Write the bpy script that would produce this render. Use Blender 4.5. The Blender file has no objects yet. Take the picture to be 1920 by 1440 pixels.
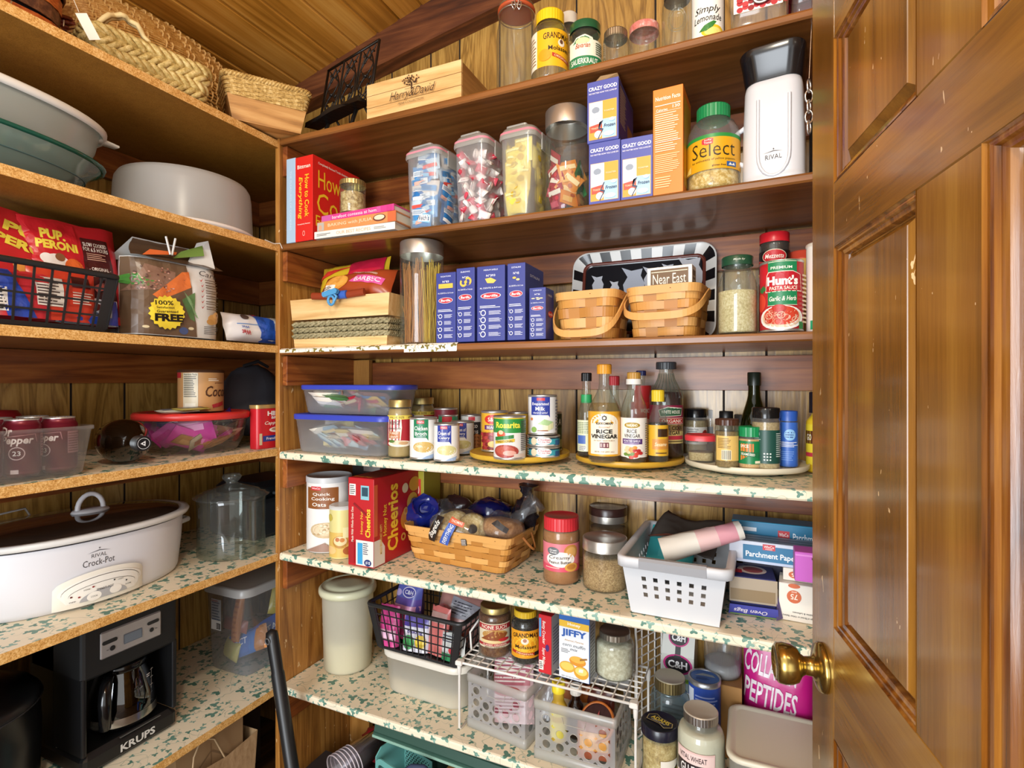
import bpy, math, random
from math import sin, cos, pi, radians, atan2, sqrt
from mathutils import Vector, Matrix, noise
from mathutils.geometry import tessellate_polygon

sc = bpy.context.scene
COL = sc.collection
# ---------------------------------------------------------------- camera
HC, F_PX, YAW = 1.37, 1001.0, radians(23.96)
cam_d = bpy.data.cameras.new('camera'); cam = bpy.data.objects.new('camera', cam_d); COL.objects.link(cam)
cam.location = (0, 0, HC); cam.rotation_euler = (pi/2, 0, YAW)
cam_d.sensor_width = 36; cam_d.lens = F_PX/1920*36; cam_d.shift_y = -3/1920; cam_d.clip_start = 0.02
sc.camera = cam
# ---------------------------------------------------------------- light
w = bpy.data.worlds.new('world'); sc.world = w; w.use_nodes = True
w.node_tree.nodes['Background'].inputs[0].default_value = (1.0, 0.98, 0.945, 1)
w.node_tree.nodes['Background'].inputs[1].default_value = 1.25
def area(name, loc, rot, sx, sy, power, col):
    l = bpy.data.lights.new(name, 'AREA'); l.shape = 'RECTANGLE'; l.size = sx; l.size_y = sy; l.energy = power; l.color = col
    o = bpy.data.objects.new(name, l); o.location = loc; o.rotation_euler = rot; COL.objects.link(o); return o
lp = bpy.data.lights.new('ceiling_lamp_light', 'POINT'); lp.energy = 24; lp.color = (1.0, 0.88, 0.70); lp.shadow_soft_size = 0.05
lpo = bpy.data.objects.new('ceiling_lamp_light', lp); lpo.location = (-0.15, -0.10, 2.45); COL.objects.link(lpo)
area('doorway_daylight', (-0.55, -1.9, 1.10), (radians(90), 0, 0), 1.1, 1.9, 62, (0.86, 0.93, 1.0))
sc.view_settings.view_transform = 'Standard'; sc.view_settings.look = 'None'
sc.view_settings.exposure = 0.48; sc.view_settings.gamma = 1.0; sc.view_settings.use_curve_mapping = False
sc.cycles.transparent_max_bounces = 24; sc.cycles.max_bounces = 8
sc.cycles.caustics_reflective = False; sc.cycles.caustics_refractive = False

# ---------------------------------------------------------------- pixel -> place helpers (for measuring where things stand)
SY, CY = sin(YAW), cos(YAW)
def rdir(px): r = (px-960)/F_PX; return (-SY+r*CY, CY+r*SY)
def depth(x, y): return -SY*x+CY*y
def aty(px, y): d = rdir(px); return (d[0]*y/d[1], y)
def atx(px, x): d = rdir(px); return (x, d[1]*x/d[0])
def atz(px, py, z): t = (z-HC)*F_PX/(717-py); d = rdir(px); return (d[0]*t, d[1]*t)
def zpy(p, py): return HC+(717-py)/F_PX*depth(p[0], p[1])
def wpx(n, p): return n*depth(p[0], p[1])/F_PX
def face(p): return atan2(-p[0], p[1])

# ---------------------------------------------------------------- materials
def lin(h):
    c = [int(h[i:i+2], 16)/255 for i in (0, 2, 4)]
    return tuple(v/12.92 if v <= .04045 else ((v+.055)/1.055)**2.4 for v in c)+(1,)
_mc = {}
def P(h, rough=.5, metal=0, spec=.5, coat=0):
    k = ('p', h, rough, metal, spec, coat)
    if k in _mc: return _mc[k]
    m = bpy.data.materials.new('paint_'+h); m.use_nodes = True
    b = m.node_tree.nodes['Principled BSDF']
    b.inputs['Base Color'].default_value = lin(h); b.inputs['Roughness'].default_value = rough
    b.inputs['Metallic'].default_value = metal; b.inputs['Specular IOR Level'].default_value = spec
    b.inputs['Coat Weight'].default_value = coat
    _mc[k] = m; return m
class NT:
    def __init__(s, m):
        m.use_nodes = True; s.t = m.node_tree; s.n = s.t.nodes; s.n.clear()
        s.out = s.n.new('ShaderNodeOutputMaterial')
    def add(s, typ, **kw):
        n = s.n.new('ShaderNode'+typ)
        for k, v in kw.items():
            if k.startswith('i_'):
                key = k[2:].replace('_', ' ')
                n.inputs[int(key) if key.isdigit() else key].default_value = v
            else: setattr(n, k, v)
        return n
    def link(s, a, b): s.t.links.new(a, b)
    def math(s, op, a, b=None, c=None, clamp=False):
        n = s.n.new('ShaderNodeMath'); n.operation = op; n.use_clamp = clamp
        for i, v in enumerate((a, b, c)):
            if v is None: continue
            if isinstance(v, (int, float)): n.inputs[i].default_value = v
            else: s.link(v, n.inputs[i])
        return n.outputs[0]
    def mix(s, f, a, b):
        n = s.n.new('ShaderNodeMix'); n.data_type = 'RGBA'
        for i, v in ((0, f), (6, a), (7, b)):
            if isinstance(v, (int, float)): n.inputs[i].default_value = v
            elif isinstance(v, str): n.inputs[i].default_value = lin(v)
            else: s.link(v, n.inputs[i])
        return n.outputs[2]
    def ramp(s, f, stops):
        n = s.n.new('ShaderNodeValToRGB'); e = n.color_ramp.elements
        while len(e) < len(stops): e.new(.5)
        for x, (p, c) in zip(e, stops): x.position = p; x.color = lin(c) if isinstance(c, str) else (c, c, c, 1)
        s.link(f, n.inputs[0]); return n.outputs[0]
    def coords(s, scale=(1, 1, 1), loc=(0, 0, 0)):
        tc = s.n.new('ShaderNodeTexCoord'); mp = s.n.new('ShaderNodeMapping')
        mp.inputs['Scale'].default_value = scale; mp.inputs['Location'].default_value = loc
        s.link(tc.outputs['Object'], mp.inputs[0]); return mp.outputs[0]
    def noise(s, vec, scale, detail=4, dist=0, rough=.55):
        n = s.add('TexNoise', i_Scale=scale, i_Detail=detail, i_Distortion=dist, i_Roughness=rough); s.link(vec, n.inputs['Vector']); return n.outputs['Fac']
    def bsdf(s, col, rough=.5, spec=.5, coat=0, bump=None, bstr=.2, metal=0):
        b = s.n.new('ShaderNodeBsdfPrincipled'); b.inputs['Specular IOR Level'].default_value = spec
        b.inputs['Coat Weight'].default_value = coat; b.inputs['Coat Roughness'].default_value = .12; b.inputs['Metallic'].default_value = metal
        if isinstance(col, str): b.inputs['Base Color'].default_value = lin(col)
        else: s.link(col, b.inputs['Base Color'])
        if isinstance(rough, (int, float)): b.inputs['Roughness'].default_value = rough
        else: s.link(rough, b.inputs['Roughness'])
        if bump is not None:
            bn = s.add('Bump', i_Strength=bstr, i_Distance=.002); s.link(bump, bn.inputs['Height']); s.link(bn.outputs[0], b.inputs['Normal'])
        s.link(b.outputs[0], s.out.inputs[0]); return b
def newmat(name): m = bpy.data.materials.new(name); return m, NT(m)

def wood(name, c, axis=0, ring=9, fine=70, rough=.4, coat=0, spec=.5, warp=1.2, stretch=.07, blotch=.25, scratch=None, plank=None):
    """c = dark, mid, light; grain runs along axis"""
    m, t = newmat(name)
    sv = [1, 1, 1]; sv[axis] = stretch; v = t.coords(tuple(sv)); tone = None
    if plank:      # every plank gets its own grain and tone
        sx = t.add('SeparateXYZ'); t.link(t.coords(), sx.inputs[0])
        wn = t.add('TexWhiteNoise', noise_dimensions='1D'); t.link(t.math('FLOOR', t.math('DIVIDE', t.math('ADD', sx.outputs[0], plank[1]), plank[0])), wn.inputs['W'])
        av = t.add('VectorMath', operation='MULTIPLY_ADD'); av.inputs[1].default_value = (7, 5, 3); t.link(wn.outputs['Color'], av.inputs[0]); t.link(v, av.inputs[2]); v = av.outputs[0]
        tone = t.math('MULTIPLY', t.math('SUBTRACT', wn.outputs['Value'], .5), .22)
    big = t.noise(v, ring, 3, warp)
    wv = t.math('FRACT', t.math('MULTIPLY', big, 7.0))
    wv = t.math('ABSOLUTE', t.math('SUBTRACT', wv, .5)); wv = t.math('MULTIPLY', wv, 2)
    fn = t.noise(v, fine*2.2, 5, .3, .7)
    f = t.math('ADD', t.math('MULTIPLY', wv, .42), t.math('MULTIPLY', fn, .62))
    bl = t.noise(t.coords(), 3.5, 3)
    f = t.math('ADD', f, t.math('MULTIPLY', t.math('SUBTRACT', bl, .5), blotch*2))
    if tone is not None: f = t.math('ADD', f, tone)
    col = t.ramp(f, [(.22, c[0]), (.5, c[1]), (.8, c[2])])
    if scratch:
        sp = t.noise(t.coords((1, 1, .35)), 75, 3, .4)
        lo = t.noise(t.coords(), 4, 2)
        k = t.math('MULTIPLY', t.math('GREATER_THAN', sp, scratch), t.math('GREATER_THAN', lo, .47))
        col = t.mix(k, col, 'd9b98a')
    t.bsdf(col, rough, spec, coat, bump=f, bstr=.12)
    return m
def speckle(name, c, scale=260, rough=.6, spread=(.3, .7), spec=.4, coat=0, stretch=(1, 1, 1)):
    m, t = newmat(name); v = t.coords(stretch)
    a = t.noise(v, scale, 5, .2, .75); b = t.noise(v, scale*.12, 3)
    f = t.math('ADD', t.math('MULTIPLY', a, .8), t.math('MULTIPLY', b, .2))
    t.bsdf(t.ramp(f, [(spread[0], c[0]), (.5, c[1]), (spread[1], c[2])]), rough, spec, coat, bump=f, bstr=.1); return m
def glass(name, tint='f4f8f6', dens=.08, rough=.02, refl=1.0, body=None, edge=None):
    """thin-walled glass or clear plastic: see-through, fresnel reflection, a little body colour"""
    m, t = newmat(name)
    tr = t.add('BsdfTransparent'); lw = t.add('LayerWeight', i_Blend=.35)
    eg = t.math('MULTIPLY', t.math('POWER', lw.outputs['Facing'], 4.0), .75)
    t.link(t.mix(eg, tint, edge or '8a938f'), tr.inputs[0])
    df = t.add('BsdfDiffuse'); df.inputs[0].default_value = lin(body or tint)
    tl = t.add('BsdfTranslucent'); tl.inputs[0].default_value = lin(body or tint)
    m0 = t.add('MixShader', i_Fac=.5); t.link(df.outputs[0], m0.inputs[1]); t.link(tl.outputs[0], m0.inputs[2])
    gl = t.add('BsdfGlossy', i_Roughness=rough); gl.inputs[0].default_value = (1, 1, 1, 1)
    m1 = t.add('MixShader', i_Fac=dens); t.link(tr.outputs[0], m1.inputs[1]); t.link(m0.outputs[0], m1.inputs[2])
    fr = t.math('MULTIPLY', t.math('ADD', t.math('POWER', lw.outputs['Facing'], 2.6), .06), refl*.66)
    m2 = t.add('MixShader'); t.link(fr, m2.inputs[0]); t.link(m1.outputs[0], m2.inputs[1]); t.link(gl.outputs[0], m2.inputs[2])
    t.link(m2.outputs[0], t.out.inputs[0]); return m

W_SHELF = wood('stained_shelf_board', ('6a3f18', '7d4c20', '8f5a2a'), 0, 5, 60, .38, .25, blotch=.12)
W_CLEAT = wood('stained_cleat_wood', ('6a3414', '8a4a1e', 'a5622c'), 0, 6, 70, .4, .2)
W_CLEATY = wood('stained_cleat_wood_side', ('6a3414', '8a4a1e', 'a5622c'), 1, 6, 70, .4, .2)
W_SIDE = wood('stained_side_panel', ('7a4a1c', 'a06a2c', 'bb8440'), 2, 8, 80, .42, .2, scratch=.68)
W_PANEL = wood('wall_panelling_wood', ('7f5c2a', 'a9803e', 'c29a52'), 2, 11, 95, .30, .35, stretch=.10, warp=1.6)
W_CEIL = wood('ceiling_plank_wood', ('a0681f', 'c48632', 'd8a04c'), 1, 6, 60, .35, .25, stretch=.03, warp=.6, plank=(.0915, 1.566+.0915*40))
W_BEAM = wood('ceiling_beam_wood', ('3c1c0c', '5b2f16', '7a4726'), 0, 6, 50, .55)
W_DOOR = wood('varnished_door_wood', ('66420f', '87591a', '9c6f28'), 2, 3.5, 85, .27, .35, stretch=.04, warp=.4, blotch=.35, scratch=.70)
W_DOORR = wood('varnished_door_rail_wood', ('66420f', '87591a', '9c6f28'), 0, 3.5, 85, .27, .35, stretch=.04, warp=.4, blotch=.35, scratch=.70)
CHIP = speckle('chipboard_edge', ('9c6424', 'd6a156', 'efca8c'), 330, .65, (.36, .62))
HARDB = speckle('hardboard_underside', ('70450f', '96661f', 'ad7c34'), 380, .55, (.3, .7))
DARKIN = P('1d1006', .8)
def ivy_material(name, leaf=('4f7d6c', '93b7a8'), bg='efe2c6', scale=1.0, vine='9aa58e'):
    m, t = newmat(name)
    tc = t.add('TexCoord'); sep = t.add('SeparateXYZ'); t.link(tc.outputs['Object'], sep.inputs[0])
    y = t.math('ADD', sep.outputs[1], sep.outputs[2]); comb = t.add('CombineXYZ'); t.link(sep.outputs[0], comb.inputs[0]); t.link(y, comb.inputs[1])
    col = None; base = bg
    rn = t.noise(comb.outputs[0], 9*scale, 2); vl = t.math('ABSOLUTE', t.math('SUBTRACT', rn, .5))
    vl2 = t.math('ABSOLUTE', t.math('SUBTRACT', t.noise(comb.outputs[0], 14*scale, 2, .5), .53))
    vm = t.math('LESS_THAN', t.math('MINIMUM', vl, vl2), .004)
    col = t.mix(t.math('MULTIPLY', vm, .55), base, vine)
    for sc_, R, off in ((27*scale, .0165/scale, 0), (44*scale, .0088/scale, 3.3)):
        vo = t.add('TexVoronoi', voronoi_dimensions='2D', i_Scale=sc_, i_Randomness=.85)
        ad = t.add('VectorMath', operation='ADD'); ad.inputs[1].default_value = (off, off*.7, 0); t.link(comb.outputs[0], ad.inputs[0]); t.link(ad.outputs[0], vo.inputs['Vector'])
        sb = t.add('VectorMath', operation='SUBTRACT'); t.link(ad.outputs[0], sb.inputs[0]); t.link(vo.outputs['Position'], sb.inputs[1])
        s2 = t.add('SeparateXYZ'); t.link(sb.outputs[0], s2.inputs[0])
        cs = t.add('SeparateColor'); t.link(vo.outputs['Color'], cs.inputs[0])
        th = t.math('ADD', t.math('ARCTAN2', s2.outputs[1], s2.outputs[0]), t.math('MULTIPLY', cs.outputs[0], 6.283))
        r = t.math('SQRT', t.math('ADD', t.math('POWER', s2.outputs[0], 2), t.math('POWER', s2.outputs[1], 2)))
        lobes = t.math('ADD', .70, t.math('MULTIPLY', t.math('COSINE', t.math('MULTIPLY', th, 3)), .30))
        lobes = t.math('MULTIPLY', lobes, t.math('ADD', .45, t.math('MULTIPLY', cs.outputs[1], .6)))
        k = t.math('LESS_THAN', r, t.math('MULTIPLY', lobes, R))
        k = t.math('MULTIPLY', k, t.math('LESS_THAN', cs.outputs[2], .60))
        col = t.mix(k, col, t.mix(cs.outputs[1], leaf[1], leaf[0]))
    t.bsdf(col, .42, .4); return m
IVY = ivy_material('ivy_shelf_paper')
VINEP = ivy_material('vine_shelf_paper', ('6f6328', '8d8040'), 'f2eedd', 1.3, '7a7040')
GLASS = glass('clear_glass', 'f2f6f2', .09, body='cdd3c8')
GLASSY = glass('clear_plastic', 'f4f6f7', .12, .08)
FROST = glass('frosted_plastic', 'e6e6e0', .55, .25, .8, 'e9e8e2')
FROSTW = glass('milky_plastic', 'f0ede0', .88, .3, .7, 'f4f1e6', 'c8ccc8')
BINP = glass('clear_bin_plastic', 'f2f4f4', .30, .15, .8, 'f4f6f8', 'c8ccd0')
STEEL = P('cdcac2', .3, .85); CHROME = P('d8d6d2', .15, .9); TIN = P('d2d0cb', .32, .8); GOLDLID = P('b9a46a', .35, .8); BRASS = P('ab9250', .2, .95)
BLACK = P('141416', .35); BLKPL = P('232324', .4); WHITE = P('efece4', .4); WHITEPL = P('e9e6de', .3)

# ---------------------------------------------------------------- mesh builder
class MB:
    def __init__(s): s.v = []; s.f = []; s.mi = []; s.sm = []; s.mats = []; s.T = None
    def m(s, mat):
        if mat not in s.mats: s.mats.append(mat)
        return s.mats.index(mat)
    def add(s, vs, fs, mat, smooth=False):
        n = len(s.v)
        if s.T is not None: vs = [tuple(s.T @ Vector(p)) for p in vs]
        s.v += [tuple(p) for p in vs]; k = s.m(mat)
        for f in fs: s.f.append([i+n for i in f]); s.mi.append(k); s.sm.append(smooth)
        return s
    def box(s, x0, x1, y0, y1, z0, z1, mat, b=0):
        if b:
            w, d, h = (x1-x0)/2, (y1-y0)/2, (z1-z0)/2; cx, cy, cz = (x0+x1)/2, (y0+y1)/2, (z0+z1)/2
            lo = []
            for z, i in ((-h, b), (-h+b, 0), (h-b, 0), (h, b)):
                lo.append([(cx+p[0], cy+p[1], cz+z) for p in rrect(2*(w-i), 2*(d-i), max(b-i*.5, b*.5), 2)])
            return s.loft(lo, mat, True, True, False)
        vs = [(x, y, z) for z in (z0, z1) for y in (y0, y1) for x in (x0, x1)]
        return s.add(vs, [(0, 2, 3, 1), (4, 5, 7, 6), (0, 1, 5, 4), (2, 6, 7, 3), (0, 4, 6, 2), (1, 3, 7, 5)], mat)
    def loft(s, loops, mat, cap0=True, cap1=True, smooth=True, closed=True):
        n = len(loops[0]); vs = [p for l in loops for p in l]; fs = []
        for i in range(len(loops)-1):
            for j in range(n if closed else n-1):
                a, b = i*n+j, i*n+(j+1) % n
                fs.append((a, b, b+n, a+n))
        s.add(vs, fs, mat, smooth)
        if cap0: s.add(loops[0], [tuple(range(n))[::-1]], mat)
        if cap1: s.add(loops[-1], [tuple(range(n))], mat)
        return s
    def lathe(s, prof, mat, n=28, c=(0, 0, 0), sx=1, sy=1, cap0=True, cap1=True, axis='z', smooth=True):
        """sharp corners: repeat a profile point"""
        lo = []
        for r, z in prof:
            l = []
            for j in range(n):
                a = 2*pi*j/n; x, y = r*cos(a)*sx, r*sin(a)*sy
                l.append((c[0]+x, c[1]+y, c[2]+z) if axis == 'z' else (c[0]+x, c[1]-z, c[2]+y) if axis == 'y' else (c[0]+z, c[1]+x, c[2]+y))
            lo.append(l)
        return s.loft(lo, mat, cap0 and prof[0][0] > 1e-5, cap1 and prof[-1][0] > 1e-5, smooth)
    def cyl(s, r, z0, z1, mat, c=(0, 0, 0), n=24, b=0, **k):
        pr = [(r-b, z0), (r, z0+b), (r, z0+b), (r, z1-b), (r, z1-b), (r-b, z1)] if b else [(r, z0), (r, z1)]
        return s.lathe(pr, mat, n, c, **k)
    def tube(s, pts, r, mat, n=8, closed=False, flat=1.0):
        pts = [Vector(p) for p in pts]; lo = []; N = len(pts); up = None
        for i, p in enumerate(pts):
            a = pts[i-1] if (i or closed) else p; b = pts[(i+1) % N] if (i < N-1 or closed) else p
            t = (b-a).normalized()
            if up is None:
                up = Vector((0, 0, 1)) if abs(t.z) < .9 else Vector((1, 0, 0))
            u = (up-t*up.dot(t)).normalized(); v = t.cross(u); up = u
            rr = r[i] if isinstance(r, (list, tuple)) else r
            lo.append([tuple(p+u*cos(2*pi*j/n)*rr+v*sin(2*pi*j/n)*rr*flat) for j in range(n)])
        if closed: lo.append(lo[0])
        return s.loft(lo, mat, not closed, not closed, n > 4)
    def prism(s, poly, mat, a0, a1, plane='xz'):
        """poly outline extruded from a0 to a1 along the remaining axis"""
        def mk(p, a): return (p[0], a, p[1]) if plane == 'xz' else (a, p[0], p[1]) if plane == 'yz' else (p[0], p[1], a)
        return s.loft([[mk(p, a0) for p in poly], [mk(p, a1) for p in poly]], mat, True, True, False)
    def grid(s, fn, nu, nv, mat, smooth=True, wrap=False):
        vs = [fn(i/nu, j/nv) for j in range(nv+1) for i in range(nu+1)]
        return s.add(vs, [(j*(nu+1)+i, j*(nu+1)+i+1, (j+1)*(nu+1)+i+1, (j+1)*(nu+1)+i) for j in range(nv) for i in range(nu)], mat, smooth)
    def build(s, name, parent=None, loc=None, rz=None, solid=0, bevel=0):
        me = bpy.data.meshes.new(name); me.from_pydata(s.v, [], s.f)
        for m in s.mats: me.materials.append(m)
        me.polygons.foreach_set('material_index', s.mi); me.polygons.foreach_set('use_smooth', s.sm); me.update()
        o = bpy.data.objects.new(name, me); COL.objects.link(o)
        if parent is not None: o.parent = parent
        if loc is not None: o.location = loc
        if rz is not None: o.rotation_euler = (0, 0, rz) if isinstance(rz, (int, float)) else rz
        if solid:
            md = o.modifiers.new('thickness', 'SOLIDIFY'); md.thickness = solid; md.offset = -1
        if bevel:
            md = o.modifiers.new('bevel', 'BEVEL'); md.width = bevel; md.segments = 2; md.limit_method = 'ANGLE'
        return o
def rrect(w, d, r, n=4):
    r = min(r, w/2-1e-5, d/2-1e-5); out = []
    for cx, cy, a0 in ((w/2-r, d/2-r, 0), (-w/2+r, d/2-r, 90), (-w/2+r, -d/2+r, 180), (w/2-r, -d/2+r, 270)):
        for k in range(n+1):
            a = radians(a0+90*k/n); out.append((cx+r*cos(a), cy+r*sin(a)))
    return out
def at_z(loop, z, c=(0, 0)): return [(p[0]+c[0], p[1]+c[1], z) for p in loop]
def thing(name, label, cat, loc, rz=0, group=None):
    o = bpy.data.objects.new(name, None); o.empty_display_size = .03; COL.objects.link(o)
    o.location = loc; o.rotation_euler = (0, 0, rz) if isinstance(rz, (int, float)) else rz
    return tag(o, label, cat, group)
def tag(o, label, cat, group=None, kind=None):
    o['label'] = label; o['category'] = cat
    if group: o['group'] = group
    if kind: o['kind'] = kind
    return o
def struct(o): o['kind'] = 'structure'; return o
def part_label(o, s): o['label'] = s; return o

# ---------------------------------------------------------------- printed labels: flat shapes and lettering laid on a surface
_tc = {}
def text_shape(s, bold, shear):
    k = (s, bold, shear)
    if k not in _tc:
        c = bpy.data.curves.new('lettering', 'FONT'); c.body = s; c.offset = bold; c.shear = shear; c.resolution_u = 2; c.align_x = 'CENTER'
        o = bpy.data.objects.new('lettering', c)
        me = bpy.data.meshes.new_from_object(o)
        vs = [(v.co.x, v.co.y) for v in me.vertices]; fs = [tuple(p.vertices) for p in me.polygons]
        bpy.data.objects.remove(o); bpy.data.curves.remove(c); bpy.data.meshes.remove(me)
        _tc[k] = (vs, fs)
    return _tc[k]
def s_cyl(r, a0=0): return (lambda u, v, o: ((r+o)*sin(u/r+a0), -(r+o)*cos(u/r+a0), v), .007)
def s_cone(r0, r1, z0, z1):
    def f(u, v, o):
        r = r0+(r1-r0)*(v-z0)/(z1-z0); a = u/((r0+r1)/2); return ((r+o)*sin(a), -(r+o)*cos(a), v)
    return (f, .007)
def s_front(y): return (lambda u, v, o: (u, y-o, v), 0)
def s_right(x): return (lambda u, v, o: (x+o, u, v), 0)
def s_left(x): return (lambda u, v, o: (x-o, -u, v), 0)
def s_top(z): return (lambda u, v, o: (u, v, z+o), 0)
def dec(mb, surf, items, o0=.0005, rough=.45):
    fn, step = surf[:2]; two = len(surf) > 2
    for k, it in enumerate(items):
        off = o0+.00014*k; t = it[0]
        if t == 'r':
            _, x0, y0, x1, y1, h = it
            nu = max(1, math.ceil(abs(x1-x0)/step)) if step else 1
            mb.grid(lambda a, b: fn(x0+(x1-x0)*a, y0+(y1-y0)*b, off), nu, max(1, math.ceil(abs(y1-y0)/step)) if two else 1, P(h, rough)); continue
        if t == 'e':
            _, cx, cy, rx, ry, h = it; n = 22
            vs = [(cx, cy)]; fs = []; R = (.35, .7, 1) if step else (1,)
            for q in R: vs += [(cx+rx*q*cos(2*pi*i/n), cy+ry*q*sin(2*pi*i/n)) for i in range(n)]
            for i in range(n): fs.append((0, 1+i, 1+(i+1) % n))
            for q in range(len(R)-1):
                for i in range(n): a, b = 1+q*n+i, 1+q*n+(i+1) % n; fs.append((a, a+n, b+n, b))
        elif t == 'p':
            _, pts, h = it; vs = list(pts); fs = [tuple(f) for f in tessellate_polygon([[Vector((x, y, 0)) for x, y in pts]])]
            fs = [f if (vs[f[1]][0]-vs[f[0]][0])*(vs[f[2]][1]-vs[f[0]][1])-(vs[f[2]][0]-vs[f[0]][0])*(vs[f[1]][1]-vs[f[0]][1]) > 0 else f[::-1] for f in fs]
        elif t == 't':
            _, s, cx, cy, ww, hh, h = it[:7]; op = it[7] if len(it) > 7 else {}
            vs, fs = text_shape(s, op.get('b', .012), op.get('sh', 0))
            rot = op.get('rot', 0)
            if rot == 90: vs = [(-y, x) for x, y in vs]
            elif rot == -90: vs = [(y, -x) for x, y in vs]
            elif rot == 180: vs = [(-x, -y) for x, y in vs]
            if not vs: continue
            xs = [p[0] for p in vs]; ys = [p[1] for p in vs]
            a, b, c, d = min(xs), max(xs), min(ys), max(ys)
            vs = [(cx+((x-a)/(b-a)-.5)*ww, cy+((y-c)/max(d-c, 1e-6)-.5)*hh) for x, y in vs]
            if op.get('tilt'):
                q = radians(op['tilt']); vs = [(cx+(x-cx)*cos(q)-(y-cy)*sin(q), cy+(x-cx)*sin(q)+(y-cy)*cos(q)) for x, y in vs]
            if op.get('arc'): vs = [(x, y-op['arc']*((x-cx)/(ww/2))**2) for x, y in vs]
        elif t == 'l':   # fine print too small to read: hairlines
            _, x0, y0, x1, y1, n, h = it; rnd = random.Random(int(abs(x0*1e5+y0*3e4)))
            for i in range(n):
                y = y1-(y1-y0)*(i+.5)/n; hh = (y1-y0)/n*.22; xe = x1-(x1-x0)*rnd.random()*.3
                nu = max(1, math.ceil(abs(xe-x0)/step)) if step else 1
                mb.grid(lambda a, b: fn(x0+(xe-x0)*a, y-hh+2*hh*b, off), nu, 1, P(h, rough))
            continue
        if step and t in 'pt':
            tri = []
            for f in fs:
                for i in range(1, len(f)-1): tri.append((vs[f[0]], vs[f[i]], vs[f[i+1]]))
            out = []
            while tri:
                a, b, c = tri.pop()
                du = [max(abs(e[0]-g[0]), abs(e[1]-g[1]) if two else 0) for e, g in ((a, b), (b, c), (c, a))]; q = max(du)
                if q <= step*1.5: out.append((a, b, c)); continue
                i = du.index(q)
                p, r_, z = ((a, b, c), (b, c, a), (c, a, b))[i]; mid = ((p[0]+r_[0])/2, (p[1]+r_[1])/2)
                tri += [(p, mid, z), (mid, r_, z)]
            vs = [p for t_ in out for p in t_]; fs = [(3*i, 3*i+1, 3*i+2) for i in range(len(out))]
        mb.add([fn(x, y, off) for x, y in vs], fs, P(h, rough))
    return mb
def ring_items(cx, cy, r0, r1, h, n=18):
    pts = [(cx+r1*cos(2*pi*i/n), cy+r1*sin(2*pi*i/n)) for i in range(n+1)]+[(cx+r0*cos(2*pi*i/n), cy+r0*sin(2*pi*i/n)) for i in range(n, -1, -1)]
    return ('p', pts, h)
# ================================================================ the room
XW, YW = -1.84, 1.585           # left wall, back wall
XL, YB = -1.338, 1.2218         # front edges of the left and the back shelves
XR = 0.46
ZL = [2.121, 1.7995, 1.4838, 1.1647, .8385, .4264]
ZB = [2.128, 1.800, 1.4745, 1.1553, .841, .428]
SAG = [.008, .010, .002, .004, .008, .004]
def ceil_z(x): return HC+1.14+.25*(x+1.566)
def zb(i, x=None, e=.0012):
    if x is None: return ZB[i]+e
    t = (x+1.333)/(XR+1.333); return ZB[i]+e-SAG[i]*4*t*(1-t)
def wall_planks(mb, to3, cuts, z0, z1f, gap=.006):
    for a, b in zip(cuts[:-1], cuts[1:]):
        a2, b2 = a+gap/2, b-gap/2
        mb.add([to3(a2, z0, 0), to3(b2, z0, 0), to3(b2, z1f(b2), 0), to3(a2, z1f(a2), 0)], [(0, 1, 2, 3)], W_PANEL)
        mb.add([to3(b2, z0, 0), to3(b+gap/2, z0, 0), to3(b+gap/2, z1f(b2), 0), to3(b2, z1f(b2), 0)], [(0, 1, 2, 3)], DARKIN)
cutsb = [XW]+[aty(p, YW)[0] for p in (545, 610, 655, 735, 808, 862, 937, 998, 1081, 1229, 1357, 1437, 1560)]+[XR]
mb = MB(); wall_planks(mb, lambda u, z, o: (u, YW, z), cutsb, 0, lambda x: ceil_z(x)+.02); mb.box(XW, XR, YW+.002, YW+.06, 0, 2.4, DARKIN); struct(mb.build('wall_back'))
cutsl = [-2.0]+[1.07-.176*i+.03*sin(i*2.3) for i in range(16, 0, -1)]+[1.065, 1.246, 1.42, YW]
mb = MB(); wall_planks(mb, lambda u, z, o: (XW, u, z), cutsl, 0, lambda u: ceil_z(XW)+.02); mb.box(XW-.06, XW-.002, -2, YW, 0, 2.4, DARKIN); struct(mb.build('wall_left'))
mb = MB(); mb.box(XR, XR+.06, .2, YW, 0, 3.05, W_PANEL); struct(mb.build('wall_right'))
mb = MB(); mb.box(XW-.05, XR+1.2, -2.2, YW+.05, -.04, 0, wood('floor_boards', ('3a2412', '5a3a1c', '76522c'), 1, 6, 40, .5)); struct(mb.build('floor'))
mb = MB()
pw = .0915; x = -1.566-4*pw
while x < XR+.1:
    a, b = max(x, XW-.05), x+pw
    if b > a:
        g = .006
        mb.loft([[(a, y, ceil_z(a)+.014), (a+g, y, ceil_z(a+g)), (b-g, y, ceil_z(b-g)), (b, y, ceil_z(b)+.014), (b, y, ceil_z(b)+.03), (a, y, ceil_z(a)+.03)] for y in (-.4, YW+.02)], W_CEIL, True, True, False)
    x += pw
struct(mb.build('ceiling'))
mb = MB()
bz = lambda x: HC+1.106+.165*(x+1.27)
mb.loft([[(x, 1.53, bz(x)), (x, YW, bz(x)-.004), (x, YW, ceil_z(x)+.004), (x, 1.53, ceil_z(x)+.004)] for x in (XW+.002, -1.2, -.6, 0, XR)], W_BEAM, True, True, False)
struct(mb.build('trim_1'))

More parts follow.
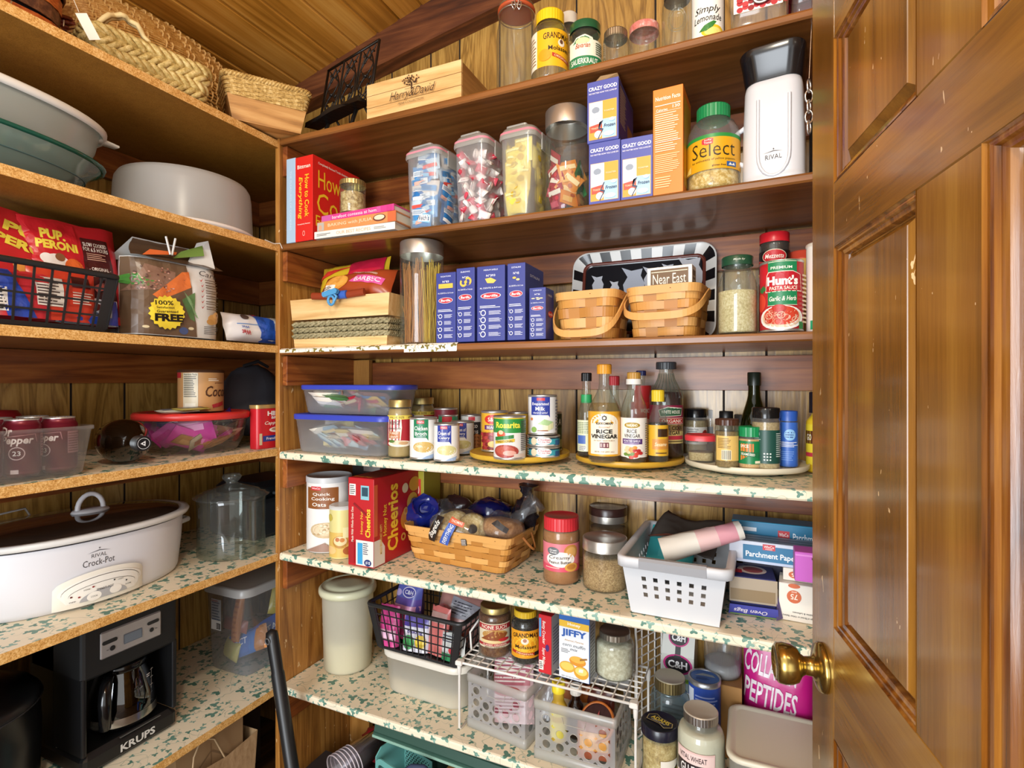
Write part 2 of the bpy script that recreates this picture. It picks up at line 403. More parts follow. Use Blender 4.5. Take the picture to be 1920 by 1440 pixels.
# ---------------------------------------------------------------- the back shelving
bu = thing('shelving_unit', 'stained wooden pantry shelving along the back wall, three lower shelves covered in ivy paper', 'shelves', (0, 0, 0))
def board(z, sag, x0, x1, y0, y1, mat, th=.020, rnd=.006):
    m = MB(); lo = []
    for i in range(17):
        t = i/16; x = x0+(x1-x0)*t; zz = z-sag*4*t*(1-t)
        lo.append([(x, y1, zz-th), (x, y0+rnd*.6, zz-th), (x, y0, zz-th+rnd*.6), (x, y0, zz-rnd), (x, y0+rnd*.3, zz-rnd*.3), (x, y0+rnd, zz), (x, y1, zz)])
    m.loft(lo, mat, True, True, False); return m
for i, z in enumerate(ZB):
    board(z-(.0012 if i > 2 else 0), SAG[i], -1.3315, XR, YB, YW-.002, W_SHELF).build('shelf_board', bu)
    if i > 2:
        m = MB()
        for yy0, yy1, th, rr in ((YB-.0012, YW-.004, .0215, .006),):
            lo = []
            for k in range(17):
                t = k/16; x = -1.331+(XR-.001+1.331)*t; zz = z-SAG[i]*4*t*(1-t)
                lo.append([(x, YB+.03, zz-.0222), (x, yy0+.003, zz-.0222), (x, yy0, zz-.018), (x, yy0, zz-rr), (x, yy0+rr*.3, zz-rr*.3), (x, yy0+rr, zz), (x, yy1, zz)])
            m.loft(lo, IVY, False, False, False, closed=False)
        m.build('shelf_paper', bu)
m = MB()      # vine-patterned paper along the front of the third shelf
a, b, c = -1.331, aty(758, YB)[0], aty(857, YB)[0]
m.loft([[(x, YB+.30, ZB[2]+.0006), (x, YB+.006, ZB[2]+.0006), (x, YB-.0008, ZB[2]-.004), (x, YB-.0008, ZB[2]-.013)] for x in (a, a+.1, b)], VINEP, False, False, False, closed=False)
m.loft([[(x, YB+.30, ZB[2]+.0012), (x, YB+.006, ZB[2]+.0012), (x, YB-.0014, ZB[2]-.004), (x, YB-.0014, ZB[2]-.022)] for x in (b, c)], VINEP, False, False, False, closed=False)
part_label(m.build('shelf_paper', bu), 'white paper with an olive vine print')
m = MB(); m.box(-1.351, -1.333, YB, YW-.002, 0, 2.128, W_SIDE, .0015); m.build('side_panel', bu)
m = MB(); m.box(XR-.02, XR-.002, YB, YW-.002, 0, 2.2, W_SIDE); m.build('side_panel', bu)
for i, z in enumerate(ZB):
    h = .092
    m = MB(); m.box(-1.3325, -1.314, YB+.012, YW-.03, z-.0225-h, z-.0225, W_CLEATY, .001); m.build('cleat', bu)
    m = MB(); m.box(-1.3325, XR-.021, YW-.025, YW-.003, z-.034-h, z-.034, W_CLEAT, .001); m.build('cleat', bu)
p0 = aty(672, YW)[0]; p1 = aty(707, YW)[0]
m = MB(); m.box(-1.332, p1, YW-.045, YW-.0255, 0.05, 1.45, W_SIDE); m.build('corner_post', bu)

# ---------------------------------------------------------------- the left shelving
lu = thing('shelving_unit', 'chipboard-edged pantry shelving along the left wall, ivy paper on its lower shelves', 'shelves', (0, 0, 0))
UND = [HARDB, HARDB, W_SHELF, W_SHELF, W_SHELF, W_SHELF]
for i, z in enumerate(ZL):
    m = MB(); y1 = YW-.003; th = .022
    yc = YB-.0006; xn = XL-.0145      # the board is notched behind the corner panel
    pl = [(XW+.002, -.3), (XL, -.3), (XL, yc), (xn, yc), (xn, y1), (XW+.002, y1)]
    m.add([(x, y, z-th) for x, y in pl], [(0, 3, 2, 1), (0, 5, 4, 3)], UND[i]); m.add([(x, y, z) for x, y in pl], [(0, 1, 2, 3), (0, 3, 4, 5)], IVY if i > 2 else W_SHELF)
    for k in range(4): a, b = pl[k], pl[k+1]; m.add([(*a, z-th), (*b, z-th), (*b, z), (*a, z)], [(0, 1, 2, 3)], CHIP)
    m.build('shelf_board', lu)
    m = MB(); m.box(XW+.003, XW+.022, -.29, YW-.004, z-.024-.092, z-.024, W_CLEATY); m.build('cleat', lu)
    m = MB(); m.box(XW+.023, XL-.016, YW-.022, YW-.004, z-.024-.092, z-.024, W_CLEAT); m.build('cleat', lu)
m = MB(); m.box(XW+.003, XL, -.32, -.301, 0, 2.15, W_SIDE); m.build('side_panel', lu)
m = MB(); m.tube([(XL+.002, 1.17, ZL[1]+.001), (XL+.005, 1.2, ZL[1]-.004), (XL+.008, 1.2215, ZL[1]+.002), (XL+.02, 1.219, ZL[1]-.016)], .0015, P('d9d2c4')); tag(m.build('string'), 'short white string caught at the shelf corner beside the books', 'string')

# ---------------------------------------------------------------- the door
TH = radians(-79.9)
d0 = .82; r0 = d0*(1523-960)/F_PX
dx, dy = -SY*d0+CY*r0, CY*d0+SY*r0
door = bpy.data.objects.new('door_1', None); COL.objects.link(door); door.location = (dx, dy, 0); door.rotation_euler = (0, 0, TH); struct(door)
DW = .76; cols = [(.096, .322), (.424, .65)]; rows = [(.20, .885), (1.037, 1.553), (1.641, 1.838)]
zz = [.02]+[v for r in rows for v in r]+[1.97]
def fbox(x0, x1, z0, z1, mat, name):
    m = MB(); m.box(x0, x1, 0, .036, z0, z1, mat, .0012); m.build(name, door)
fbox(0, cols[0][0], .02, 1.97, W_DOOR, 'stile'); fbox(cols[1][1], DW, .02, 1.97, W_DOOR, 'stile')
for a, b in ((.02, .20), (.885, 1.037), (1.553, 1.641), (1.838, 1.97)): fbox(cols[0][0], cols[1][1], a, b, W_DOORR, 'rail')
for a, b in rows: fbox(cols[0][1], cols[1][0], a, b, W_DOOR, 'mullion')
MOULD = wood('door_moulding_wood', ('4a2408', '7c4812', '9c6826'), 2, 6, 85, .2, .6, stretch=.04)
for a, b in rows:
    for c0, c1 in cols:
        def ring(ins, dep): return [(c0+ins*1.8, dep, a+ins*1.1), (c1-ins, dep, a+ins*1.1), (c1-ins, dep, b-ins*1.1), (c0+ins*1.8, dep, b-ins*1.1)]
        m = MB(); m.loft([ring(*q) for q in ((0, -.0004), (.0015, .002), (.004, .0015), (.006, .002), (.0075, .005), (.010, .0055), (.012, .006), (.0135, .010), (.014, .012))], MOULD, False, False, False); m.build('moulding', door)
        m = MB(); m.loft([ring(*q) for q in ((.012, .012), (.0155, .012), (.024, .0035), (.0245, .0025))], W_DOOR, False, True, False); m.build('panel', door)
kn = MB(); kz = HC-.412
kn.lathe([(.034, 0), (.0345, .003), (.032, .007), (.020, .011), (.0135, .014), (.0125, .024), (.016, .029), (.024, .034), (.0275, .042), (.0285, .052), (.027, .060), (.023, .0635), (.021, .0635), (.021, .0625), (.0, .0615)], BRASS, 40, (.05, -.0005, kz), axis='y')
part_label(kn.build('door_knob', door), 'aged brass round door knob')
# ================================================================ builders for the things on the shelves
def cosa(px): return 1/sqrt(1+((px-960)/F_PX)**2)
def cylp(l, r, pb, pt, z):
    """round thing standing on height z: pixel sides, base and top -> centre, radius, height"""
    px = (l+r)/2; p = atz(px, pb, z); q = sqrt(p[0]**2+p[1]**2); R = 0
    for _ in range(4):
        c = (p[0]*(1+R/q), p[1]*(1+R/q)); R = (r-l)/2*depth(*c)*cosa(px)/F_PX
    return c, R, zpy(c, pt)-z
def cylf(l, r, d, pt, i):
    """round thing on shelf i above eye level, d behind the shelf edge"""
    px = (l+r)/2; R = .04
    for _ in range(4):
        c = aty(px, YB+d+R); R = (r-l)/2*depth(*c)*cosa(px)/F_PX
    z = zb(i, c[0]); return c, R, zpy(c, pt)-z, z
def xx(px, d): return aty(px, YB+d)[0]
def carton(name, label, cat, loc, w, d, h, hexc, faces=None, rz=0, group=None, rough=.42, side=None, b=.0012):
    """front face centred on the origin's front: x -w/2..w/2, y 0..d"""
    m = MB(); m.box(-w/2, w/2, 0, d, 0, h, P(hexc, rough), b)
    S = {'f': s_front(0), 'r': s_right(w/2), 'l': s_left(-w/2), 't': s_top(h)}
    if side:
        dec(m, S['r'], [('r', .001, .001, d-.001, h-.001, side)], .0003); dec(m, S['l'], [('r', -d+.001, .001, -.001, h-.001, side)], .0003)
    for k, it in (faces or {}).items(): dec(m, S[k], it, .0005, rough)
    o = m.build(name, None, loc, rz); return tag(o, label, cat, group)
def can(label, c, z, r, h, hexc, items, rz=None, cat='can', name='food_can', group=None, rings=True):
    t = thing(name, label, cat, (c[0], c[1], z), face(c) if rz is None else rz, group)
    m = MB(); m.lathe([(r*.93, .001), (r*.985, 0), (r, .002), (r, .004), (r*.975, .005), (r*.975, h-.005), (r, h-.004), (r, h-.001), (r*.985, h), (r*.95, h-.0005), (r*.94, h-.004), (r*.94, h-.004), (r*.8, h-.004), (r*.78, h-.0045), (0, h-.0045)], TIN, 32); m.build('can_body', t)
    m = MB(); rr = r*.985; m.lathe([(rr, .0055), (rr, h-.0055)], P(hexc, .35), 36, cap0=False, cap1=False)
    dec(m, s_cyl(rr), items, .0003, .35); m.build('paper_label', t); return t
def lid(m, r, z0, z1, mat, ribs=0, n=36, top=None, dome=0):
    if ribs:
        def lp(z, k): return [((r+(k if j % 2 else 0))*cos(2*pi*j/ribs), (r+(k if j % 2 else 0))*sin(2*pi*j/ribs), z) for j in range(ribs)]
        m.loft([lp(z0, -.0006), lp(z1-.002, -.0006)], mat, False, False, False)
        m.lathe([(r, z1-.002), (r-.0015, z1), (r-.003, z1), (r-.004, z1-.0008), (0, z1-.0008+dome)], top or mat, n)
    else: m.lathe([(r, z0), (r, z1-.0018), (r-.0015, z1), (r-.004, z1), (r-.005, z1-.001), (0, z1-.001+dome)], top or mat, n, cap0=False)
    return m
def vessel(name, label, cat, c, z, prof, glassm=None, lidspec=None, cont=None, lab=None, rz=None, group=None, n=32, body='glass_body', extra=None, sx=1, sy=1, lidname='lid'):
    """turned glass or plastic vessel: prof outer profile; lidspec (r,z0,z1,mat,ribs[,top,dome]); cont (mat, level[, noise, inset]); lab (hex,z0,z1,r,a0,a1,items)"""
    t = thing(name, label, cat, (c[0], c[1], z), face(c) if rz is None else rz, group)
    m = MB(); m.lathe(prof, glassm or GLASS, n, sx=sx, sy=sy, cap1=False); m.build(body, t)
    if cont:
        ins = cont[3] if len(cont) > 3 else .002; lv = cont[1]; p2 = []
        for a, b in prof:
            if b+ins > lv:
                if p2 and p2[-1][1] < lv:
                    f = (lv-p2[-1][1])/max(b+ins-p2[-1][1], 1e-6); p2.append((p2[-1][0]+(max(a-ins, .0005)-p2[-1][0])*f, lv))
                break
            p2.append((max(a-ins, .0005), b+ins))
        else:
            p2.append((p2[-1][0], lv))
        p2.append((p2[-1][0]*.6, lv+(.003 if len(cont) > 2 and cont[2] else 0))); p2.append((0, lv+(.005 if len(cont) > 2 and cont[2] else 0)))
        m = MB(); m.lathe(p2, cont[0], 28, sx=sx, sy=sy); m.build('contents', t)
    if lidspec:
        m = MB(); lid(m, *lidspec[:4], *(lidspec[4:5] or (0,)), top=lidspec[5] if len(lidspec) > 5 else None, dome=lidspec[6] if len(lidspec) > 6 else 0); m.build(lidname, t)
    for L in ([lab] if isinstance(lab, tuple) else lab or []):
        hx, z0, z1, r, u0, u1, it = L; m = MB()
        items = ([('r', u0, z0, u1, z1, hx)] if hx else [])+it
        dec(m, s_cyl(r), items, .0006, .4); m.build('paper_label', t)
    return t
def jprof(r, h, nr, sh, foot=.006):
    """jar profile: body radius r, height h, neck radius nr, shoulder starts at sh"""
    pr = [(r*.7, .001), (r-foot*.8, 0), (r-.001, foot*.6), (r, foot*1.6)]
    pr += [(r, sh)]
    for k in range(1, 6):
        a = k/5*pi/2; pr.append((nr+(r-nr)*cos(a), sh+(h*.94-sh)*.8*sin(a)))
    pr += [(nr, h)]; return pr
def bprof(r, h, nr, sh, nk, foot=.006):
    """bottle: shoulder from sh to neck base nk with an s-curve"""
    pr = [(r*.7, .002), (r-foot*.7, 0), (r, foot), (r, sh)]
    for k in range(1, 9):
        f = k/8; s = f*f*(3-2*f); pr.append((r+(nr-r)*s, sh+(nk-sh)*f))
    pr += [(nr, h)]; return pr
def pouch_surf(w, h, t, seed, wr=.0015, gus=0):
    def th(u, v):
        U = min(1, abs(u)/(w/2)); V = min(1, abs(v-h/2)/(h/2)); g = (1-U**4)*(1-V**3.0)
        if gus: g = (1-U**5)*min(1, (1-v/h)*2.2+.02)**.8
        return t/2*max(g, 0)**.7+wr*noise.noise((u*45+seed, v*45, seed*3.1))*min(1, 4*g)+.0006
    return th
def pouch(name, label, cat, loc, rot, w, h, t, hexc, items=(), seed=1, group=None, rough=.3, n=18, gus=0, build=True, mat=None, wr=.0018, crimp=True, ruffle=0):
    th = pouch_surf(w, h, t, seed, wr, gus); m = MB(); mt = mat or P(hexc, rough, 0, .6)
    def rf(u, v): return ruffle*sin(u*60+seed)*(v/h)**4
    for sgn in (-1, 1):
        m.grid(lambda a, b: ((-.5+a)*w*(1+.03*noise.noise((b*3, seed, 0))), sgn*th((-.5+a)*w, b*h)+rf((-.5+a)*w, b*h), b*h+.006*noise.noise((a*4, seed*2, b*3))*b), n, n, mt)
    if items: dec(m, (lambda u, v, o: (u, -th(u, v)-o-.0006+rf(u, v), v), .008, 1), items, .0012, rough)
    o = m.build(name, None, loc, rot); return tag(o, label, cat, group) if label else o
def rtub(name, label, cat, c, z, w, d, h, r, mat, flare=.9, rim=.006, lidm=None, lidh=.012, lidname='lid', rz=0, group=None, floor=True, lip=None, n=5, wall='body', liddrop=.006, inset=0):
    """rounded rectangular tub, open top unless lidm"""
    t = thing(name, label, cat, (c[0], c[1], z), rz, group)
    def lp(k, zz, e=0): return at_z(rrect(w*k+2*e, d*k+2*e, r*k+e, n), zz)
    m = MB(); m.loft([lp(flare*.96, 0), lp(flare, .006), lp(1, h-.008), lp(1, h-.008, rim*.6), lp(1, h, rim*.6), lp(1, h, -.001)], mat, floor, False); m.build(wall, t)
    if lidm:
        m = MB(); z0 = h-liddrop
        m.loft([lp(1, z0, rim+.001), lp(1, z0+lidh-.003, rim+.002), lp(1, z0+lidh, rim-.001), lp(1, z0+lidh, -.006), lp(1, z0+lidh-.003, -.009), lp(1, z0+lidh-.0035, -.014)], lidm, False, True); m.build(lidname, t)
    return t
def splint_band(m, peri, z0, z1, n, ph, amp, th, mat, off=0):
    """one woven splint round the loop peri(s, z) -> (x, y, nx, ny)"""
    N = n*6; lo = []
    for i in range(N+1):
        s = i/N; a = amp*sin(pi*n*s+ph); l = []
        for zz, e in ((z0, 0), (z0, th), (z1, th), (z1, 0)):
            x, y, nx, ny = peri(s, zz); q = a+e+off; l.append((x+nx*q, y+ny*q, zz))
        lo.append(l)
    m.loft(lo, mat, False, False, False)
def rr_peri(w, d, r, h, k0):
    """perimeter of a tapered rounded rectangle by arc length"""
    base = rrect(w, d, r, 6); base.append(base[0]); L = [0]
    for a, b in zip(base[:-1], base[1:]): L.append(L[-1]+sqrt((a[0]-b[0])**2+(a[1]-b[1])**2))
    def f(s, z):
        q = (s % 1.0)*L[-1]; i = 0
        while i < len(L)-2 and L[i+1] < q: i += 1
        t = (q-L[i])/(L[i+1]-L[i]); a, b = base[i], base[i+1]
        x, y = a[0]+(b[0]-a[0])*t, a[1]+(b[1]-a[1])*t
        nx, ny = b[1]-a[1], -(b[0]-a[0]); l = sqrt(nx*nx+ny*ny); k = k0+(1-k0)*z/h
        return x*k, y*k, nx/l, ny/l
    return f
def splint_basket(label, c, z, w, d, h, rows, n, rz=0, handle=None, r=.02, group=None, cols=('c98f45', 'b67c36', 'd9a35c'), k0=.86, name='splint_basket', ears=False):
    t = thing(name, label, 'basket', (c[0], c[1], z), rz, group); pf = rr_peri(w, d, r, h, k0)
    M3 = [wood('splint_'+x, (x, x, x), 0, 30, 200, .45) if 0 else P(x, .45) for x in cols]
    m = MB(); hb = (h-.016)/rows
    for k in range(rows): splint_band(m, pf, .002+k*hb, .002+(k+1)*hb-.0012, n, pi*k, .0022, .0012, M3[(k*2) % 3])
    for j in range(n):        # uprights
        s = (j+.5)/n; hw = .32/n; lo = []
        for zz in (0, h*.5, h-.004):
            l = []
            for ss, e in ((s-hw, -.0012), (s-hw, .0004), (s+hw, .0004), (s+hw, -.0012)):
                x, y, nx, ny = pf(ss, zz); l.append((x+nx*e, y+ny*e, zz))
            lo.append(l)
        m.loft(lo, M3[1], True, True, False)
    m.loft([at_z(rrect(w*k0*.98, d*k0*.98, r, 6), .001), at_z(rrect(w*k0*.98, d*k0*.98, r, 6), .003)], M3[1], True, True, False)
    m.build('woven_body', t)
    m = MB(); splint_band(m, pf, h-.019, h, 16, 0, 0, .0026, M3[2], .0022); splint_band(m, pf, h-.017, h-.001, 16, 0, 0, .002, M3[0], -.0035)
    for j in range(0, n, 2):
        x, y, nx, ny = pf((j+.5)/n, h-.01); m.lathe([(.0018, 0), (.0012, .0012), (0, .0014)], P('7a4a1c'), 8, (x+nx*.0048, y+ny*.0048, h-.0095))
    m.build('rim', t)
    if handle:      # swing handle folded down to the front
        hw, drop, fw = handle; m = MB(); pts = []
        for i in range(25):
            a = pi*i/24; e = abs(cos(a))**.55*(1 if cos(a) > 0 else -1)
            pts.append((hw*e, -(d/2+fw)*min(1, sin(a)**.45*1.0), h-.012-drop*min(1, sin(a)**.6)))
        lo = []
        for i, p in enumerate(pts):
            q0 = Vector(pts[max(0, i-1)]); q1 = Vector(pts[min(24, i+1)]); tt = (q1-q0).normalized(); nrm = tt.cross(Vector((0, 0, 1))); nrm = nrm.normalized() if nrm.length > .2 else Vector((1, 0, 0))
            v = Vector(p); up = Vector((0, 0, 1)); lo.append([tuple(v+up*.0085+nrm*.0018), tuple(v+up*.0085-nrm*.0018), tuple(v-up*.0085-nrm*.0018), tuple(v-up*.0085+nrm*.0018)])
        m.loft(lo, M3[2], True, True, False); m.build('handle', t)
    if ears:
        for sg in (-1, 1):
            m = MB(); pts = [(sg*(w/2+.005+.024*sin(pi*i/10)), -.028+.056*i/10, h-.012-.038*sin(pi*i/10)) for i in range(11)]
            m.tube(pts, .004, P('9a5f2c', .5), 6, flat=.5); part_label(m.build('handle', t), 'brown leather loop handle')
    return t
def grid_basket(label, c, z, w, d, h, nx, ny, rows, mat, rz=0, flare=.82, bar=.0035, rimr=.006, group=None, solid_end=0):
    """plastic lattice basket, outside w by d at the rim"""
    t = thing('lattice_basket', label, 'basket', (c[0], c[1], z), rz, group); m = MB()
    def pt(u, v, k): return (u*w/2*k, v*d/2*k, 0)
    def k(zz): return flare+(1-flare)*zz/h
    def side(a, b, n):
        for i in range(n+1):
            f = i/n; lo = []
            bw = bar*(1.6 if i in (0, n) else 1)
            for zz in (.004, h):
                kk = k(zz); x = (a[0]+(b[0]-a[0])*f)*w/2*kk; y = (a[1]+(b[1]-a[1])*f)*d/2*kk
                ux, uy = (b[0]-a[0]), (b[1]-a[1]); l = sqrt(ux*ux+uy*uy); ux, uy = ux/l*bw/2, uy/l*bw/2; px_, py_ = -uy/bw*2*.0012, ux/bw*2*.0012
                lo.append([(x-ux-px_, y-uy-py_, zz), (x+ux-px_, y+uy-py_, zz), (x+ux+px_, y+uy+py_, zz), (x-ux+px_, y-uy+py_, zz)])
            m.loft(lo, mat, True, True, False)
    cs = [(-1, -1), (1, -1), (1, 1), (-1, 1)]
    for q, (a, b) in enumerate(zip(cs, cs[1:]+cs[:1])): side(a, b, nx if q % 2 == 0 else ny)
    for j in range(rows+1):
        zz = .003+(h-.003)*j/rows; kk = k(zz); hh = bar/2*(2.2 if j == 0 else 1)
        m.loft([at_z(rrect(w*kk+.002, d*kk+.002, .008, 3), zz-hh), at_z(rrect(w*kk+.002, d*kk+.002, .008, 3), zz+hh), at_z(rrect(w*kk-.002, d*kk-.002, .007, 3), zz+hh), at_z(rrect(w*kk-.002, d*kk-.002, .007, 3), zz-hh), at_z(rrect(w*kk+.002, d*kk+.002, .008, 3), zz-hh)], mat, False, False, False)
    m.box(-w/2*flare, w/2*flare, -d/2*flare, d/2*flare, 0, .003, mat)
    if solid_end:
        for sg in (-1, 1):
            e = solid_end
            m.loft([[(sg*w/2*k(zz)*(1-e), -d/2*k(zz)-.0018, zz), (sg*w/2*k(zz), -d/2*k(zz)-.0018, zz), (sg*w/2*k(zz), -d/2*k(zz)+.001, zz), (sg*w/2*k(zz)*(1-e), -d/2*k(zz)+.001, zz)] for zz in (.002, h)], mat, True, True, False)
    m.build('lattice', t)
    m = MB(); m.tube([(p[0], p[1], h) for p in rrect(w+.006, d+.006, .018, 5)], rimr, mat, 8, True, 1.0); m.build('rim', t)
    return t
def holed(m, to3, w, h, nx, ny, r, mat, seg=16, mx=0, mz=0, skip=(), sq=False):
    """sheet w by h centred in u with nx by ny holes cut through it; to3(u, v)"""
    cw, ch = (w-2*mx)/nx, (h-2*mz)/ny
    if mz:
        for a, b in ((0, mz), (h-mz, h)): m.grid(lambda u, v: to3(-w/2+w*u, a+(b-a)*v), 1, 1, mat, False)
    if mx:
        for a in (-w/2, w/2-mx): m.grid(lambda u, v: to3(a+mx*u, mz+(h-2*mz)*v), 1, 1, mat, False)
    for i in range(nx):
        for j in range(ny):
            cx, cz = -w/2+mx+cw*(i+.5), mz+ch*(j+.5)
            if (i, j) in skip: m.grid(lambda u, v: to3(cx-cw/2+cw*u, cz-ch/2+ch*v), 1, 1, mat, False); continue
            o, q = [], []
            for k in range(seg):
                a = 2*pi*(k+.5)/seg; ca, sa = cos(a), sin(a); e = max(abs(ca), abs(sa))
                o.append(to3(cx+ca/e*cw/2, cz+sa/e*ch/2))
                q.append(to3(cx+ca/e*r, cz+sa/e*r) if sq else to3(cx+ca*r, cz+sa*r))
            m.loft([o, q], mat, False, False, False)
def heap(n, place, sizes, hexes, name, label, cat, group, seed=1, dec_fn=None, rough=.3, flat=.16):
    """n small packets copied one by one from a few kinds; place(k, rnd) -> loc, rot"""
    rnd = random.Random(seed); protos = []
    for i, hx in enumerate(hexes):
        w, h = sizes[i % len(sizes)]
        m = MB(); th = pouch_surf(w, h, min(w, h)*flat*2, i+seed, .001)
        for sg in (-1, 1): m.grid(lambda a, b: ((a-.5)*w, sg*th((a-.5)*w, b*h), (b-.5)*h), 6, 6, P(hx, rough))
        if dec_fn: dec(m, (lambda u, v, o: (u, -th(u, v+h/2)-o-.0006, v), .008), dec_fn(i, w, h), .0008, rough); dec(m, (lambda u, v, o: (-u, th(u, v+h/2)+o+.0006, v), .008), dec_fn(i, w, h), .0008, rough)
        me = m; protos.append(None); protos[i] = m
    first = [None]*len(hexes)
    for k in range(n):
        i = k % len(hexes)
        if first[i] is None: o = protos[i].build(name); first[i] = o
        else: o = first[i].copy(); COL.objects.link(o)
        loc, rot = place(k, rnd); o.location = loc; o.rotation_euler = rot
        tag(o, label, cat, group)
def oval(n, rx, ry, z, c=(0, 0), p=2.0): return [(c[0]+rx*abs(cos(2*pi*i/n))**(2/p)*(1 if cos(2*pi*i/n) >= 0 else -1), c[1]+ry*abs(sin(2*pi*i/n))**(2/p)*(1 if sin(2*pi*i/n) >= 0 else -1), z) for i in range(n)]
def adopt(child, parent):
    """make a piece built in place a part of its thing"""
    child.parent = parent; child.matrix_parent_inverse = Matrix.LocRotScale(parent.location, parent.rotation_euler, None).inverted(); return child
# ================================================================ top shelf of the back unit
def fpos(l, r, d, i):
    """front-face placement on shelf i: returns centre x, front y, width"""
    a, b = xx(l, d), xx(r, d); return (a+b)/2, YB+d, b-a
PINE = wood('pale_crate_wood', ('c99a5c', 'dfb678', 'edcb92'), 0, 7, 60, .55); PINED = wood('crate_end_wood', ('8a5c2a', 'ab7a40', 'c0904f'), 1, 7, 60, .55)
# iron cookbook stand
IRON = P('1b1715', .38, .4)
th = radians(-13.6); pr_ = aty(683, YB+.035); wst = .262
cx, cy = pr_[0]-cos(th)*wst/2+.012, pr_[1]-sin(th)*wst/2+.006
z0 = HC+.822; t = thing('cookbook_stand', 'black scrolled cast iron cookbook stand leaning back on the top shelf', 'cookbook stand', (cx, cy, zb(0, cx)), th)
zo = z0-zb(0, cx); H = .205; lean = .10
m = MB()
def sp(u, v): return (u, .004+lean*v/H*.35, zo+v)
m.tube([sp(-wst/2, 0), sp(-wst/2, H), sp(-wst/2, H), sp(wst/2, H), sp(wst/2, H), sp(wst/2, 0), sp(wst/2, 0)], .0042, IRON, 6, True)
for u in (-wst/6, wst/6): m.tube([sp(u, 0), sp(u, H)], .003, IRON, 6)
for q in range(3):
    cu = (q-1)*wst/3
    for cv, rr, s in ((.052, .03, 1), (.108, .026, -1), (.16, .03, 1)):
        for sg in (-1, 1):
            pts = []
            for k in range(20):
                a = k/19*4.2; rad = rr*(1-.17*a)*.9
                pts.append(sp(cu+sg*(.017+rad*.42*cos(a*1.0+.6)), cv+s*rad*.95*sin(a+.6)))
            m.tube(pts, .0026, IRON, 5)
    for sg in (-1, 1): m.tube([sp(cu+sg*.036*sin(pi*k/9), .01+(H-.02)*k/9) for k in range(10)], .0024, IRON, 5)
    for sg in (-1, 1): m.tube([sp(cu+sg*.03*cos(pi*k/9*3), .01+(H-.02)*k/9) for k in range(10)], .0020, IRON, 5)
    m.lathe([(0, -.006), (.006, -.003), (.007, 0), (.006, .003), (0, .006)], IRON, 8, sp(cu, H*.5))
m.build('scrolled_back', t)
m = MB(); lo = []
for k in range(15):
    u = -wst/2-.004+(wst+.008)*k/14; dip = -.012*cos(2*pi*(k/14))-.006
    lo.append([(u, -.042, zo+.004), (u, -.045, zo+.004+dip), (u, -.041, zo-.004+dip*.4), (u, .004, zo-.004), (u, .004, zo+.001), (u, -.038, zo+.001)])
m.loft(lo, IRON, True, True, False); m.build('ledge', t)
for sg in (-.55, .55):
    m = MB(); m.tube([(sg*wst/2, .0, zo), (sg*wst/2, -.012, zo*.5), (sg*wst/2, -.02, .004)], .006, IRON, 6); m.tube([(sg*wst/2, .02, zo+.03), (sg*wst/2, .07, zo*.5), (sg*wst/2, .09, .004)], .004, IRON, 6); m.build('foot', t)
# pear crate
cx, fy, wd = fpos(688, 865, .015, 0); z = zb(0, cx); h = .103; dp = .17
t = thing('wooden_crate', 'pale slatted wooden gift crate with a dark tree emblem printed on its front', 'crate', (cx, fy, z+.0005))
m = MB(); sl = h/3
for k in range(3):
    z0, z1 = k*sl+.0008, (k+1)*sl-.0008
    m.box(-wd/2, wd/2, 0, .008, z0, z1, PINE); m.box(-wd/2, wd/2, dp-.008, dp, z0, z1, PINE)
m.box(-wd/2, wd/2, .008, dp-.008, .0, .006, PINE)
its = []
rnd = random.Random(3)
its.append(('r', -.004, .058, .001, .078, '4a3220'))
for k in range(46): a = rnd.random()*6.28; q = rnd.random()**.5; its.append(('e', -.0015+.026*q*cos(a), .083+.0135*q*sin(a), .0024, .0019, '4a3220'))
its += [('r', -.02, .0575, .017, .0587, '4a3220'), ('t', 'Harry&David', .004, .043, .15, .03, '3d2a1c', {'sh': .45, 'b': -.004}), ('t', 'PEAR COLLECTION', .0, .0215, .085, .0055, '5a4630', {'sh': .3, 'b': 0})]
dec(m, s_front(0), its, .0006); m.build('slats', t)
for x0 in (-wd/2+.0005, wd/2-.0125):
    m = MB(); m.box(x0, x0+.012, .0085, dp-.0085, .007, h-.004, PINED); m.build('end_board', t)
# jars on the top shelf
(c, r, h, z) = cylf(931, 1006, .055, 8, 0)
pf = [(r*.8, .001), (r*.97, 0), (r, .01), (r, h*.63), (r*.97, h*.72), (r*.86, h*.82), (r*.8, h*.86), (r*.84, h*.88), (r*.84, h*.9)]
t = vessel('clip_top_jar', 'tall empty glass clip-top jar with an orange rubber seal', 'jar', c, z, pf, GLASS)
m = MB(); m.lathe([(r*.84, h*.9), (r*.94, h*.905), (r*.94, h*.925), (r*.84, h*.93)], P('c0542c', .5)); part_label(m.build('rubber_seal', t), 'orange rubber seal')
m = MB(); m.lathe([(r*.9, h*.93), (r*.9, h*.955), (r*.75, h*.985), (r*.5, h), (0, h)], GLASS); m.build('lid', t)
m = MB()
for sg in (-1, 1): m.tube([(sg*.007, -r*.9, h*.9), (sg*.012, -r*1.02, h*.88), (sg*.012, -r*1.06, h*.84), (sg*.007, -r*1.0, h*.81), (sg*.002, -r*.98, h*.84), (sg*.007, -r*1.0, h*.93)], .0018, CHROME, 6)
m.tube([(r*.9*cos(2*pi*k/24), r*.9*sin(2*pi*k/24), h*.875) for k in range(24)], .0016, CHROME, 5, True); m.build('wire_clasp', t)
def topjar(l, rr, d, pt, name, label, prof, **k):
    c, r, h, z = cylf(l, rr, d, pt, 0); return vessel(name, label, 'jar', c, z, prof(r, h), **{q: (v(r, h) if callable(v) else v) for q, v in k.items()})
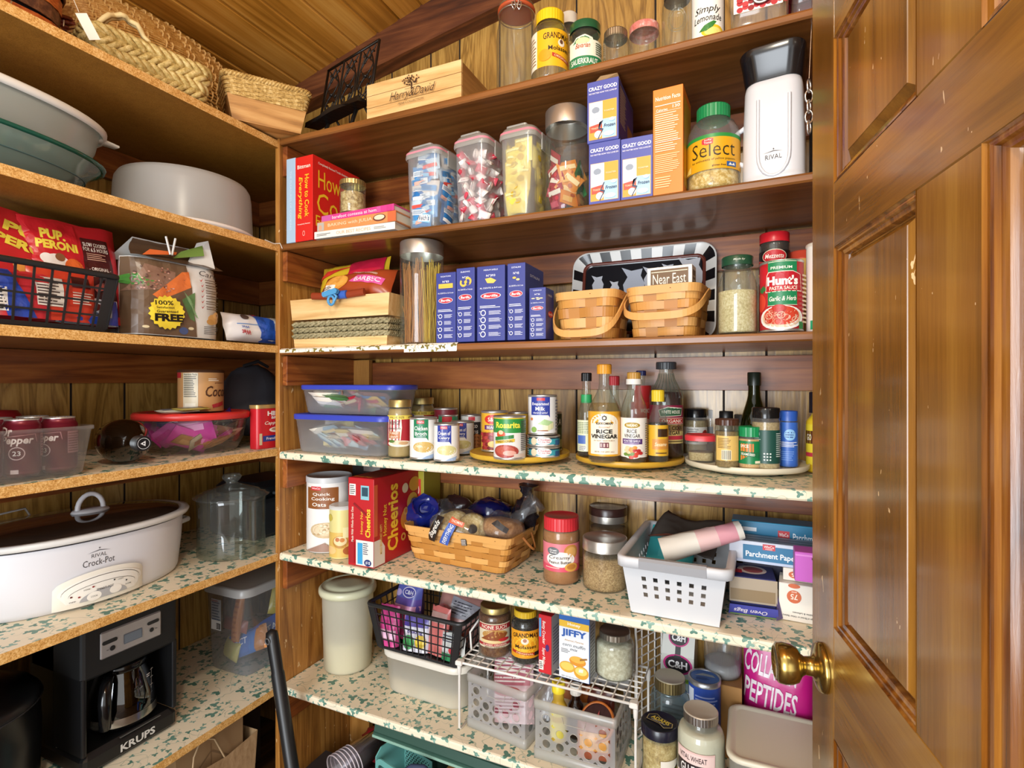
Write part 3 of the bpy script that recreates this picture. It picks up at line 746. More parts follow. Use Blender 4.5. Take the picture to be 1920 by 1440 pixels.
topjar(997, 1066, .012, 30, 'molasses_jar', 'empty glass jar with a yellow lid and orange molasses label on the top shelf', lambda r, h: jprof(r, h*.9, r*.7, h*.66),
       lidspec=lambda r, h: (r*.76, h*.84, h, P('e8c21c', .35), 60), lab=lambda r, h: ('f2b21e', h*.15, h*.66, r, -r*1.5, r*1.3,
       [('r', -r*1.5, h*.15, -r*.75, h*.66, 'efe6cf'), ('l', -r*1.42, h*.2, -r*.82, h*.6, 9, '9a7a50'), ('t', 'GRANDMAS', r*.38, h*.57, r*1.5, h*.085, '2a1a0e', {'arc': .003}), ('e', r*.62, h*.475, r*.2, h*.05, 'f4e4cc'), ('e', r*.62, h*.49, r*.1, h*.03, '6a4632'), ('t', 'Molasses', r*.5, h*.395, r*1.2, h*.06, '2a1a0e'), ('p', [(r*.1, h*.33), (r*1.15, h*.26), (r*1.15, h*.21), (r*.1, h*.28)], 'b3301c'), ('t', 'ORIGINAL', r*.62, h*.27, r*.85, h*.03, 'f4d9a0', {'tilt': -14}), ('e', -r*.3, h*.3, r*.35, h*.08, 'e69a1a')]))
topjar(1047, 1086, .10, 30, 'apothecary_jar', 'clear glass jar half hidden behind the yellow-lidded molasses jar', lambda r, h: jprof(r, h*.9, r*.75, h*.6), lidspec=lambda r, h: (r*.85, h*.86, h, P('cfc9ba', .3), 0, None, .006))
topjar(1066, 1128, .012, 52, 'sauerkraut_jar', 'empty glass jar with a dark green lid and sauerkraut label', lambda r, h: jprof(r, h*.9, r*.84, h*.66),
       lidspec=lambda r, h: (r*.93, h*.83, h, P('1c5636', .3), 0), lab=lambda r, h: ('e9e7cf', h*.04, h*.56, r, -r*1.1, r*1.4,
       [('p', [(-r*.9, h*.5), (-r*.55, h*.62), (0, h*.66), (r*.45, h*.6), (r*.55, h*.5)], 'e9e7cf'), ('p', [(-r*.8, h*.5), (-r*.5, h*.6), (0, h*.63), (r*.38, h*.57)], '3c7a50'), ('e', -r*.15, h*.54, r*.42, h*.06, 'e8d9a0'), ('t', 'Bavarian', -r*.15, h*.45, r*.9, h*.1, 'b8502c', {'sh': .4}), ('r', -r*1.1, h*.04, r*1.4, h*.24, '1f7a4c'), ('t', 'SAUERKRAUT', -r*.05, h*.14, r*1.7, h*.11, 'f4f1e2'), ('l', r*.65, h*.27, r*1.3, h*.52, 6, '4a5a40')]))
topjar(1130, 1179, .015, 62, 'mason_jar', 'short empty mason jar with a dull metal lid, between two wider lids', lambda r, h: jprof(r, h*.92, r*.86, h*.66), lidspec=lambda r, h: (r*.9, h*.78, h, P('a49a86', .35, .9), 70))
topjar(1178, 1238, .02, 52, 'jam_jar', 'small jar with a red and white gingham lid', lambda r, h: jprof(r, h*.92, r*.86, h*.66), lidspec=lambda r, h: (r*.93, h*.78, h, speckle('gingham_print', ('b43a34', 'd98a80', 'f3e6de'), 60, .4), 0))
t = topjar(1240, 1299, .015, 1, 'mason_jar', 'taller empty mason jar with embossed oval, open top, left of the lemonade', lambda r, h: jprof(r, h*1.08, r*.82, h*.74), lidspec=lambda r, h: (r*.86, h*.98, h*1.1, P('8a8272', .35, .9), 70))
m = MB()
R_ = wpx(33, aty(1266, YB+.05))*.93
for e in (.9, .7): m.tube([s_cyl(R_)[0](.022*e*cos(2*pi*k/20), .055+.03*e*sin(2*pi*k/20), .0008) for k in range(20)], .0011, GLASS, 5, True)
m.build('embossing', t)
# lemonade
(c, r, h, z) = cylf(1297, 1357, .02, -70, 0)
vessel('juice_bottle', 'white-labelled lemonade bottle with a lemon and green leaf on the top shelf', 'bottle', c, z, jprof(r, h, r*.5, h*.75), GLASSY, lab=('f1efe6', .006, h*.7, r, -r*1.35, r*1.35,
    [('t', 'Simply', 0, h*.335, r*1.7, h*.10, '2a2a28', {'sh': .25}), ('t', 'Lemonade', .0, h*.245, r*1.85, h*.075, '2a2a28', {'sh': .15}), ('e', r*.35, h*.088, r*.75, h*.07, 'e8c22a'), ('e', r*.35, h*.08, r*.55, h*.048, 'f0dc7a'), ('p', [(-r*.55, h*.1), (-r*.2, h*.16), (r*.35, h*.2), (r*.55, h*.19), (r*.3, h*.13), (-r*.1, h*.09)], '2f7a34')]))
# cranberry tub
cx, fy, wd = fpos(1368, 1482, .012, 0); z = zb(0, cx)
t = rtub('fruit_box', 'clear plastic tub with a red cranberry label at the right of the top shelf', 'box', (cx, fy+.05), z+.0005, wd, .10, .10, .022, GLASSY, .96)
m = MB(); dec(m, s_front(-.0), [('r', -wd/2+.008, .03, wd/2-.014, .098, 'f3ece4')]+[('e', -wd/2+.02+.011*(k % 9), .036+.010*(k//9)+.004*(k % 2), .0062, .0058, ('b3202a', 'c8343a', '8f1620')[k % 3]) for k in range(36)]+[('e', .004, .048, .017, .012, '4a1a1c'), ('e', .004, .048, .015, .010, 'f3ece4'), ('e', .004, .048, .011, .007, '4a3a3a')], .0)
m.T = None; o = m.build('label_sheet', t, (0, -.0512, 0))
cx, fy, wd = fpos(1487, 1533, .012, 0)
t = rtub('fruit_box', 'clear plastic tub with a red top, partly behind the door on the top shelf', 'box', (cx, fy+.05), zb(0, cx)+.0005, wd, .10, .09, .012, GLASSY, .97, lidm=P('c7343c', .4), liddrop=.045, lidh=.05)

# ================================================================ second shelf: books, snack containers, boxes
i = 1
cx, fy, wd = fpos(535.5, 553.5, .008, 1); z = zb(1, cx)
def book(label, loc, w, d, h, hexc, rz=0, spine=None, cover=None, pages='e8e0cc', lying=False, group=None, name='book', b=.003):
    """standing: spine faces front (w thick, d wide, h tall); lying: spine faces front (w long, d deep, h thick)"""
    t = thing(name, label, 'book', loc, rz, group); c = P(hexc, .35); m = MB(); e = .0025
    if lying:
        m.box(-w/2, w/2, 0, d, 0, e, c); m.box(-w/2, w/2, 0, d, h-e, h, c)
        m.box(-w/2, w/2, -.001, e, 0, h, c, .0008); dec(m, s_front(-.001), spine or [], .0005); m.build('cover', t)
        m = MB(); m.box(-w/2+.003, w/2-.003, e, d-.003, e, h-e, P(pages, .8)); m.build('pages', t)
    else:
        m.box(-w/2, -w/2+e, 0, d, 0, h, c); m.box(w/2-e, w/2, 0, d, 0, h, c); m.box(-w/2, w/2, -.002, e, 0, h, c, .001)
        dec(m, s_front(-.002), spine or [], .0005); dec(m, s_right(w/2), cover or [], .0005); m.build('cover', t)
        m = MB(); m.box(-w/2+e, w/2-e, e, d-.004, .003, h-.003, P(pages, .8)); m.build('pages', t)
    return t
h = zpy((cx, fy), 298)-z
book('thin pale blue paperback standing against the shelf side', (cx+.004, fy, z), wd*.92, .17, h, 'a9c3d8', 0, [('t', 'THE PLEASURES OF COOKING', 0, h*.5, .007, h*.7, 'c9dbe8', {'rot': -90})])
cx, fy, wd = fpos(554, 588, .008, 1); h = zpy((cx, fy), 293)-z
A = '"How to Cook'
book('thick red cookbook with big yellow lettering standing beside the pale blue paperback', (cx, fy, z), wd*.97, .205, h, 'd5261f', radians(-1), 
     [('t', 'Bittman', 0, h*.88, wd*.72, h*.045, 'f6e9d8'), ('t', 'How to Cook', wd*.17, h*.53, wd*.24, h*.5, 'f3c62e', {'rot': -90}), ('t', 'Everything', -wd*.2, h*.51, wd*.26, h*.5, 'f3c62e', {'rot': -90, 'sh': .2}), ('t', 'Completely Revised', 0, h*.2, wd*.7, h*.018, 'f6e9d8'), ('e', 0, h*.09, .005, .008, 'f0b0a0'), ('e', 0, h*.09, .0035, .006, 'd5261f')],
     [('t', 'Completely Revised Tenth Anniversary Edition', .105, h*.925, .17, h*.035, 'f6e9d8'), ('t', 'How to', .095, h*.74, .15, h*.21, 'f3c62e', {'b': .0}), ('t', 'Cook', .10, h*.46, .17, h*.25, 'f3c62e', {'b': .0}), ('t', 'Everything', .105, h*.22, .19, h*.17, 'f3c62e', {'b': .0})])
xL, xR = xx(591, .004), xx(740, .004); bw = xR-xL; bx = (xL+xR)/2; by = YB+.004; bz = zb(1, bx)+.003
bh = [.021, .030, .019]
book('white-spined recipe book at the bottom of the lying stack', (bx, by, bz), bw*.985, .20, bh[0], 'ece6da', radians(2), [('t', 'OUR BEST RECIPES', .0, bh[0]*.5, bw*.42, .009, 'c9a57c', {'b': 0}), ('l', -bw*.46, .006, -bw*.28, .014, 2, '6a6a6a'), ('l', bw*.25, .006, bw*.4, .014, 2, '8a8a8a')], lying=True)
book('orange baking book in the middle of the lying stack', (bx+.004, by+.003, bz+bh[0]+.0005), bw*.99, .195, bh[1], 'dd8f56', 0, [('t', 'BAKING with JULIA', -.02, bh[1]*.5, bw*.56, .012, 'f3d9b4', {'b': 0}), ('r', -bw*.49, .003, -bw*.40, bh[1]-.003, 'b8b0a4'), ('e', -bw*.45, .012, .006, .008, 'd9a080'), ('e', bw*.3, .016, .022, .010, '6a3a28'), ('e', bw*.3, .017, .018, .007, 'e8d2b4'), ('r', bw*.4, .001, bw*.495, bh[1]-.001, 'd4683c')], lying=True)
z3 = bz+bh[0]+bh[1]+.001
book('pink-spined home cookbook on top of the lying stack', (bx+.006, by+.006, z3), bw*.93, .19, bh[2], 'e0428a', radians(-1.5), [('t', 'barefoot contessa at home', -.005, bh[2]*.5, bw*.6, .0095, 'f9dfe6', {'b': .006}), ('r', -bw*.46, .001, -bw*.33, bh[2]-.001, 'c85aa0'), ('r', bw*.26, .001, bw*.31, bh[2]-.001, 'd0569a'), ('r', bw*.38, .001, bw*.44, bh[2]-.001, 'c83a80')], lying=True)
zt = z3+bh[2]
OAT = speckle('granola_clusters', ('7a5a30', 'c9a56a', 'ead6a8'), 110, .8, (.36, .62)); 
c = aty(661.5, YB+.045); r = wpx(24.5, c)*cosa(661); h = zpy(c, 342)-zt
t = vessel('granola_jar', 'small jar of granola with a brass-coloured lid on top of the book stack', 'jar', c, zt+.0005, [(r*.8, .001), (r*.95, 0), (r, .004), (r, h*.8), (r*.96, h*.9)], GLASS, (r*1.02, h*.85, h, GOLDLID, 60, P('d9cda0', .3, .8)), None)
m = MB(); lo = []
for k, zz in enumerate([.003]+[h*.62*q/7 for q in range(1, 8)]): lo.append([(r*.93*cos(2*pi*j/26)*(1+.02*noise.noise((j, k*2.1, 1))), r*.93*sin(2*pi*j/26)*(1+.02*noise.noise((j, k, 4))), zz+(.004*noise.noise((j*1.7, k, 2)) if k > 6 else 0)) for j in range(26)])
m.loft(lo, OAT); m.build('contents', t); m = None

# snack containers
def cereal_box(label, px0, px1, d, pt, dep, rz, gask='d98a98'):
    cx, fy, wd = fpos(px0, px1, d, 1); z = zb(1, cx); h = zpy((cx, fy+.02), pt)-z
    t = thing('food_container', label, 'container', (cx, fy+dep/2, z), radians(rz))
    def lp(k, zz, e=0): return at_z(rrect(wd*k+2*e, dep*k+2*e, .024, 6), zz)
    m = MB(); m.loft([lp(.86, 0), lp(.90, .004), lp(.97, h*.55), lp(.985, h*.84), lp(.99, h*.86)], BINP, True, False); m.build('body', t)
    m = MB(); m.loft([lp(1, h*.82, .002), lp(1, h*.84, .004), lp(1, h*.87, .003)], FROST, False, False); m.loft([lp(1, h*.895, .001), lp(1, h*.935, -.004), lp(1, h*.94, -.012)], FROST, False, True)
    for sg in (-1, 1): m.box(sg*(wd/2+.003)-.002, sg*(wd/2+.003)+.002, -dep*.2, dep*.2, h*.72, h*.9, FROST, .001)
    m.build('lid', t)
    m = MB(); m.loft([lp(1, h*.868, .003), lp(1, h*.892, .0025)], P(gask, .5), False, False); part_label(m.build('gasket', t), 'pink rubber gasket')
    m = MB(); m.box(-wd*.32, wd*.26, -dep*.44, -dep*.05, h*.943, h*.972, FROST, .006); m.build('flip_cap', t)
    return cx, fy, wd, z, h, dep, t
def inside(cx, fy, wd, z, h, dep, lvl, per, pw=.05, hp=.058):
    def pl(k, rnd):
        row = k//per; q = k % per; zz = z+.012+hp/2+row*lvl; k_ = .92+.06*min(1, row*lvl/h)
        hx, hy = wd/2*k_-.010, dep/2*k_-.010; u = rnd.uniform(-1, 1)
        if q < 2 or q == 5: x, y, rz = u*max(0, hx-pw*.46), (-hy if q < 2 else hy), rnd.uniform(-.1, .1)
        else: x, y, rz = (hx if q < 4 else -hx), u*(hy-pw*.5), pi/2+rnd.uniform(-.12, .12)
        return (cx+x, fy+dep/2+y, zz), (rnd.uniform(-.12, .12), rnd.uniform(-.3, .3) if q > 1 and q != 5 else rnd.uniform(-.15, .15), rz)
    return pl
b1 = cereal_box('tall lidded plastic container of blue fruit snack pouches', 759, 826, .020, 268, .15, -6)
heap(48, inside(*b1[:6], .021, 6, .056, .06), [(.056, .06)], ['3b83c0', '4a92cc', 'bcd2e2', '2f74b4', 'd8d2cc'], 'snack_pouch', 'blue and white fruit snack pouch inside the left lidded container', 'snack pouch', 'fruit snack pouches in the left container', 4, lambda i, w, h: [('r', -w*.42, 0, w*.42, h*.25, ('dfe6ea', 'dfe6ea', '3b83c0', 'dfe6ea', '5a9ad0')[i]), ('l', -w*.36, .002, w*.36, h*.22, 5, '5a7a9a'), ('r', -w*.4, -h*.4, w*.4, -h*.25, ('e8b0a0', '8ac0e0', 'e0584c', 'f0eee8', '4a92cc')[i])])
m = MB(); fx = s_front(0); cxx = b1[0]
pouch('snack_pouch', "blue fruit snack pouch with white Welch's lettering at the foot of the left container", 'snack pouch', (b1[0]-.004, b1[1]+.012, b1[3]+.010), (0, radians(8), radians(-6)), .052, .055, .010, '2f86c6', [('p', [(-.025, .012), (-.02, .045), (.0, .036), (.025, .03), (.025, .008)], '8cc4e6'), ('r', -.024, .012, .024, .03, 'f0f2f2'), ('t', "Welch's", 0, .022, .042, .014, '1c3c5c')], 8, n=8)
b2 = cereal_box('tall lidded plastic container of red and white wrapped candies', 850, 915, .020, 246, .15, -5)
def pl2(k, rnd):
    cx, fy, wd, z, h, dep = b2[:6]; row = k//11; f = (k % 11+rnd.random()*.7)/11; ang = f*2*pi
    return (cx+wd*.375*max(-1, min(1, 1.35*cos(ang))), fy+dep/2+dep*.40*max(-1, min(1, 1.35*sin(ang))), z+.018+row*.0205), (rnd.uniform(-1, 1), rnd.uniform(-1, 1), rnd.uniform(0, 6))
heap(99, pl2, [(.03, .022), (.026, .026)], ['c8485a', 'efe6e0', 'e6dcd6', 'b83448', 'f2ece8'], 'wrapped_candy', 'red and white wrapped candy inside the middle lidded container', 'candy', 'wrapped candies in the middle container', 7, lambda i, w, h: [('r', -w*.2, -h*.45, w*.25, h*.45, ('efe6e0', 'c8485a', 'd06070', 'efe6e0', 'e8a0a8')[i])], flat=.3)
b3 = cereal_box('tall lidded plastic container of yellow snack packets', 936, 1004, .020, 230, .15, -4, 'd9808c')
heap(48, inside(*b3[:6], .0185, 6, .048, .06), [(.048, .06)], ['e6cf4a', 'ecd85c', 'd9bd3a', 'f0e078'], 'snack_packet', 'yellow snack packet inside the right lidded container', 'snack packet', 'yellow snack packets in the right container', 9, lambda i, w, h: [('e', 0, 0, w*.2, h*.13, ('caa82a', 'e0c84a', 'b89a24', 'd8c040')[i]), ('r', -w*.4, h*.3, w*.4, h*.4, 'f2e8a0')])
# tea jar with steel lid
(c, r, h, z) = cylf(1022, 1104, .018, 212, 1)
vessel('storage_jar', 'tall glass storage jar of tea packets with a brushed steel lid on the second shelf', 'jar', c, z, [(r*.85, .001), (r*.97, 0), (r, .006), (r, h*.74), (r*.94, h*.80)], GLASS, (r*.99, h*.83, h, STEEL, 0))
def plt(k, rnd):
    row = k//6; ang = (k % 6)/6*2*pi+row; return (c[0]+r*.62*cos(ang), c[1]+r*.62*sin(ang), z+.042+row*.028), (rnd.uniform(-.4, .4), rnd.uniform(-.8, .8), ang+pi/2+rnd.uniform(-.3, .3))
heap(20, plt, [(.05, .058)], ['d9822c', '3c8a4a', 'e09a48', 'c8662c', 'a82c44'], 'tea_packet', 'orange, green or red tea packet inside the steel-lidded storage jar', 'tea packet', 'tea packets in the storage jar', 3, lambda i, w, h: [('r', -w*.4, h*.1, w*.4, h*.3, ('f0d2a0', 'e6ecd8', 'a84a20', 'f0c890', 'efe4dc')[i]), ('r', -w*.4, -h*.4, w*.1, -h*.15, ('e8b060', '2a6a38', 'f4e0b0', '3c8a4a', 'd05a70')[i]), ('e', w*.1, -h*.05, w*.12, h*.09, ('a8481c', 'f0d040', 'e6e0d0', '8a3a1c', 'd83a50')[i])], flat=.08)
# toaster pastry boxes
def crazy(w, h):
    g = min(w*.5, .03); y0 = h*.045; y1 = h*.66
    it = [('t', 'CRAZY GOOD', 0, h*.875, w*.9, h*.062, 'f2f0f4', {'b': .03}), ('t', 'NO MATTER HOW YOU LOVE EM', 0, h*.80, w*.88, h*.026, 'e6e4f0', {'b': .02}),
          ('r', -w*.44, y0, w*.44, y1, 'e9b45a'), ('r', -w*.43, y0+.001, w*.0, y1-.001, 'd8dfe6'), ('r', 0, h*.36, w*.42, y1-.001, 'eda43c'), ('r', 0, y0+.001, w*.42, h*.36, 'a9d2ea'), ('r', -w*.43, y0+.001, -.001, h*.27, 'e9a23c'),
          ('r', -w*.38, h*.38, -w*.04, h*.56, 'c3cdd8'), ('e', -w*.22, h*.52, w*.12, h*.05, '8f9aa8'), ('e', -w*.17, h*.43, w*.15, h*.045, 'f0f2f4'), ('e', -w*.2, h*.6, w*.14, h*.03, 'eef0f2'),
          ('p', [(-w*.4, h*.27), (-w*.02, h*.3), (-w*.02, h*.17), (-w*.4, h*.16)], 'd7503c'), ('t', 'TOASTED', -w*.21, h*.225, w*.3, h*.03, 'f6d8b0'), ('e', -w*.14, h*.12, w*.12, h*.06, 'f4f4f4'), ('p', [(-w*.1, h*.31), (-w*.02, h*.33), (-w*.14, h*.2), (-w*.02, h*.18), (-w*.16, h*.05), (-w*.12, h*.05), (w*.03, h*.2), (-w*.08, h*.22), (w*.02, h*.34)], '33415c'),
          ('t', 'Frozen', w*.22, h*.245, w*.36, h*.055, '2a3a5a', {'sh': .2}), ('t', 'TOASTER', w*.21, h*.48, w*.33, h*.025, 'f6e4c0'), ('e', w*.2, h*.11, w*.17, h*.04, 'd6ecf6'), ('e', w*.3, h*.33, w*.09, h*.03, 'c8e2f0')]
    return it
def pastry(label, l, r, d, pt, z, dep, rz=0, opened=False):
    cx, fy, wd = fpos(l, r, d, 1); h = zpy((cx, fy), pt)-z
    o = carton('pastry_box', label, 'box', (cx, fy, z), wd, dep, h, '4a53a2', {'f': crazy(wd, h), 'r': [('r', .006, .012, dep-.01, h-.012, '54408a'), ('l', .012, h*.3, dep*.5, h*.9, 14, 'cfc2a0'), ('r', dep*.55, h*.1, dep*.9, h*.5, 'a8703c')], 't': [('r', -wd/2+.002, .002, wd/2-.002, dep-.002, '3d468c')]}, radians(rz))
    return o, z+h, cx, fy, wd
o, z1, cx, fy, wd = pastry('blue toaster pastry box at the bottom of the two-box stack', 1104, 1163, .012, 265, zb(1, -.4), .17)
o, z2, cx, fy, wd = pastry('blue toaster pastry box on top of its twin, end flap torn open', 1101, 1160, .012, 149, z1+.0006, .17)
m = MB(); m.add([(-wd/2, .004, 0), (wd/2, .004, 0), (wd/2*.9, -.016, .010), (-wd/2*.2, -.012, .014)], [(0, 1, 2, 3)], P('b08a5c', .7)); m.add([(-wd/2, 0.0, 0), (-wd/2, .05, 0), (-wd/2+.02, .04, .012)], [(0, 1, 2)], P('a37e52', .7))
f = m.build('open_flap', o, (0, .02, z2-z1-.0006))
pastry('blue toaster pastry box standing alone just left of the orange box', 1164, 1224, .012, 256, zb(1, -.33), .17)
cx, fy, wd = fpos(1224, 1281, .012, 1); z = zb(1, cx); h = zpy((cx, fy), 163)-z
nf = [('t', 'Nutrition Facts', 0, h*.905, wd*.82, h*.038, 'f6eee2'), ('r', -wd*.42, h*.835, wd*.42, h*.842, 'f6eee2'), ('t', 'Calories', -wd*.2, h*.795, wd*.38, h*.025, 'f6eee2'), ('t', '130', wd*.28, h*.81, wd*.24, h*.03, 'f6eee2'), ('r', -wd*.42, h*.775, wd*.42, h*.778, 'f6eee2'), ('l', -wd*.42, h*.5, wd*.42, h*.765, 13, 'f0d8b4'), ('r', -wd*.42, h*.49, wd*.42, h*.496, 'f6eee2'), ('l', -wd*.42, h*.40, wd*.42, h*.48, 4, 'f0d8b4'), ('l', -wd*.42, h*.20, wd*.4, h*.38, 10, 'f2c890'), ('l', -wd*.42, h*.06, wd*.2, h*.17, 5, 'f2c890')]
carton('cracker_box', 'tall narrow orange box showing its nutrition panel beside the popcorn jar', 'box', (cx, fy, z), wd, .11, h, 'e5832a', {'f': nf, 'r': [('r', .01, .02, .10, h-.02, 'c9a032')]}, radians(-3))
# popcorn jar
(c, r, h, z) = cylf(1287, 1388, .014, 205, 1)
KERN = speckle('popcorn_kernels', ('8a6a1e', 'd9b248', 'f3e0a0'), 95, .3, (.38, .6))
t = vessel('popcorn_jar', 'big plastic popcorn jar with a green ribbed lid and yellow label', 'jar', c, z, [(r*.8, .001), (r*.95, 0), (r, .012), (r*.985, h*.26), (r*.985, h*.52), (r, h*.62), (r*.96, h*.70), (r*.8, h*.80), (r*.62, h*.845), (r*.58, h*.86), (r*.58, h*.9)], GLASSY,
       (r*.63, h*.85, h, P('17824a', .35), 64), (KERN, h*.27, 1, .003), ('dba21c', h*.21, h*.60, r*.988, -r*1.45, r*1.45,
       [('r', -r*1.45, h*.56, r*1.45, h*.60, '2a8a3c'), ('t', 'Select', 0, h*.435, r*1.7, h*.165, '2b2412', {'b': -.006}), ('t', 'for enthusiasts of yellow popcorn', 0, h*.315, r*1.7, h*.032, '2b2412', {'b': .004}), ('p', [(-r*.42, h*.545), (-r*.2, h*.56), (0, h*.545), (-r*.02, h*.49), (-r*.25, h*.48), (-r*.42, h*.5)], 'd8303c'), ('t', 'Jolly', -r*.2, h*.535, r*.28, h*.022, 'f8e8d8'), ('t', 'Time', -r*.2, h*.505, r*.28, h*.022, 'f8e8d8'), ('t', 'gluten free', r*.2, h*.245, r*.5, h*.025, '2b2412'), ('r', r*.48, h*.232, r*.9, h*.285, '2c5a98'), ('p', [(r*.55, h*.245), (r*.62, h*.275), (r*.7, h*.25), (r*.78, h*.275), (r*.84, h*.245)], 'e8e6dc'), ('p', [(-r*1.4, h*.22), (-r*.9, h*.3), (-r*.9, h*.22)], 'e9c862')]))
# popcorn popper
(c, r, h, z) = cylf(1392, 1512, .018, 118, 1)
PWH = P('d0d3d8', .28)
t = thing('popcorn_popper', 'white electric popcorn popper with a black chute hood on the second shelf', 'popcorn popper', (c[0], c[1], z), face(c)-.1)
bh_ = h*.80
def pl_(k, zz): return [(p[0], p[1], zz) for p in rrect(2*r*k, 2*r*k*.92, r*k*.55, 8)]
m = MB(); m.loft([pl_(.99, 0), pl_(1.0, .004), pl_(1.0, bh_*.05), pl_(.985, bh_*.055), pl_(.97, bh_*.09), pl_(.955, bh_*.5), pl_(.90, bh_*.93), pl_(.86, bh_*.985), pl_(.80, bh_)], PWH); m.build('body', t)
m = MB()
pts = []
for k in range(33):
    a = k/32; 
    if a < .35: pts.append((-.030, bh_*.80-(bh_*.55)*(a/.35)))
    elif a < .65: b_ = (a-.35)/.3*pi; pts.append((-.030*cos(b_), bh_*.25-.045*sin(b_)))
    else: pts.append((.030, bh_*.25+bh_*.55*(a-.65)/.35))
fy = lambda z: -r*.92*(.97-.06*max(0, z/bh_-.1))
m.tube([(p[0]+.004, fy(p[1]) - .001, p[1]) for p in pts], .0035, PWH, 6)
dec(m, (lambda u, v, o: (u, fy(v)-o, v), 0), [('t', 'RIVAL', .004, bh_*.225, .032, .010, '3a3a40', {'b': .0}), ('p', [(-.018, bh_*.265), (.004, bh_*.285), (.026, bh_*.265), (.004, bh_*.278)], '3a3a40'), ('e', .004, bh_*.30, .0015, .0015, '3a3a40')], .0015)
m.build('front_panel', t)
m = MB(); lo = []
for k, (zz, sc_, yo) in enumerate(((bh_*.97, .88, 0), (bh_*1.0, .90, 0), (h*.93, .97, -.006), (h*.99, 1.02, -.012), (h, 1.0, -.012))): lo.append([(p[0], p[1]+yo, zz+(p[1]*-.10)) for p in rrect(2*r*sc_, 2*r*.92*sc_, r*.5, 8)])
m.loft(lo, P('161619', .18), True, True)
m.build('hood', t)
m = MB(); sx0 = -r*.97; m.tube([(sx0+.004, -r*.35, bh_*.62), (sx0-.010, -r*.38, bh_*.58), (sx0-.013, -r*.4, bh_*.42), (sx0-.010, -r*.4, bh_*.28), (sx0+.004, -r*.38, bh_*.24)], .006, PWH, 8); m.build('handle', t)
# things by the door on the second shelf
p_ = aty(1517, YB+.02)
m = MB()
for k in range(5): m.tube([(p_[0]+.007*cos(2*pi*j/12)*(1 if k % 2 else .5), p_[1]+.007*cos(2*pi*j/12)*(.3 if k % 2 else 1), HC+.605-.021*k+.0135*sin(2*pi*j/12)) for j in range(12)], .0018, CHROME, 5, True)
m.tube([(p_[0], p_[1], HC+.62), (p_[0]+.005, p_[1]+.004, zb(0, 0)-.021)], .001, CHROME, 5)
tag(m.build('chain'), 'short steel chain hanging from the top shelf beside the popper', 'chain')
c = aty(1546, YB+.06); z = zb(1, c[0]); vessel('syrup_bottle', 'dark glass bottle mostly behind the door, right of the popper', 'bottle', c, z, bprof(.028, .20, .012, .12, .17), glass('dark_bottle_glass', '5a5350', .5, .05, 1, '2a2422'), (.014, .19, .215, BLACK, 0))
# ================================================================ third shelf: pasta, baskets, tins
# slatted box with a seagrass band
xl0, xr0 = xx(544, .02), xx(730, .02); wd = xr0-xl0; cx = (xl0+xr0)/2; fy = YB+.02; z = ZB[2]+.0015; h = zpy((cx, fy), 556)-z; dp = .155
t = thing('slatted_box', 'pale wooden box with a woven seagrass band, crisp bags piled on it', 'box', (cx, fy+dp/2, z), 0)
GRASSC = speckle('seagrass_rope', ('5c553c', '958a66', 'bcb08c'), 160, .8, (.34, .64), stretch=(1, 1, 1))
def tap(z_): k = .93+.07*z_/h; return k
for z0, z1 in ((0, h*.19), (h*.58, h)):
    m = MB(); 
    def rl(zz, e): return [(sx*(wd/2*tap(zz)+e), sy*(dp/2*tap(zz)+e), zz) for sx, sy in ((-1, -1), (1, -1), (1, 1), (-1, 1))]
    m.loft([rl(z0, 0), rl(z1, 0), rl(z1, -.009), rl(z0, -.009), rl(z0, 0)], PINE, False, False, False); m.build('slat_frame', t)
m = MB()
for row in range(3):
    zz = h*(.245+.12*row)
    for strand in range(3):
        pts = []
        for k in range(120):
            s = k/120; per = [(-1, -1), (1, -1), (1, 1), (-1, 1)]; q = s*4; i_ = int(q); f = q-i_; a, b = per[i_], per[(i_+1) % 4]
            x, y = (a[0]+(b[0]-a[0])*f)*wd/2*.945, (a[1]+(b[1]-a[1])*f)*dp/2*.93
            ph = s*2*pi*22+strand*2*pi/3
            nx, ny = ((0, -1), (1, 0), (0, 1), (-1, 0))[i_]
            pts.append((x+nx*.004*cos(ph), y+ny*.004*cos(ph), zz+.0055*sin(ph)))
        m.tube(pts, .0048, GRASSC, 5, True)
part_label(m.build('seagrass_band', t), 'grey-green braided seagrass')
m = MB(); m.box(-wd*.46, wd*.46, -dp*.46, dp*.46, .001, .006, PINE); m.build('base', t)
zt = z+h
def C_(px, d): return aty(px, YB+d)
pouch('crisp_bag', 'yellow and red crisp bag lying at the back of the pile on the slatted box', 'crisp bag', (C_(668, .13)[0], YB+.10, zt-.03), (radians(-16), radians(-4), 0), .27, .165, .06, 'd8b32a', [('r', 0, .0, .125, .125, 'c4213a'), ('e', -.02, .06, .05, .035, '7a4a2c'), ('e', .05, .08, .04, .03, 'e8c23a'), ('p', [(-.13, .11), (-.04, .13), (.02, .138), (-.1, .138)], 'd23a2c'), ('r', .0, .12, .125, .16, 'b81c3c')], 11, wr=.004)
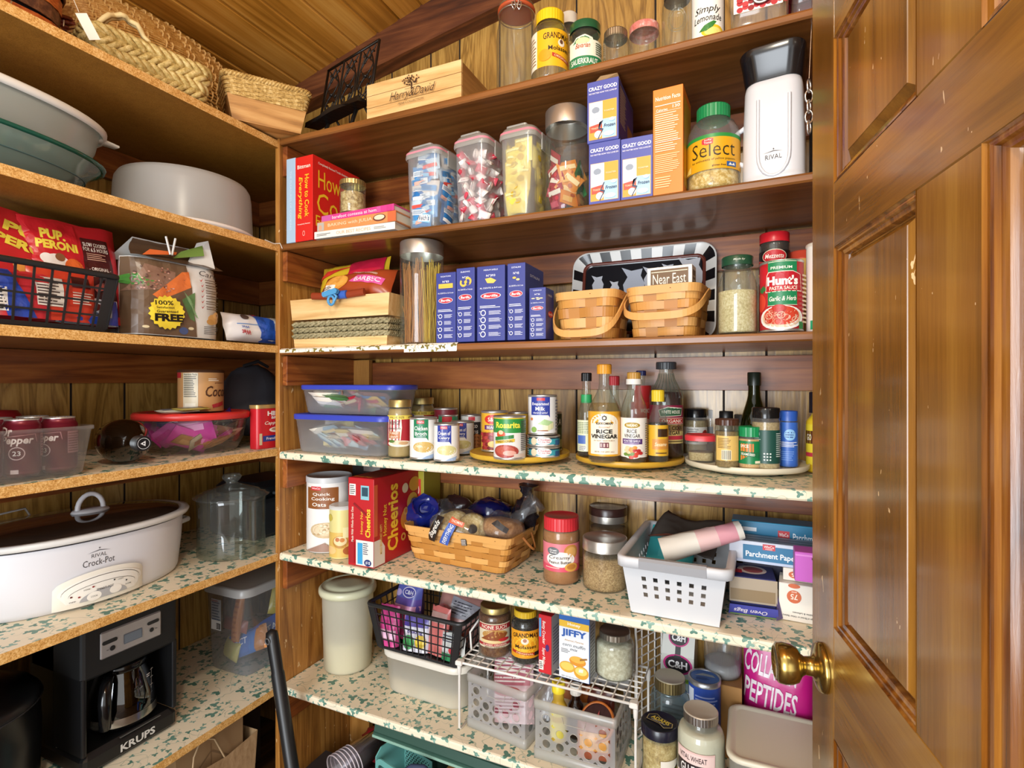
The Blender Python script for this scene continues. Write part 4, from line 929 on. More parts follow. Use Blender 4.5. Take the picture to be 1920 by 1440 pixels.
bbq = pouch('crisp_bag', 'orange-brown barbecue crisp bag rolled shut at the front of the slatted box', 'crisp bag', (C_(652, .035)[0], YB+.055, zt-.012), (radians(-30), radians(-2), radians(2)), .262, .105, .075, 'a2431f', [('e', -.055, .05, .05, .028, 'e0963a'), ('e', -.05, .052, .042, .022, 'e9a64c'), ('p', [(0, .045), (.11, .03), (.115, .055), (.02, .07)], 'e0589a'), ('t', 'BARBEC', .06, .05, .09, .016, 'f4e2ea', {'tilt': -6}), ('t', 'NATURALLY FLAVORED', .04, .078, .1, .006, 'f0d8c0', {'tilt': -10}), ('p', [(-.105, .005), (-.06, .0), (-.05, .04), (-.09, .045)], 'e6e0d4'), ('l', -.1, .004, -.06, .04, 6, '5a5048')], 5, wr=.004)
m = MB(); m.tube([(-.105, 0, 0), (-.05, .002, -.004), (.02, 0, -.005), (.09, .002, 0)], .011, P('8f3a1e', .35), 10, flat=.6); m.tube([(.0, -.004, -.004), (.03, -.004, -.004)], .0125, P('3a62b8', .4), 10, flat=.6)
part_label(adopt(m.build('rolled_top', None, (C_(640, .02)[0], YB+.012, zt+.006)), bbq), 'rolled end with a blue stripe')
m = MB(); CL = P('4f97c8', .3)
for s in (-1, 1): m.loft([[(x, -.004+s*.0035+(.0 if q else 0), z_) for x, z_ in ((-.032+.0*q, .004), (-.03, .012), (.02, .010), (.026, .002), (.02, -.006), (-.028, -.003))] for q in (0,)]+[[(x, -.008+s*.0035, z_) for x, z_ in ((-.032, .004), (-.03, .012), (.02, .010), (.026, .002), (.02, -.006), (-.028, -.003))]], CL, True, True, False)
m.tube([(-.006+.011*cos(a*pi/8), -.006, -.019+.013*sin(a*pi/8)) for a in range(16)], .0042, CL, 6, True)
m.tube([(.006, -.006, 0), (.016, -.006, -.014), (.006, -.006, -.024)], .004, CL, 6)
tag(m.build('bag_clip', None, (C_(626, .0)[0], YB-.004, zt+.004), (0, radians(-14), 0)), 'blue plastic bag clip hanging over the front of the slatted box', 'clip')
# spaghetti jar
(c, r, h, z) = cylf(750, 832, .010, 450, 2); z = ZB[2]+.002; h = min(zpy(c, 450), zb(1, c[0])-.0255)-z
t = vessel('spaghetti_jar', 'tall glass jar of spaghetti with a steel lid on the third shelf', 'jar', c, z, [(r*.9, .001), (r*.97, 0), (r, .005), (r, h*.86)], GLASS, (r*1.0, h*.865, h, STEEL, 0))
m = MB(); rnd = random.Random(5); cols_ = [P('c98a4a', .5), P('b9773a', .5), P('e0b848', .5), P('ecc95a', .5)]
for k in range(150):
    a0 = rnd.random()*6.28; q0 = (.15+.85*rnd.random()**.4)*r*.82; a1 = a0+rnd.uniform(-.35, .35); q1 = (.3+.7*rnd.random()**.4)*r*.88
    L = h*rnd.uniform(.70, .84); br = cos(a0) > .15+rnd.uniform(-.2, .2)
    if rnd.random() < .12: L *= .5
    p, q = (q0*cos(a0), q0*sin(a0), .006), (q1*cos(a1), q1*sin(a1), L)
    m.tube([p, ((p[0]+q[0])/2+rnd.uniform(-.002, .002), (p[1]+q[1])/2, L/2), q], .0012, cols_[(2 if br else 0)+k % 2], 4)
o = m.build('spaghetti', t); o['kind'] = 'stuff'
# blue pasta boxes
def pasta(label, l, r_, d, pt, name, num, icon, mins, dep, rz=0):
    cx, fy, wd = fpos(l, r_, d, 2); z = ZB[2]+.0022; h = zpy((cx, fy), pt)-z
    it = [('t', name, 0, h*.945, wd*.5, h*.02, 'dfe3f2', {'b': .01}), ('t', 'N°'+num, 0, h*.87, wd*.32, h*.03, 'eef0f8')]
    Y = 'e8bd4a'
    it += {'tube': [('r', -wd*.36, h*.775, wd*.36, h*.84, Y), ('r', -wd*.34, h*.80, wd*.34, h*.803, 'd0a030')], 'elbow': [ring_items(-wd*.1, h*.80, wd*.1, wd*.2, Y), ring_items(wd*.14, h*.815, wd*.1, wd*.2, Y), ('e', -wd*.1, h*.84, wd*.14, h*.02, '3a4488'), ('e', wd*.14, h*.78, wd*.09, h*.02, '3a4488')],
           'shell': [('p', [(-wd*.2, h*.83), (-.0, h*.84), (wd*.2, h*.80), (wd*.1, h*.765), (-wd*.12, h*.77)], 'eec65c')], 'small': [('e', -wd*.1, h*.81, wd*.1, h*.014, Y), ('e', wd*.1, h*.785, wd*.1, h*.014, 'f0d488')],
           'grain': [('e', -wd*.25, h*.79, wd*.11, h*.011, 'e9d6a0'), ('e', 0, h*.80, wd*.1, h*.011, 'e9d6a0'), ('e', wd*.22, h*.79, wd*.12, h*.011, 'e9d6a0'), ('e', wd*.05, h*.77, wd*.1, h*.01, 'f0e2b8')]}[icon]
    it += [('t', 'AL DENTE in '+mins+' min', 0, h*.705, wd*.78, h*.02, 'e4e7f4'), ('e', 0, h*.60, wd*.36, h*.042, 'e9e4e6'), ('e', 0, h*.60, wd*.335, h*.037, 'c22233'), ('t', 'Barilla', 0, h*.60, wd*.5, h*.034, 'f4f0f0', {'sh': .15, 'b': .02}), ('l', -wd*.38, h*.435, wd*.38, h*.475, 2, 'e4e7f4')]
    for k in range(4):
        yy = h*(.375-.095*k); it += [ring_items(-wd*.26, yy, wd*.07, wd*.1, 'e4e7f4', 10), ('r', -wd*.4, yy+h*.015, -wd*.36, yy+h*.025, 'e4e7f4'), ('l', -wd*.06, yy-h*.028, wd*.4, yy+h*.026, 4, 'd4d8ec')]
    carton('pasta_box', label, 'pasta box', (cx, fy, z), wd*.985, dep, h, '39428c', {'f': it, 'r': [('t', name, dep*.5, h*.86, dep*.5, h*.035, 'dfe3f2'), ('e', dep*.55, h*.5, dep*.3, h*.06, 'b9202f'), ('t', 'Barilla', dep*.55, h*.5, dep*.45, h*.05, 'f4f0f0')]}, rz, 'blue pasta boxes')
pasta('leftmost blue pasta box, a plain yellow tube on its front, beside the spaghetti jar', 817.5, 854.5, .012, 511, 'RIGATONI', '83', 'tube', '12-13', .13)
pasta('blue pasta box with yellow elbows on its front', 855.5, 890, .014, 502, 'ELBOWS', '41', 'elbow', '7-8', .13)
pasta('widest blue pasta box, a yellow shell on its front', 894, 947, .010, 498, 'MEDIUM SHELLS', '393', 'shell', '8-9', .12)
pasta('tallest blue pasta box, two small yellow tubes on its front', 951, 985, .012, 493, 'DITALINI', '45', 'small', '10-11', .13)
pasta('shortest blue pasta box, scattered pale grains on its front, beside the handled basket', 992, 1023.5, .010, 539, 'ORZO', '26', 'grain', '9-10', .06)
# tray against the wall
w_, h_ = .40, .278; xt = (-.475-.083)/2
t = thing('serving_tray', 'dark serving tray with a black and white checked rim propped against the back wall', 'tray', (xt, YW-.092, ZB[2]+.003), 0)
tl = Matrix.Rotation(radians(-11), 4, 'X')
m = MB(); m.T = tl; N = 6
lp = lambda e, y, n=8: [(p[0], y, p[1]+h_/2) for p in rrect(w_-2*e, h_-2*e, max(.045-e*.7, .012), n)]
m.loft([lp(0, -.012), lp(.001, -.014), lp(.004, -.013)], P('e6e4de', .25), False, False)
L1, L2 = lp(.004, -.013, 10), lp(.028, .0, 10)
def arc(L):
    s = [0]
    for a, b in zip(L, L[1:]+L[:1]): s.append(s[-1]+sqrt(sum((u-v)**2 for u, v in zip(a, b))))
    return s
S_ = arc(lp(.016, 0, 10)); NP = 320
def along(L, s_):
    q = s_*S_[-1]; i_ = 0
    while i_ < len(L)-1 and S_[i_+1] < q: i_ += 1
    f = (q-S_[i_])/(S_[i_+1]-S_[i_]); a, b = L[i_], L[(i_+1) % len(L)]; return tuple(u+(v-u)*f for u, v in zip(a, b))
for k in range(NP):
    a, b = k/NP, (k+1)/NP; chk = P('e6e4de', .25) if int(a*40) % 2 else P('17171b', .2)
    m.add([along(L1, a), along(L1, b), along(L2, b), along(L2, a)], [(0, 1, 2, 3)], chk, True)
m.build('checked_rim', t)
m = MB(); m.T = tl; m.loft([lp(.028, 0), lp(.031, -.002), lp(.036, -.0015), lp(.037, .001)], P('6a2f22', .3), False, False); part_label(m.build('inner_border', t), 'red-brown inner border')
m = MB(); m.T = tl; m.loft([lp(.037, .001), lp(.04, .002)], P('15161c', .12), False, True)
pit = lambda x, y, s, c: [('p', [(x-.34*s, y), (x+.34*s, y), (x+.4*s, y+.4*s), (x+.24*s, y+.72*s), (x+.3*s, y+1.0*s), (x-.12*s, y+.94*s), (x-.5*s, y+1.1*s), (x-.26*s, y+.7*s), (x-.42*s, y+.4*s)], c)]
its = []
for x, y, s, c in ((-.125, .165, .042, 'c9ccd4'), (-.075, .155, .032, 'd8dae0'), (-.02, .145, .075, 'bec4d0'), (.03, .165, .055, 'c9ccd4'), (.075, .185, .04, 'd2d6de'), (.135, .16, .078, 'd8dae0')): its += pit(x, y, s, c)
its += [('r', .02, .08, .045, .12, '8a3a34'), ('r', .13, .08, .16, .12, 'a5583c'), ('r', -.15, .06, -.10, .10, '9a7f5a')]
dec(m, s_front(.001), its, .0006, .15); m.build('picture_face', t)
m = MB(); m.T = tl; m.loft([lp(0, -.012), lp(.03, .004), lp(.05, .004)], P('17171b', .3), False, True); m.build('back', t)
# two handled splint baskets
def bpos(l, r_, d, dep): a, b = xx(l, d), xx(r_, d); return ((a+b)/2, YB+d+dep/2), b-a
c, wd = bpos(1041, 1160, .042, .14)
hL = zpy((c[0], YB+.042), 547)-ZB[2]
splint_basket('left splint basket of the pair before the tray, handle folded down, blue packet inside', c, ZB[2]+.002, wd, .15, hL, 4, 12, radians(-6), (wd/2+.008, hL*.80, .018), .03)
pouch('sweet_packet', 'crumpled blue packet in the left of the two handled baskets', 'packet', (c[0]-.01, c[1]-.01, ZB[2]+.022), (radians(-16), radians(5), radians(-8)), .115, .105, .035, '2a4aa6', [('r', -.03, .02, .01, .06, '1c2c6a'), ('p', [(-.05, .07), (.0, .08), (.05, .1), (.055, .06), (0, .07)], 'c9b98a'), ('e', -.02, .075, .022, .012, 'c8303a'), ('t', 'SUGAR', -.02, .075, .03, .009, 'f0e8e0'), ('p', [(.0, .1), (.055, .102), (.05, .085)], '1a1a22')], 21, wr=.006)
c2, wd2 = bpos(1178, 1318, .046, .15)
hR = zpy((c2[0], YB+.046), 536)-ZB[2]
splint_basket('right splint basket of the pair before the tray, handle across its front, white box inside', c2, ZB[2]+.002, wd2, .16, hR, 5, 12, radians(-7), (wd2/2+.010, hR*.52, .022), .03)
nb = (c2[0]+.005, c2[1]-.035, ZB[2]+.03); wn = .105
carton('grain_mix_box', 'white and brown boxed grain mix standing in the right handled basket', 'box', nb, wn, .045, zpy(nb, 499)-nb[2], 'ece8de', {'f': [('r', -wn*.42, .05, wn*.42, .135, '6e4f28'), ('t', 'Near East', 0, .112, wn*.74, .024, 'f1ead8', {'b': 0}), ('r', -wn*.4, .128, wn*.4, .130, 'e8dcc0')], 'r': [('r', .008, .05, .038, .13, '6a5a48'), ('l', .01, .06, .036, .12, 6, 'd8d0c0')]}, radians(-6))
# rice jar
(c, r, h, z) = cylf(1345, 1420, .02, 483, 2); z = ZB[2]+.0015; h = zpy(c, 483)-z
RICE = speckle('rice_grains', ('b09a6a', 'd9c898', 'efe4c0'), 230, .7, (.34, .62))
pf = [(r*.9, .001), (r*.97, 0), (r, .005), (r, h*.5)]
for k in range(10): f = k/9; pf.append((r*(1.0-.32*f**2.2)+.0012*sin(k*3.14), h*(.53+.31*f)))
pf += [(r*.72, h*.87), (r*.72, h*.92)]
vessel('rice_jar', 'ribbed glass jar of rice with a dark green lid on the third shelf', 'jar', c, z, pf, GLASS, (r*.80, h*.88, h, P('1f4a34', .3), 0), (RICE, h*.55, 1), [(None, 0, 0, r*.8, 0, 0, [('t', 'Made by', r*.1, h*.94, r*.6, h*.03, 'c8d0c0', {'sh': .3})])])
# tins at the right end
(c, r, h, z) = cylf(1423, 1507, .014, 492, 2); z = ZB[2]+.0015; h = zpy(c, 493)-z
its = [('e', -r*1.05, h*.80, r*.5, h*.14, 'c9202c'), ('e', -r*1.15, h*.42, r*.4, h*.13, 'd8402c'), ('p', [(-r*1.3, h*.6), (-r*.9, h*.66), (-r*.7, h*.6), (-r*1, h*.55)], '2f7a3c'), ('r', -r*.62, h*.82, r*.72, h*.985, '1f8050'), ('r', -r*.6, h*.965, r*.7, h*.972, 'e8e4d0'), ('t', 'PREMIUM', .0, h*.885, r*.95, h*.038, 'f4f0e0'), ('r', -r*.62, h*.36, r*.72, h*.56, '1f8050'),
       ('p', [(-r*.75, h*.55), (r*1.0, h*.55), (r*.92, h*.79), (r*.5, h*.835), (-r*.6, h*.835), (-r*.68, h*.79)], 'e8e0cc'), ('p', [(-r*.72, h*.56), (r*.97, h*.56), (r*.89, h*.785), (r*.5, h*.825), (-r*.57, h*.825), (-r*.65, h*.785)], 'b81c2a'), ('t', "Hunt's", .06*r, h*.705, r*1.4, h*.13, 'f8f4ea', {'b': .045}), ('t', 'PASTA SAUCE', r*.1, h*.60, r*1.25, h*.05, 'f8f0dc'), ('t', 'Garlic & Herb', r*.06, h*.455, r*1.2, h*.065, 'f8f4e4', {'sh': .25}), ('r', -r*.62, h*.36, r*.72, h*.366, 'e8e4d0')]
its += [('e', 0, h*.19, r*1.05, h*.17, 'e9e6df'), ('e', 0, h*.195, r*.92, h*.14, 'd8c0a0'), ('e', .0, h*.22, r*.8, h*.13, 'c8432c')]
rnd = random.Random(8)
for k in range(16): its.append(ring_items(rnd.uniform(-r*.6, r*.6), h*rnd.uniform(.12, .28), r*.14, r*.17, ('e9b69a', 'd98a70', 'b82a1e')[k % 3], 12))
its += [('e', -r*.1, h*.32, r*.3, h*.05, 'b82418'), ('r', r*.75, h*.03, r*1.0, h*.13, '3c7a44'), ('l', r*.95, h*.1, r*1.5, h*.8, 12, 'e0c8a0')]
can('big red and green pasta sauce tin at the right of the third shelf', c, z, r, h, 'b5242a', its, name='sauce_tin')
c2 = aty(1452, YB+.165); r2 = wpx(29, c2)*cosa(1452); zj = ZB[2]+.0015
h0 = .125; can('plain tin at the back, hidden under the sun-dried tomato jar', c2, zj, r2*1.05, h0, '6a3a2a', [], name='tin')
hj = zpy(c2, 440)-zj-h0
vessel('tomato_jar', 'jar of sun-dried tomatoes with a red lid behind the pasta sauce tin', 'jar', c2, zj+h0+.001, jprof(r2, hj*.92, r2*.85, hj*.72), GLASS, (r2*.98, hj*.80, hj, P('c4202a', .3), 0), (P('2a1512', .4), hj*.8), ('1d1616', hj*.12, hj*.62, r2, -r2*1.4, r2*1.4,
       [('e', 0, hj*.5, r2*.85, hj*.14, 'd8cbb0'), ('e', 0, hj*.5, r2*.8, hj*.125, 'c3242e'), ('t', 'Mezzetta', 0, hj*.5, r2*1.25, hj*.09, 'f6eee0', {'sh': .2}), ('p', [(-r2*1.3, hj*.45), (-r2*.7, hj*.4), (-r2*1.2, hj*.3)], 'b8352c'), ('p', [(r2*1.3, hj*.45), (r2*.7, hj*.4), (r2*1.2, hj*.3)], 'b8352c'), ('t', 'SUN-DRIED', 0, hj*.32, r2*.9, hj*.05, 'e8e0d0'), ('t', 'DRIED TOMATOES', 0, hj*.24, r2*1.5, hj*.055, 'f0e8d8'), ('r', -r2*1.4, hj*.12, r2*1.4, hj*.17, 'd8b078')]))
(c, r, h, z) = cylf(1511, 1575, .03, 455, 2); z = ZB[2]+.0015; h = zpy(c, 457)-z
t = thing('canister', 'tall white and green canister at the shelf end, partly behind the door', 'canister', (c[0], c[1], z), face(c))
m = MB(); m.cyl(r, 0, h*.95, P('ece9e2', .4)); dec(m, s_cyl(r), [('r', -r*.55, h*.78, r*1.2, h*.93, '1f9a6a'), ('r', -r*.8, h*.02, r*1.2, h*.12, '1f9a6a')], .0006); m.build('body', t); m = MB(); m.cyl(r*1.04, h*.95, h, WHITEPL, b=.002); m.build('lid', t)
c = aty(1504, YB+.20); r = .028; z = ZB[2]+.0015; h = zpy(c, 473)-z
t = thing('canister', 'canister with a red-orange lid behind the white and green canister', 'canister', (c[0], c[1], z), 0); m = MB(); m.cyl(r, 0, h*.9, P('c8a04a')); m.build('body', t); m = MB(); m.cyl(r*1.05, h*.9, h, P('d8503a', .35), b=.002); m.build('lid', t)

# ================================================================ fourth shelf: containers, tins, bottles, spices
z = ZB[3]+.0012; BLUE = P('3a48b4', .35)
x0, x1 = xx(547, .018), xx(723, .018); wd = x1-x0; cx = (x0+x1)/2; hl = zpy((cx, YB+.03), 784)-z
dL = .15
t1 = rtub('storage_container', 'lower clear container with a blue lid, packets inside, at the left of the fourth shelf', 'container', (cx, YB+.018+dL/2), z, wd, dL, hl, .03, BINP, .92, .005, BLUE, .016, liddrop=.006)
zt = z+hl+.010
x0, x1 = xx(562, .05), xx(742, .05); wd2 = x1-x0; cx2 = (x0+x1)/2; hu = zpy((cx2, YB+.05), 728)-zt
t2 = rtub('storage_container', 'upper clear container with a blue lid stacked on the lower one', 'container', (cx2, YB+.05+.06), zt+.001, wd2, .125, hu, .03, BINP, .92, .005, BLUE, .014, liddrop=.005)
mixd = lambda i, w, h: [('r', -w*.4, h*.12, w*.4, h*.36, ('f0e8d8', 'e8d2a0', 'f4f0ea', 'c23a48', '4a8ac0')[i % 5]), ('e', 0, -h*.14, w*.28, h*.2, ('d8b060', '8a3a2c', '5a9a5a', 'e8c8a8', 'd9a0a8')[i % 5])]
def layered(cx, cy, z, wd, dp, hh, edge=.8):
    def pl(k, rnd):
        f = k/24
        if k % 3: return (cx+rnd.uniform(-.25, .25)*wd, cy-dp*.36+rnd.uniform(0, .05), z+.034+rnd.random()*hh*.34), (rnd.uniform(.9, 1.5), rnd.uniform(-.4, .4), rnd.uniform(-.5, .5))
        return (cx+rnd.uniform(-.24, .24)*wd, cy+rnd.uniform(-.25, .3)*dp, z+.028+rnd.random()*hh*.4), (rnd.uniform(-.3, .3), rnd.uniform(-.25, .25), rnd.uniform(-1.5, 1.5))
    return pl
heap(20, layered(cx, YB+.018+dL/2, z, wd, dL, hl), [(.085, .06), (.07, .055)], ['d8bf78', '8fb0c8', 'e8e2d6', 'c8787c', 'b8d0d8'], 'drink_packet', 'tea or drink packet inside the lower blue-lidded container', 'packet', 'packets in the lower blue-lidded container', 14, mixd)
o = carton('tea_box', 'small yellow tea box tilted inside the lower blue-lidded container', 'box', (cx-.03, YB+.06, z+.03), .105, .035, .065, 'e0cc80', {'f': [('e', .0, .042, .03, .016, 'c8a050'), ('e', 0, .042, .024, .012, '8a4a5a'), ('l', -.045, .008, .045, .024, 3, 'b09a50')]}, radians(14))
o.rotation_euler = (radians(-20), radians(-12), radians(14))
heap(20, layered(cx2, YB+.05+.06, zt, wd2, .125, hu), [(.10, .065), (.075, .055)], ['5a8a4a', 'b82f3c', 'efe6d8', 'd8b04a', '8a5a48'], 'seasoning_packet', 'seasoning packet inside the upper blue-lidded container', 'packet', 'packets in the upper blue-lidded container', 23, mixd)
# gravy jars
GRAVY = P('b99a62', .4)
def gravy(label, l, r_, pb, pt):
    c, r, h = cylp(l, r_, pb, pt, z)
    vessel('gravy_jar', label, 'jar', c, z, [(r*.8, .001), (r*.95, 0), (r, .005), (r, h*.72), (r*.97, h*.78), (r*.86, h*.85), (r*.84, h*.9)], GLASS, (r*.93, h*.87, h, GOLDLID, 0), (GRAVY, h*.84, 0, .0012), [('e9d25a', h*.66, h*.73, r, -r*1.5, r*1.5, [('t', 'VALUE SIZE', -r*.3, h*.695, r*1.3, h*.036, '3a3018'), ('t', '60% MORE', r*1.05, h*.695, r*.7, h*.03, '3a3018')]),
        ('a2222c', h*.2, h*.66, r, -r*1.5, r*1.5, [('p', [(-r*1.1, h*.66), (r*.1, h*.66), (r*.15, h*.52), (r*.05, h*.3), (-r*1.1, h*.3)], 'efe6d2'), ('t', 'HEINZ', -r*.5, h*.6, r*.95, h*.065, '2a2a2a'), ('t', 'HomeStyle', -r*.5, h*.5, r*1.1, h*.055, '3a3a3a', {'sh': .4}), ('r', -r*1.0, h*.33, r*.0, h*.45, 'b5652a'), ('t', 'TURKEY', -r*.5, h*.42, r*.8, h*.04, 'f4ead8'), ('t', 'GRAVY', -r*.5, h*.36, r*.7, h*.04, 'f4ead8'), ('e', 0, h*.24, r*1.1, h*.055, 'efe4d0'), ('e', -r*.2, h*.26, r*.5, h*.04, 'd8c0a0'), ('e', r*.3, h*.25, r*.4, h*.03, 'c09a70'), ('e', -r*.7, h*.28, r*.3, h*.025, '5a7a3a')])], n=32)
gravy('gravy jar with a gold lid in front, beside the blue-lidded containers', 727, 773, 858, 749)
gravy('gravy jar with a gold lid just behind and right of the front one', 769, 815, 842, 745)
# tins
RED = 'c8303a'
def soup(kind, top, sub, col, r, h):
    return [('p', [(-r*.75, h*.97), (r*.35, h*.97), (r*.35, h*.45), (r*.2, h*.52), (-r*.75, h*.52)], col), ('r', -r*.5, h*.86, r*.05, h*.94, RED), ('t', 'WinCo', -r*.22, h*.9, r*.45, h*.04, 'f6eee8'), ('t', top, -r*.2, h*.75, r*.95, h*.1, 'f4f2ee'), ('t', sub, -r*.2, h*.62, r*.85, h*.09, 'f4f2ee'), ('t', 'condensed soup', -r*.2, h*.55, r*.7, h*.03, 'dfe0f0', {'sh': .2}), ('e', 0, h*.28, r*.9, h*.16, 'f2efe8'), ('e', 0, h*.3, r*.78, h*.13, kind), ('e', -r*.3, h*.32, r*.22, h*.03, 'dcd2a0'), ('p', [(-r*.2, h*.02), (r*.7, h*.02), (r*.85, h*.14), (r*.2, h*.08)], '9ab0d0')]
def put(label, l, r_, pb, pt, hexc, itf, zz=None, **k):
    zz = z if zz is None else zz; c, r, h = cylp(l, r_, pb, pt, zz); can(label, c, zz, r, h, hexc, itf(r, h), **k); return c, r, h
W_ = 'e9e8e4'
put('soup tin with a green label in front of the gravy jars', 768, 820, 862, 782, W_, lambda r, h: soup('c9a860', 'Chicken', 'Broth', '1f7a52', r, h), group='white label soup tins')
put('white soup tin with a blue label, nearest the shelf edge', 813, 862, 866, 793, W_, lambda r, h: soup('cfc88a', 'Cream of', 'Celery', '2f3f96', r, h), group='white label soup tins')
put('white soup tin with a blue label, behind the nearest one', 845, 889, 852, 789, W_, lambda r, h: soup('cfc88a', 'Cream of', 'Celery', '2f3f96', r, h), group='white label soup tins')
put('pinto beans tin between the soup tins and the first yellow turntable', 864, 905, 845, 777, '8a5a3a', lambda r, h: [('r', -r*1.5, h*.55, r*1.5, h*.98, 'e6e2dc'), ('r', -r*.3, h*.84, r*.3, h*.95, RED), ('r', -r*.9, h*.45, r*.9, h*.8, '3a3a3c'), ('t', 'Pinto', 0, h*.7, r*1.1, h*.13, 'f2f0ec'), ('t', 'Beans', 0, h*.54, r*1.2, h*.13, 'f2f0ec')]+[('e', r*(-1+.28*(k % 8)), h*(.1+.1*(k//8)+.03*(k % 2)), r*.16, h*.05, ('a8683e', 'c08050')[k % 2]) for k in range(32)])
put('tin with a dark red label at the back, its silver lid showing', 814, 858, 846, 765, 'd8d2cc', lambda r, h: [('r', -r*1.5, h*.75, r*1.5, h*.97, '7a2430')])
put('tin with a green label showing between the soup tins', 821, 859, 847, 777, '3a8a60', lambda r, h: [('r', -r*.6, h*.8, r*.4, h*.95, RED), ('r', -r*1.4, h*.2, r*1.4, h*.7, 'e8e4dc')])
def turntable(label, l, r_, pb, hexc, th=.018):
    c, r, h = cylp(l, r_, pb, pb-12, z); t = thing('turntable', label, 'turntable', (c[0], c[1], z)); m = MB(); mt = P(hexc, .4)
    m.lathe([(r*.7, 0), (r*.72, .006), (r*.97, .008), (r, .012), (r, th+.003), (r*.988, th+.004), (r*.98, th), (r*.97, th), (0, th)], mt, 56); m.build('plate', t); m = MB(); m.cyl(r*.4, -.0004, .004, BLACK); m.build('base', t)
    return z+th+.001
zt1 = turntable('mustard yellow turntable holding tins', 881, 1068, 874, 'c9a132')
put('yellow kidney beans tin at the left of the tin turntable', 902, 953, 848, 770, 'd9a632', lambda r, h: [('e', -r*.1, h*.8, r*.7, h*.12, 'c8342c'), ('t', 'S&W', -r*.1, h*.8, r*.8, h*.1, 'f4e8d0'), ('r', -r*.8, h*.55, r*.4, h*.66, '5a2a6a'), ('t', 'BEANS', -r*.2, h*.605, r*.8, h*.07, 'f4ecdc')]+[('e', r*(-.95+.27*(k % 7)+.1*(k//7 % 2)), h*(.10+.085*(k//7)), r*.17, h*.045, ('8f2a2c', 'a83a38', '7a1e24')[k % 3]) for k in range(35)]+[('e', -r*.05, h*.2, r*.4, h*.08, 'e0b85a'), ('l', r*.7, h*.1, r*1.5, h*.9, 14, 'e8dcc0')], zt1)
put('refried beans tin with a green and yellow label at the front of the tin turntable', 925, 986, 863, 779, 'e6e4de', lambda r, h: [('r', -r*1.5, h*.62, r*1.5, h*.985, '2f8a3e'), ('r', -r*1.5, h*.94, r*1.5, h*.985, 'd9c22e'), ('t', 'Rosarita', -r*.12, h*.8, r*1.6, h*.14, 'f2e24a', {'b': .03}), ('e', -r*.55, h*.58, r*.3, h*.09, 'c8502c'), ('e', -r*.55, h*.63, r*.16, h*.05, 'e8c8a0'), ('p', [(-r*1, h*.44), (r*.25, h*.5), (r*.25, h*.58), (-r*1, h*.52)], '2a7a38'), ('p', [(-r*1, h*.36), (r*.3, h*.42), (r*.3, h*.49), (-r*1, h*.43)], 'd9b83a'), ('t', 'TRADITIONAL', -r*.35, h*.425, r*1.1, h*.05, '3a2a14', {'tilt': 3}), ('e', -r*.25, h*.2, r*.8, h*.15, 'a5443a'), ('e', -r*.3, h*.22, r*.6, h*.1, 'b85a48'), ('e', r*.0, h*.16, r*.4, h*.06, 'd8a090'), ('r', r*.25, h*.06, r*1.0, h*.14, 'd8c4b4'), ('l', r*.7, h*.2, r*1.5, h*.9, 16, '4a4a4a')], zt1)
put('tin with a red R at the back of the tin turntable', 953, 992, 843, 772, 'dcb23c', lambda r, h: [('t', 'R', r*.5, h*.7, r*.5, h*.25, 'b8302c', {'b': .04}), ('r', -r*1.4, h*.1, r*1.4, h*.4, '8a5a3c')], zt1)
aqua = lambda r, h: [('r', -r*1.5, h*.72, r*1.5, h*.97, '1c3a4a'), ('e', r*.0, h*.55, r*.5, h*.36, 'dfe9e8'), ('t', 'Chicken', r*.05, h*.66, r*.75, h*.22, 'c23a4c', {'sh': .15}), ('t', 'of the Sea', r*.05, h*.45, r*.7, h*.14, 'c23a4c', {'sh': .15}), ('t', 'CHUNK CHICKEN', .1*r, h*.16, r*1.1, h*.11, 'f2f4f2'), ('e', -r*.6, h*.5, r*.2, h*.35, 'd8c8a8'), ('l', -r*1.5, h*.1, -r*.9, h*.9, 4, 'e8f0f0'), ('r', r*.75, h*.12, r*1.2, h*.6, '2a5a8a')]
c, r, h = put('flat turquoise chicken tin at the bottom of the small tin stack', 988, 1050, 859, 835, '3f9fae', aqua, zt1, rings=True)
can('flat turquoise chicken tin in the middle of the small tin stack', c, zt1+h+.0008, r, h, '3f9fae', aqua(r, h))
zc = zt1+2*h+.002; c3 = (c[0]-.003, c[1]+.002); r3 = wpx(27.5, c3); h3 = zpy(c3, 740)-zc
can('white and blue evaporated milk tin on top of the turquoise tins', c3, zc, r3, h3, 'e7e7e6', [('p', [(-r3*.85, h3*.95), (r3*.5, h3*.95), (r3*.5, h3*.44), (r3*.38, h3*.5), (-r3*.85, h3*.5)], '2f3f96'), ('r', -r3*.4, h3*.86, r3*.15, h3*.93, RED), ('t', 'Evaporated', -r3*.17, h3*.77, r3*1.15, h3*.09, 'f4f4f2'), ('t', 'Milk', -r3*.17, h3*.66, r3*.65, h3*.09, 'f4f4f2'), ('t', 'vitamin D added', -r3*.17, h3*.56, r3*1.0, h3*.05, 'e0e2f0', {'sh': .3}), ('p', [(-r3*.35, h3*.28), (r3*.1, h3*.40), (r3*.75, h3*.33), (r3*.35, h3*.24)], 'a8c890'), ('p', [(-r3*.35, h3*.28), (r3*.35, h3*.24), (r3*.35, h3*.10), (-r3*.35, h3*.14)], 'e9e4c8'), ('p', [(r3*.35, h3*.24), (r3*.75, h3*.33), (r3*.75, h3*.18), (r3*.35, h3*.10)], 'd8d8a8'), ('r', -r3*.35, h3*.105, r3*.35, h3*.13, '9a5a38'), ('e', -r3*.6, h3*.14, r3*.2, h3*.07, '8ab05a'), ('e', -r3*.78, h3*.4, r3*.1, h3*.035, 'd87a3a'), ('l', r3*.95, h3*.1, r3*1.5, h3*.9, 10, '8a8a9a')], name='food_can')
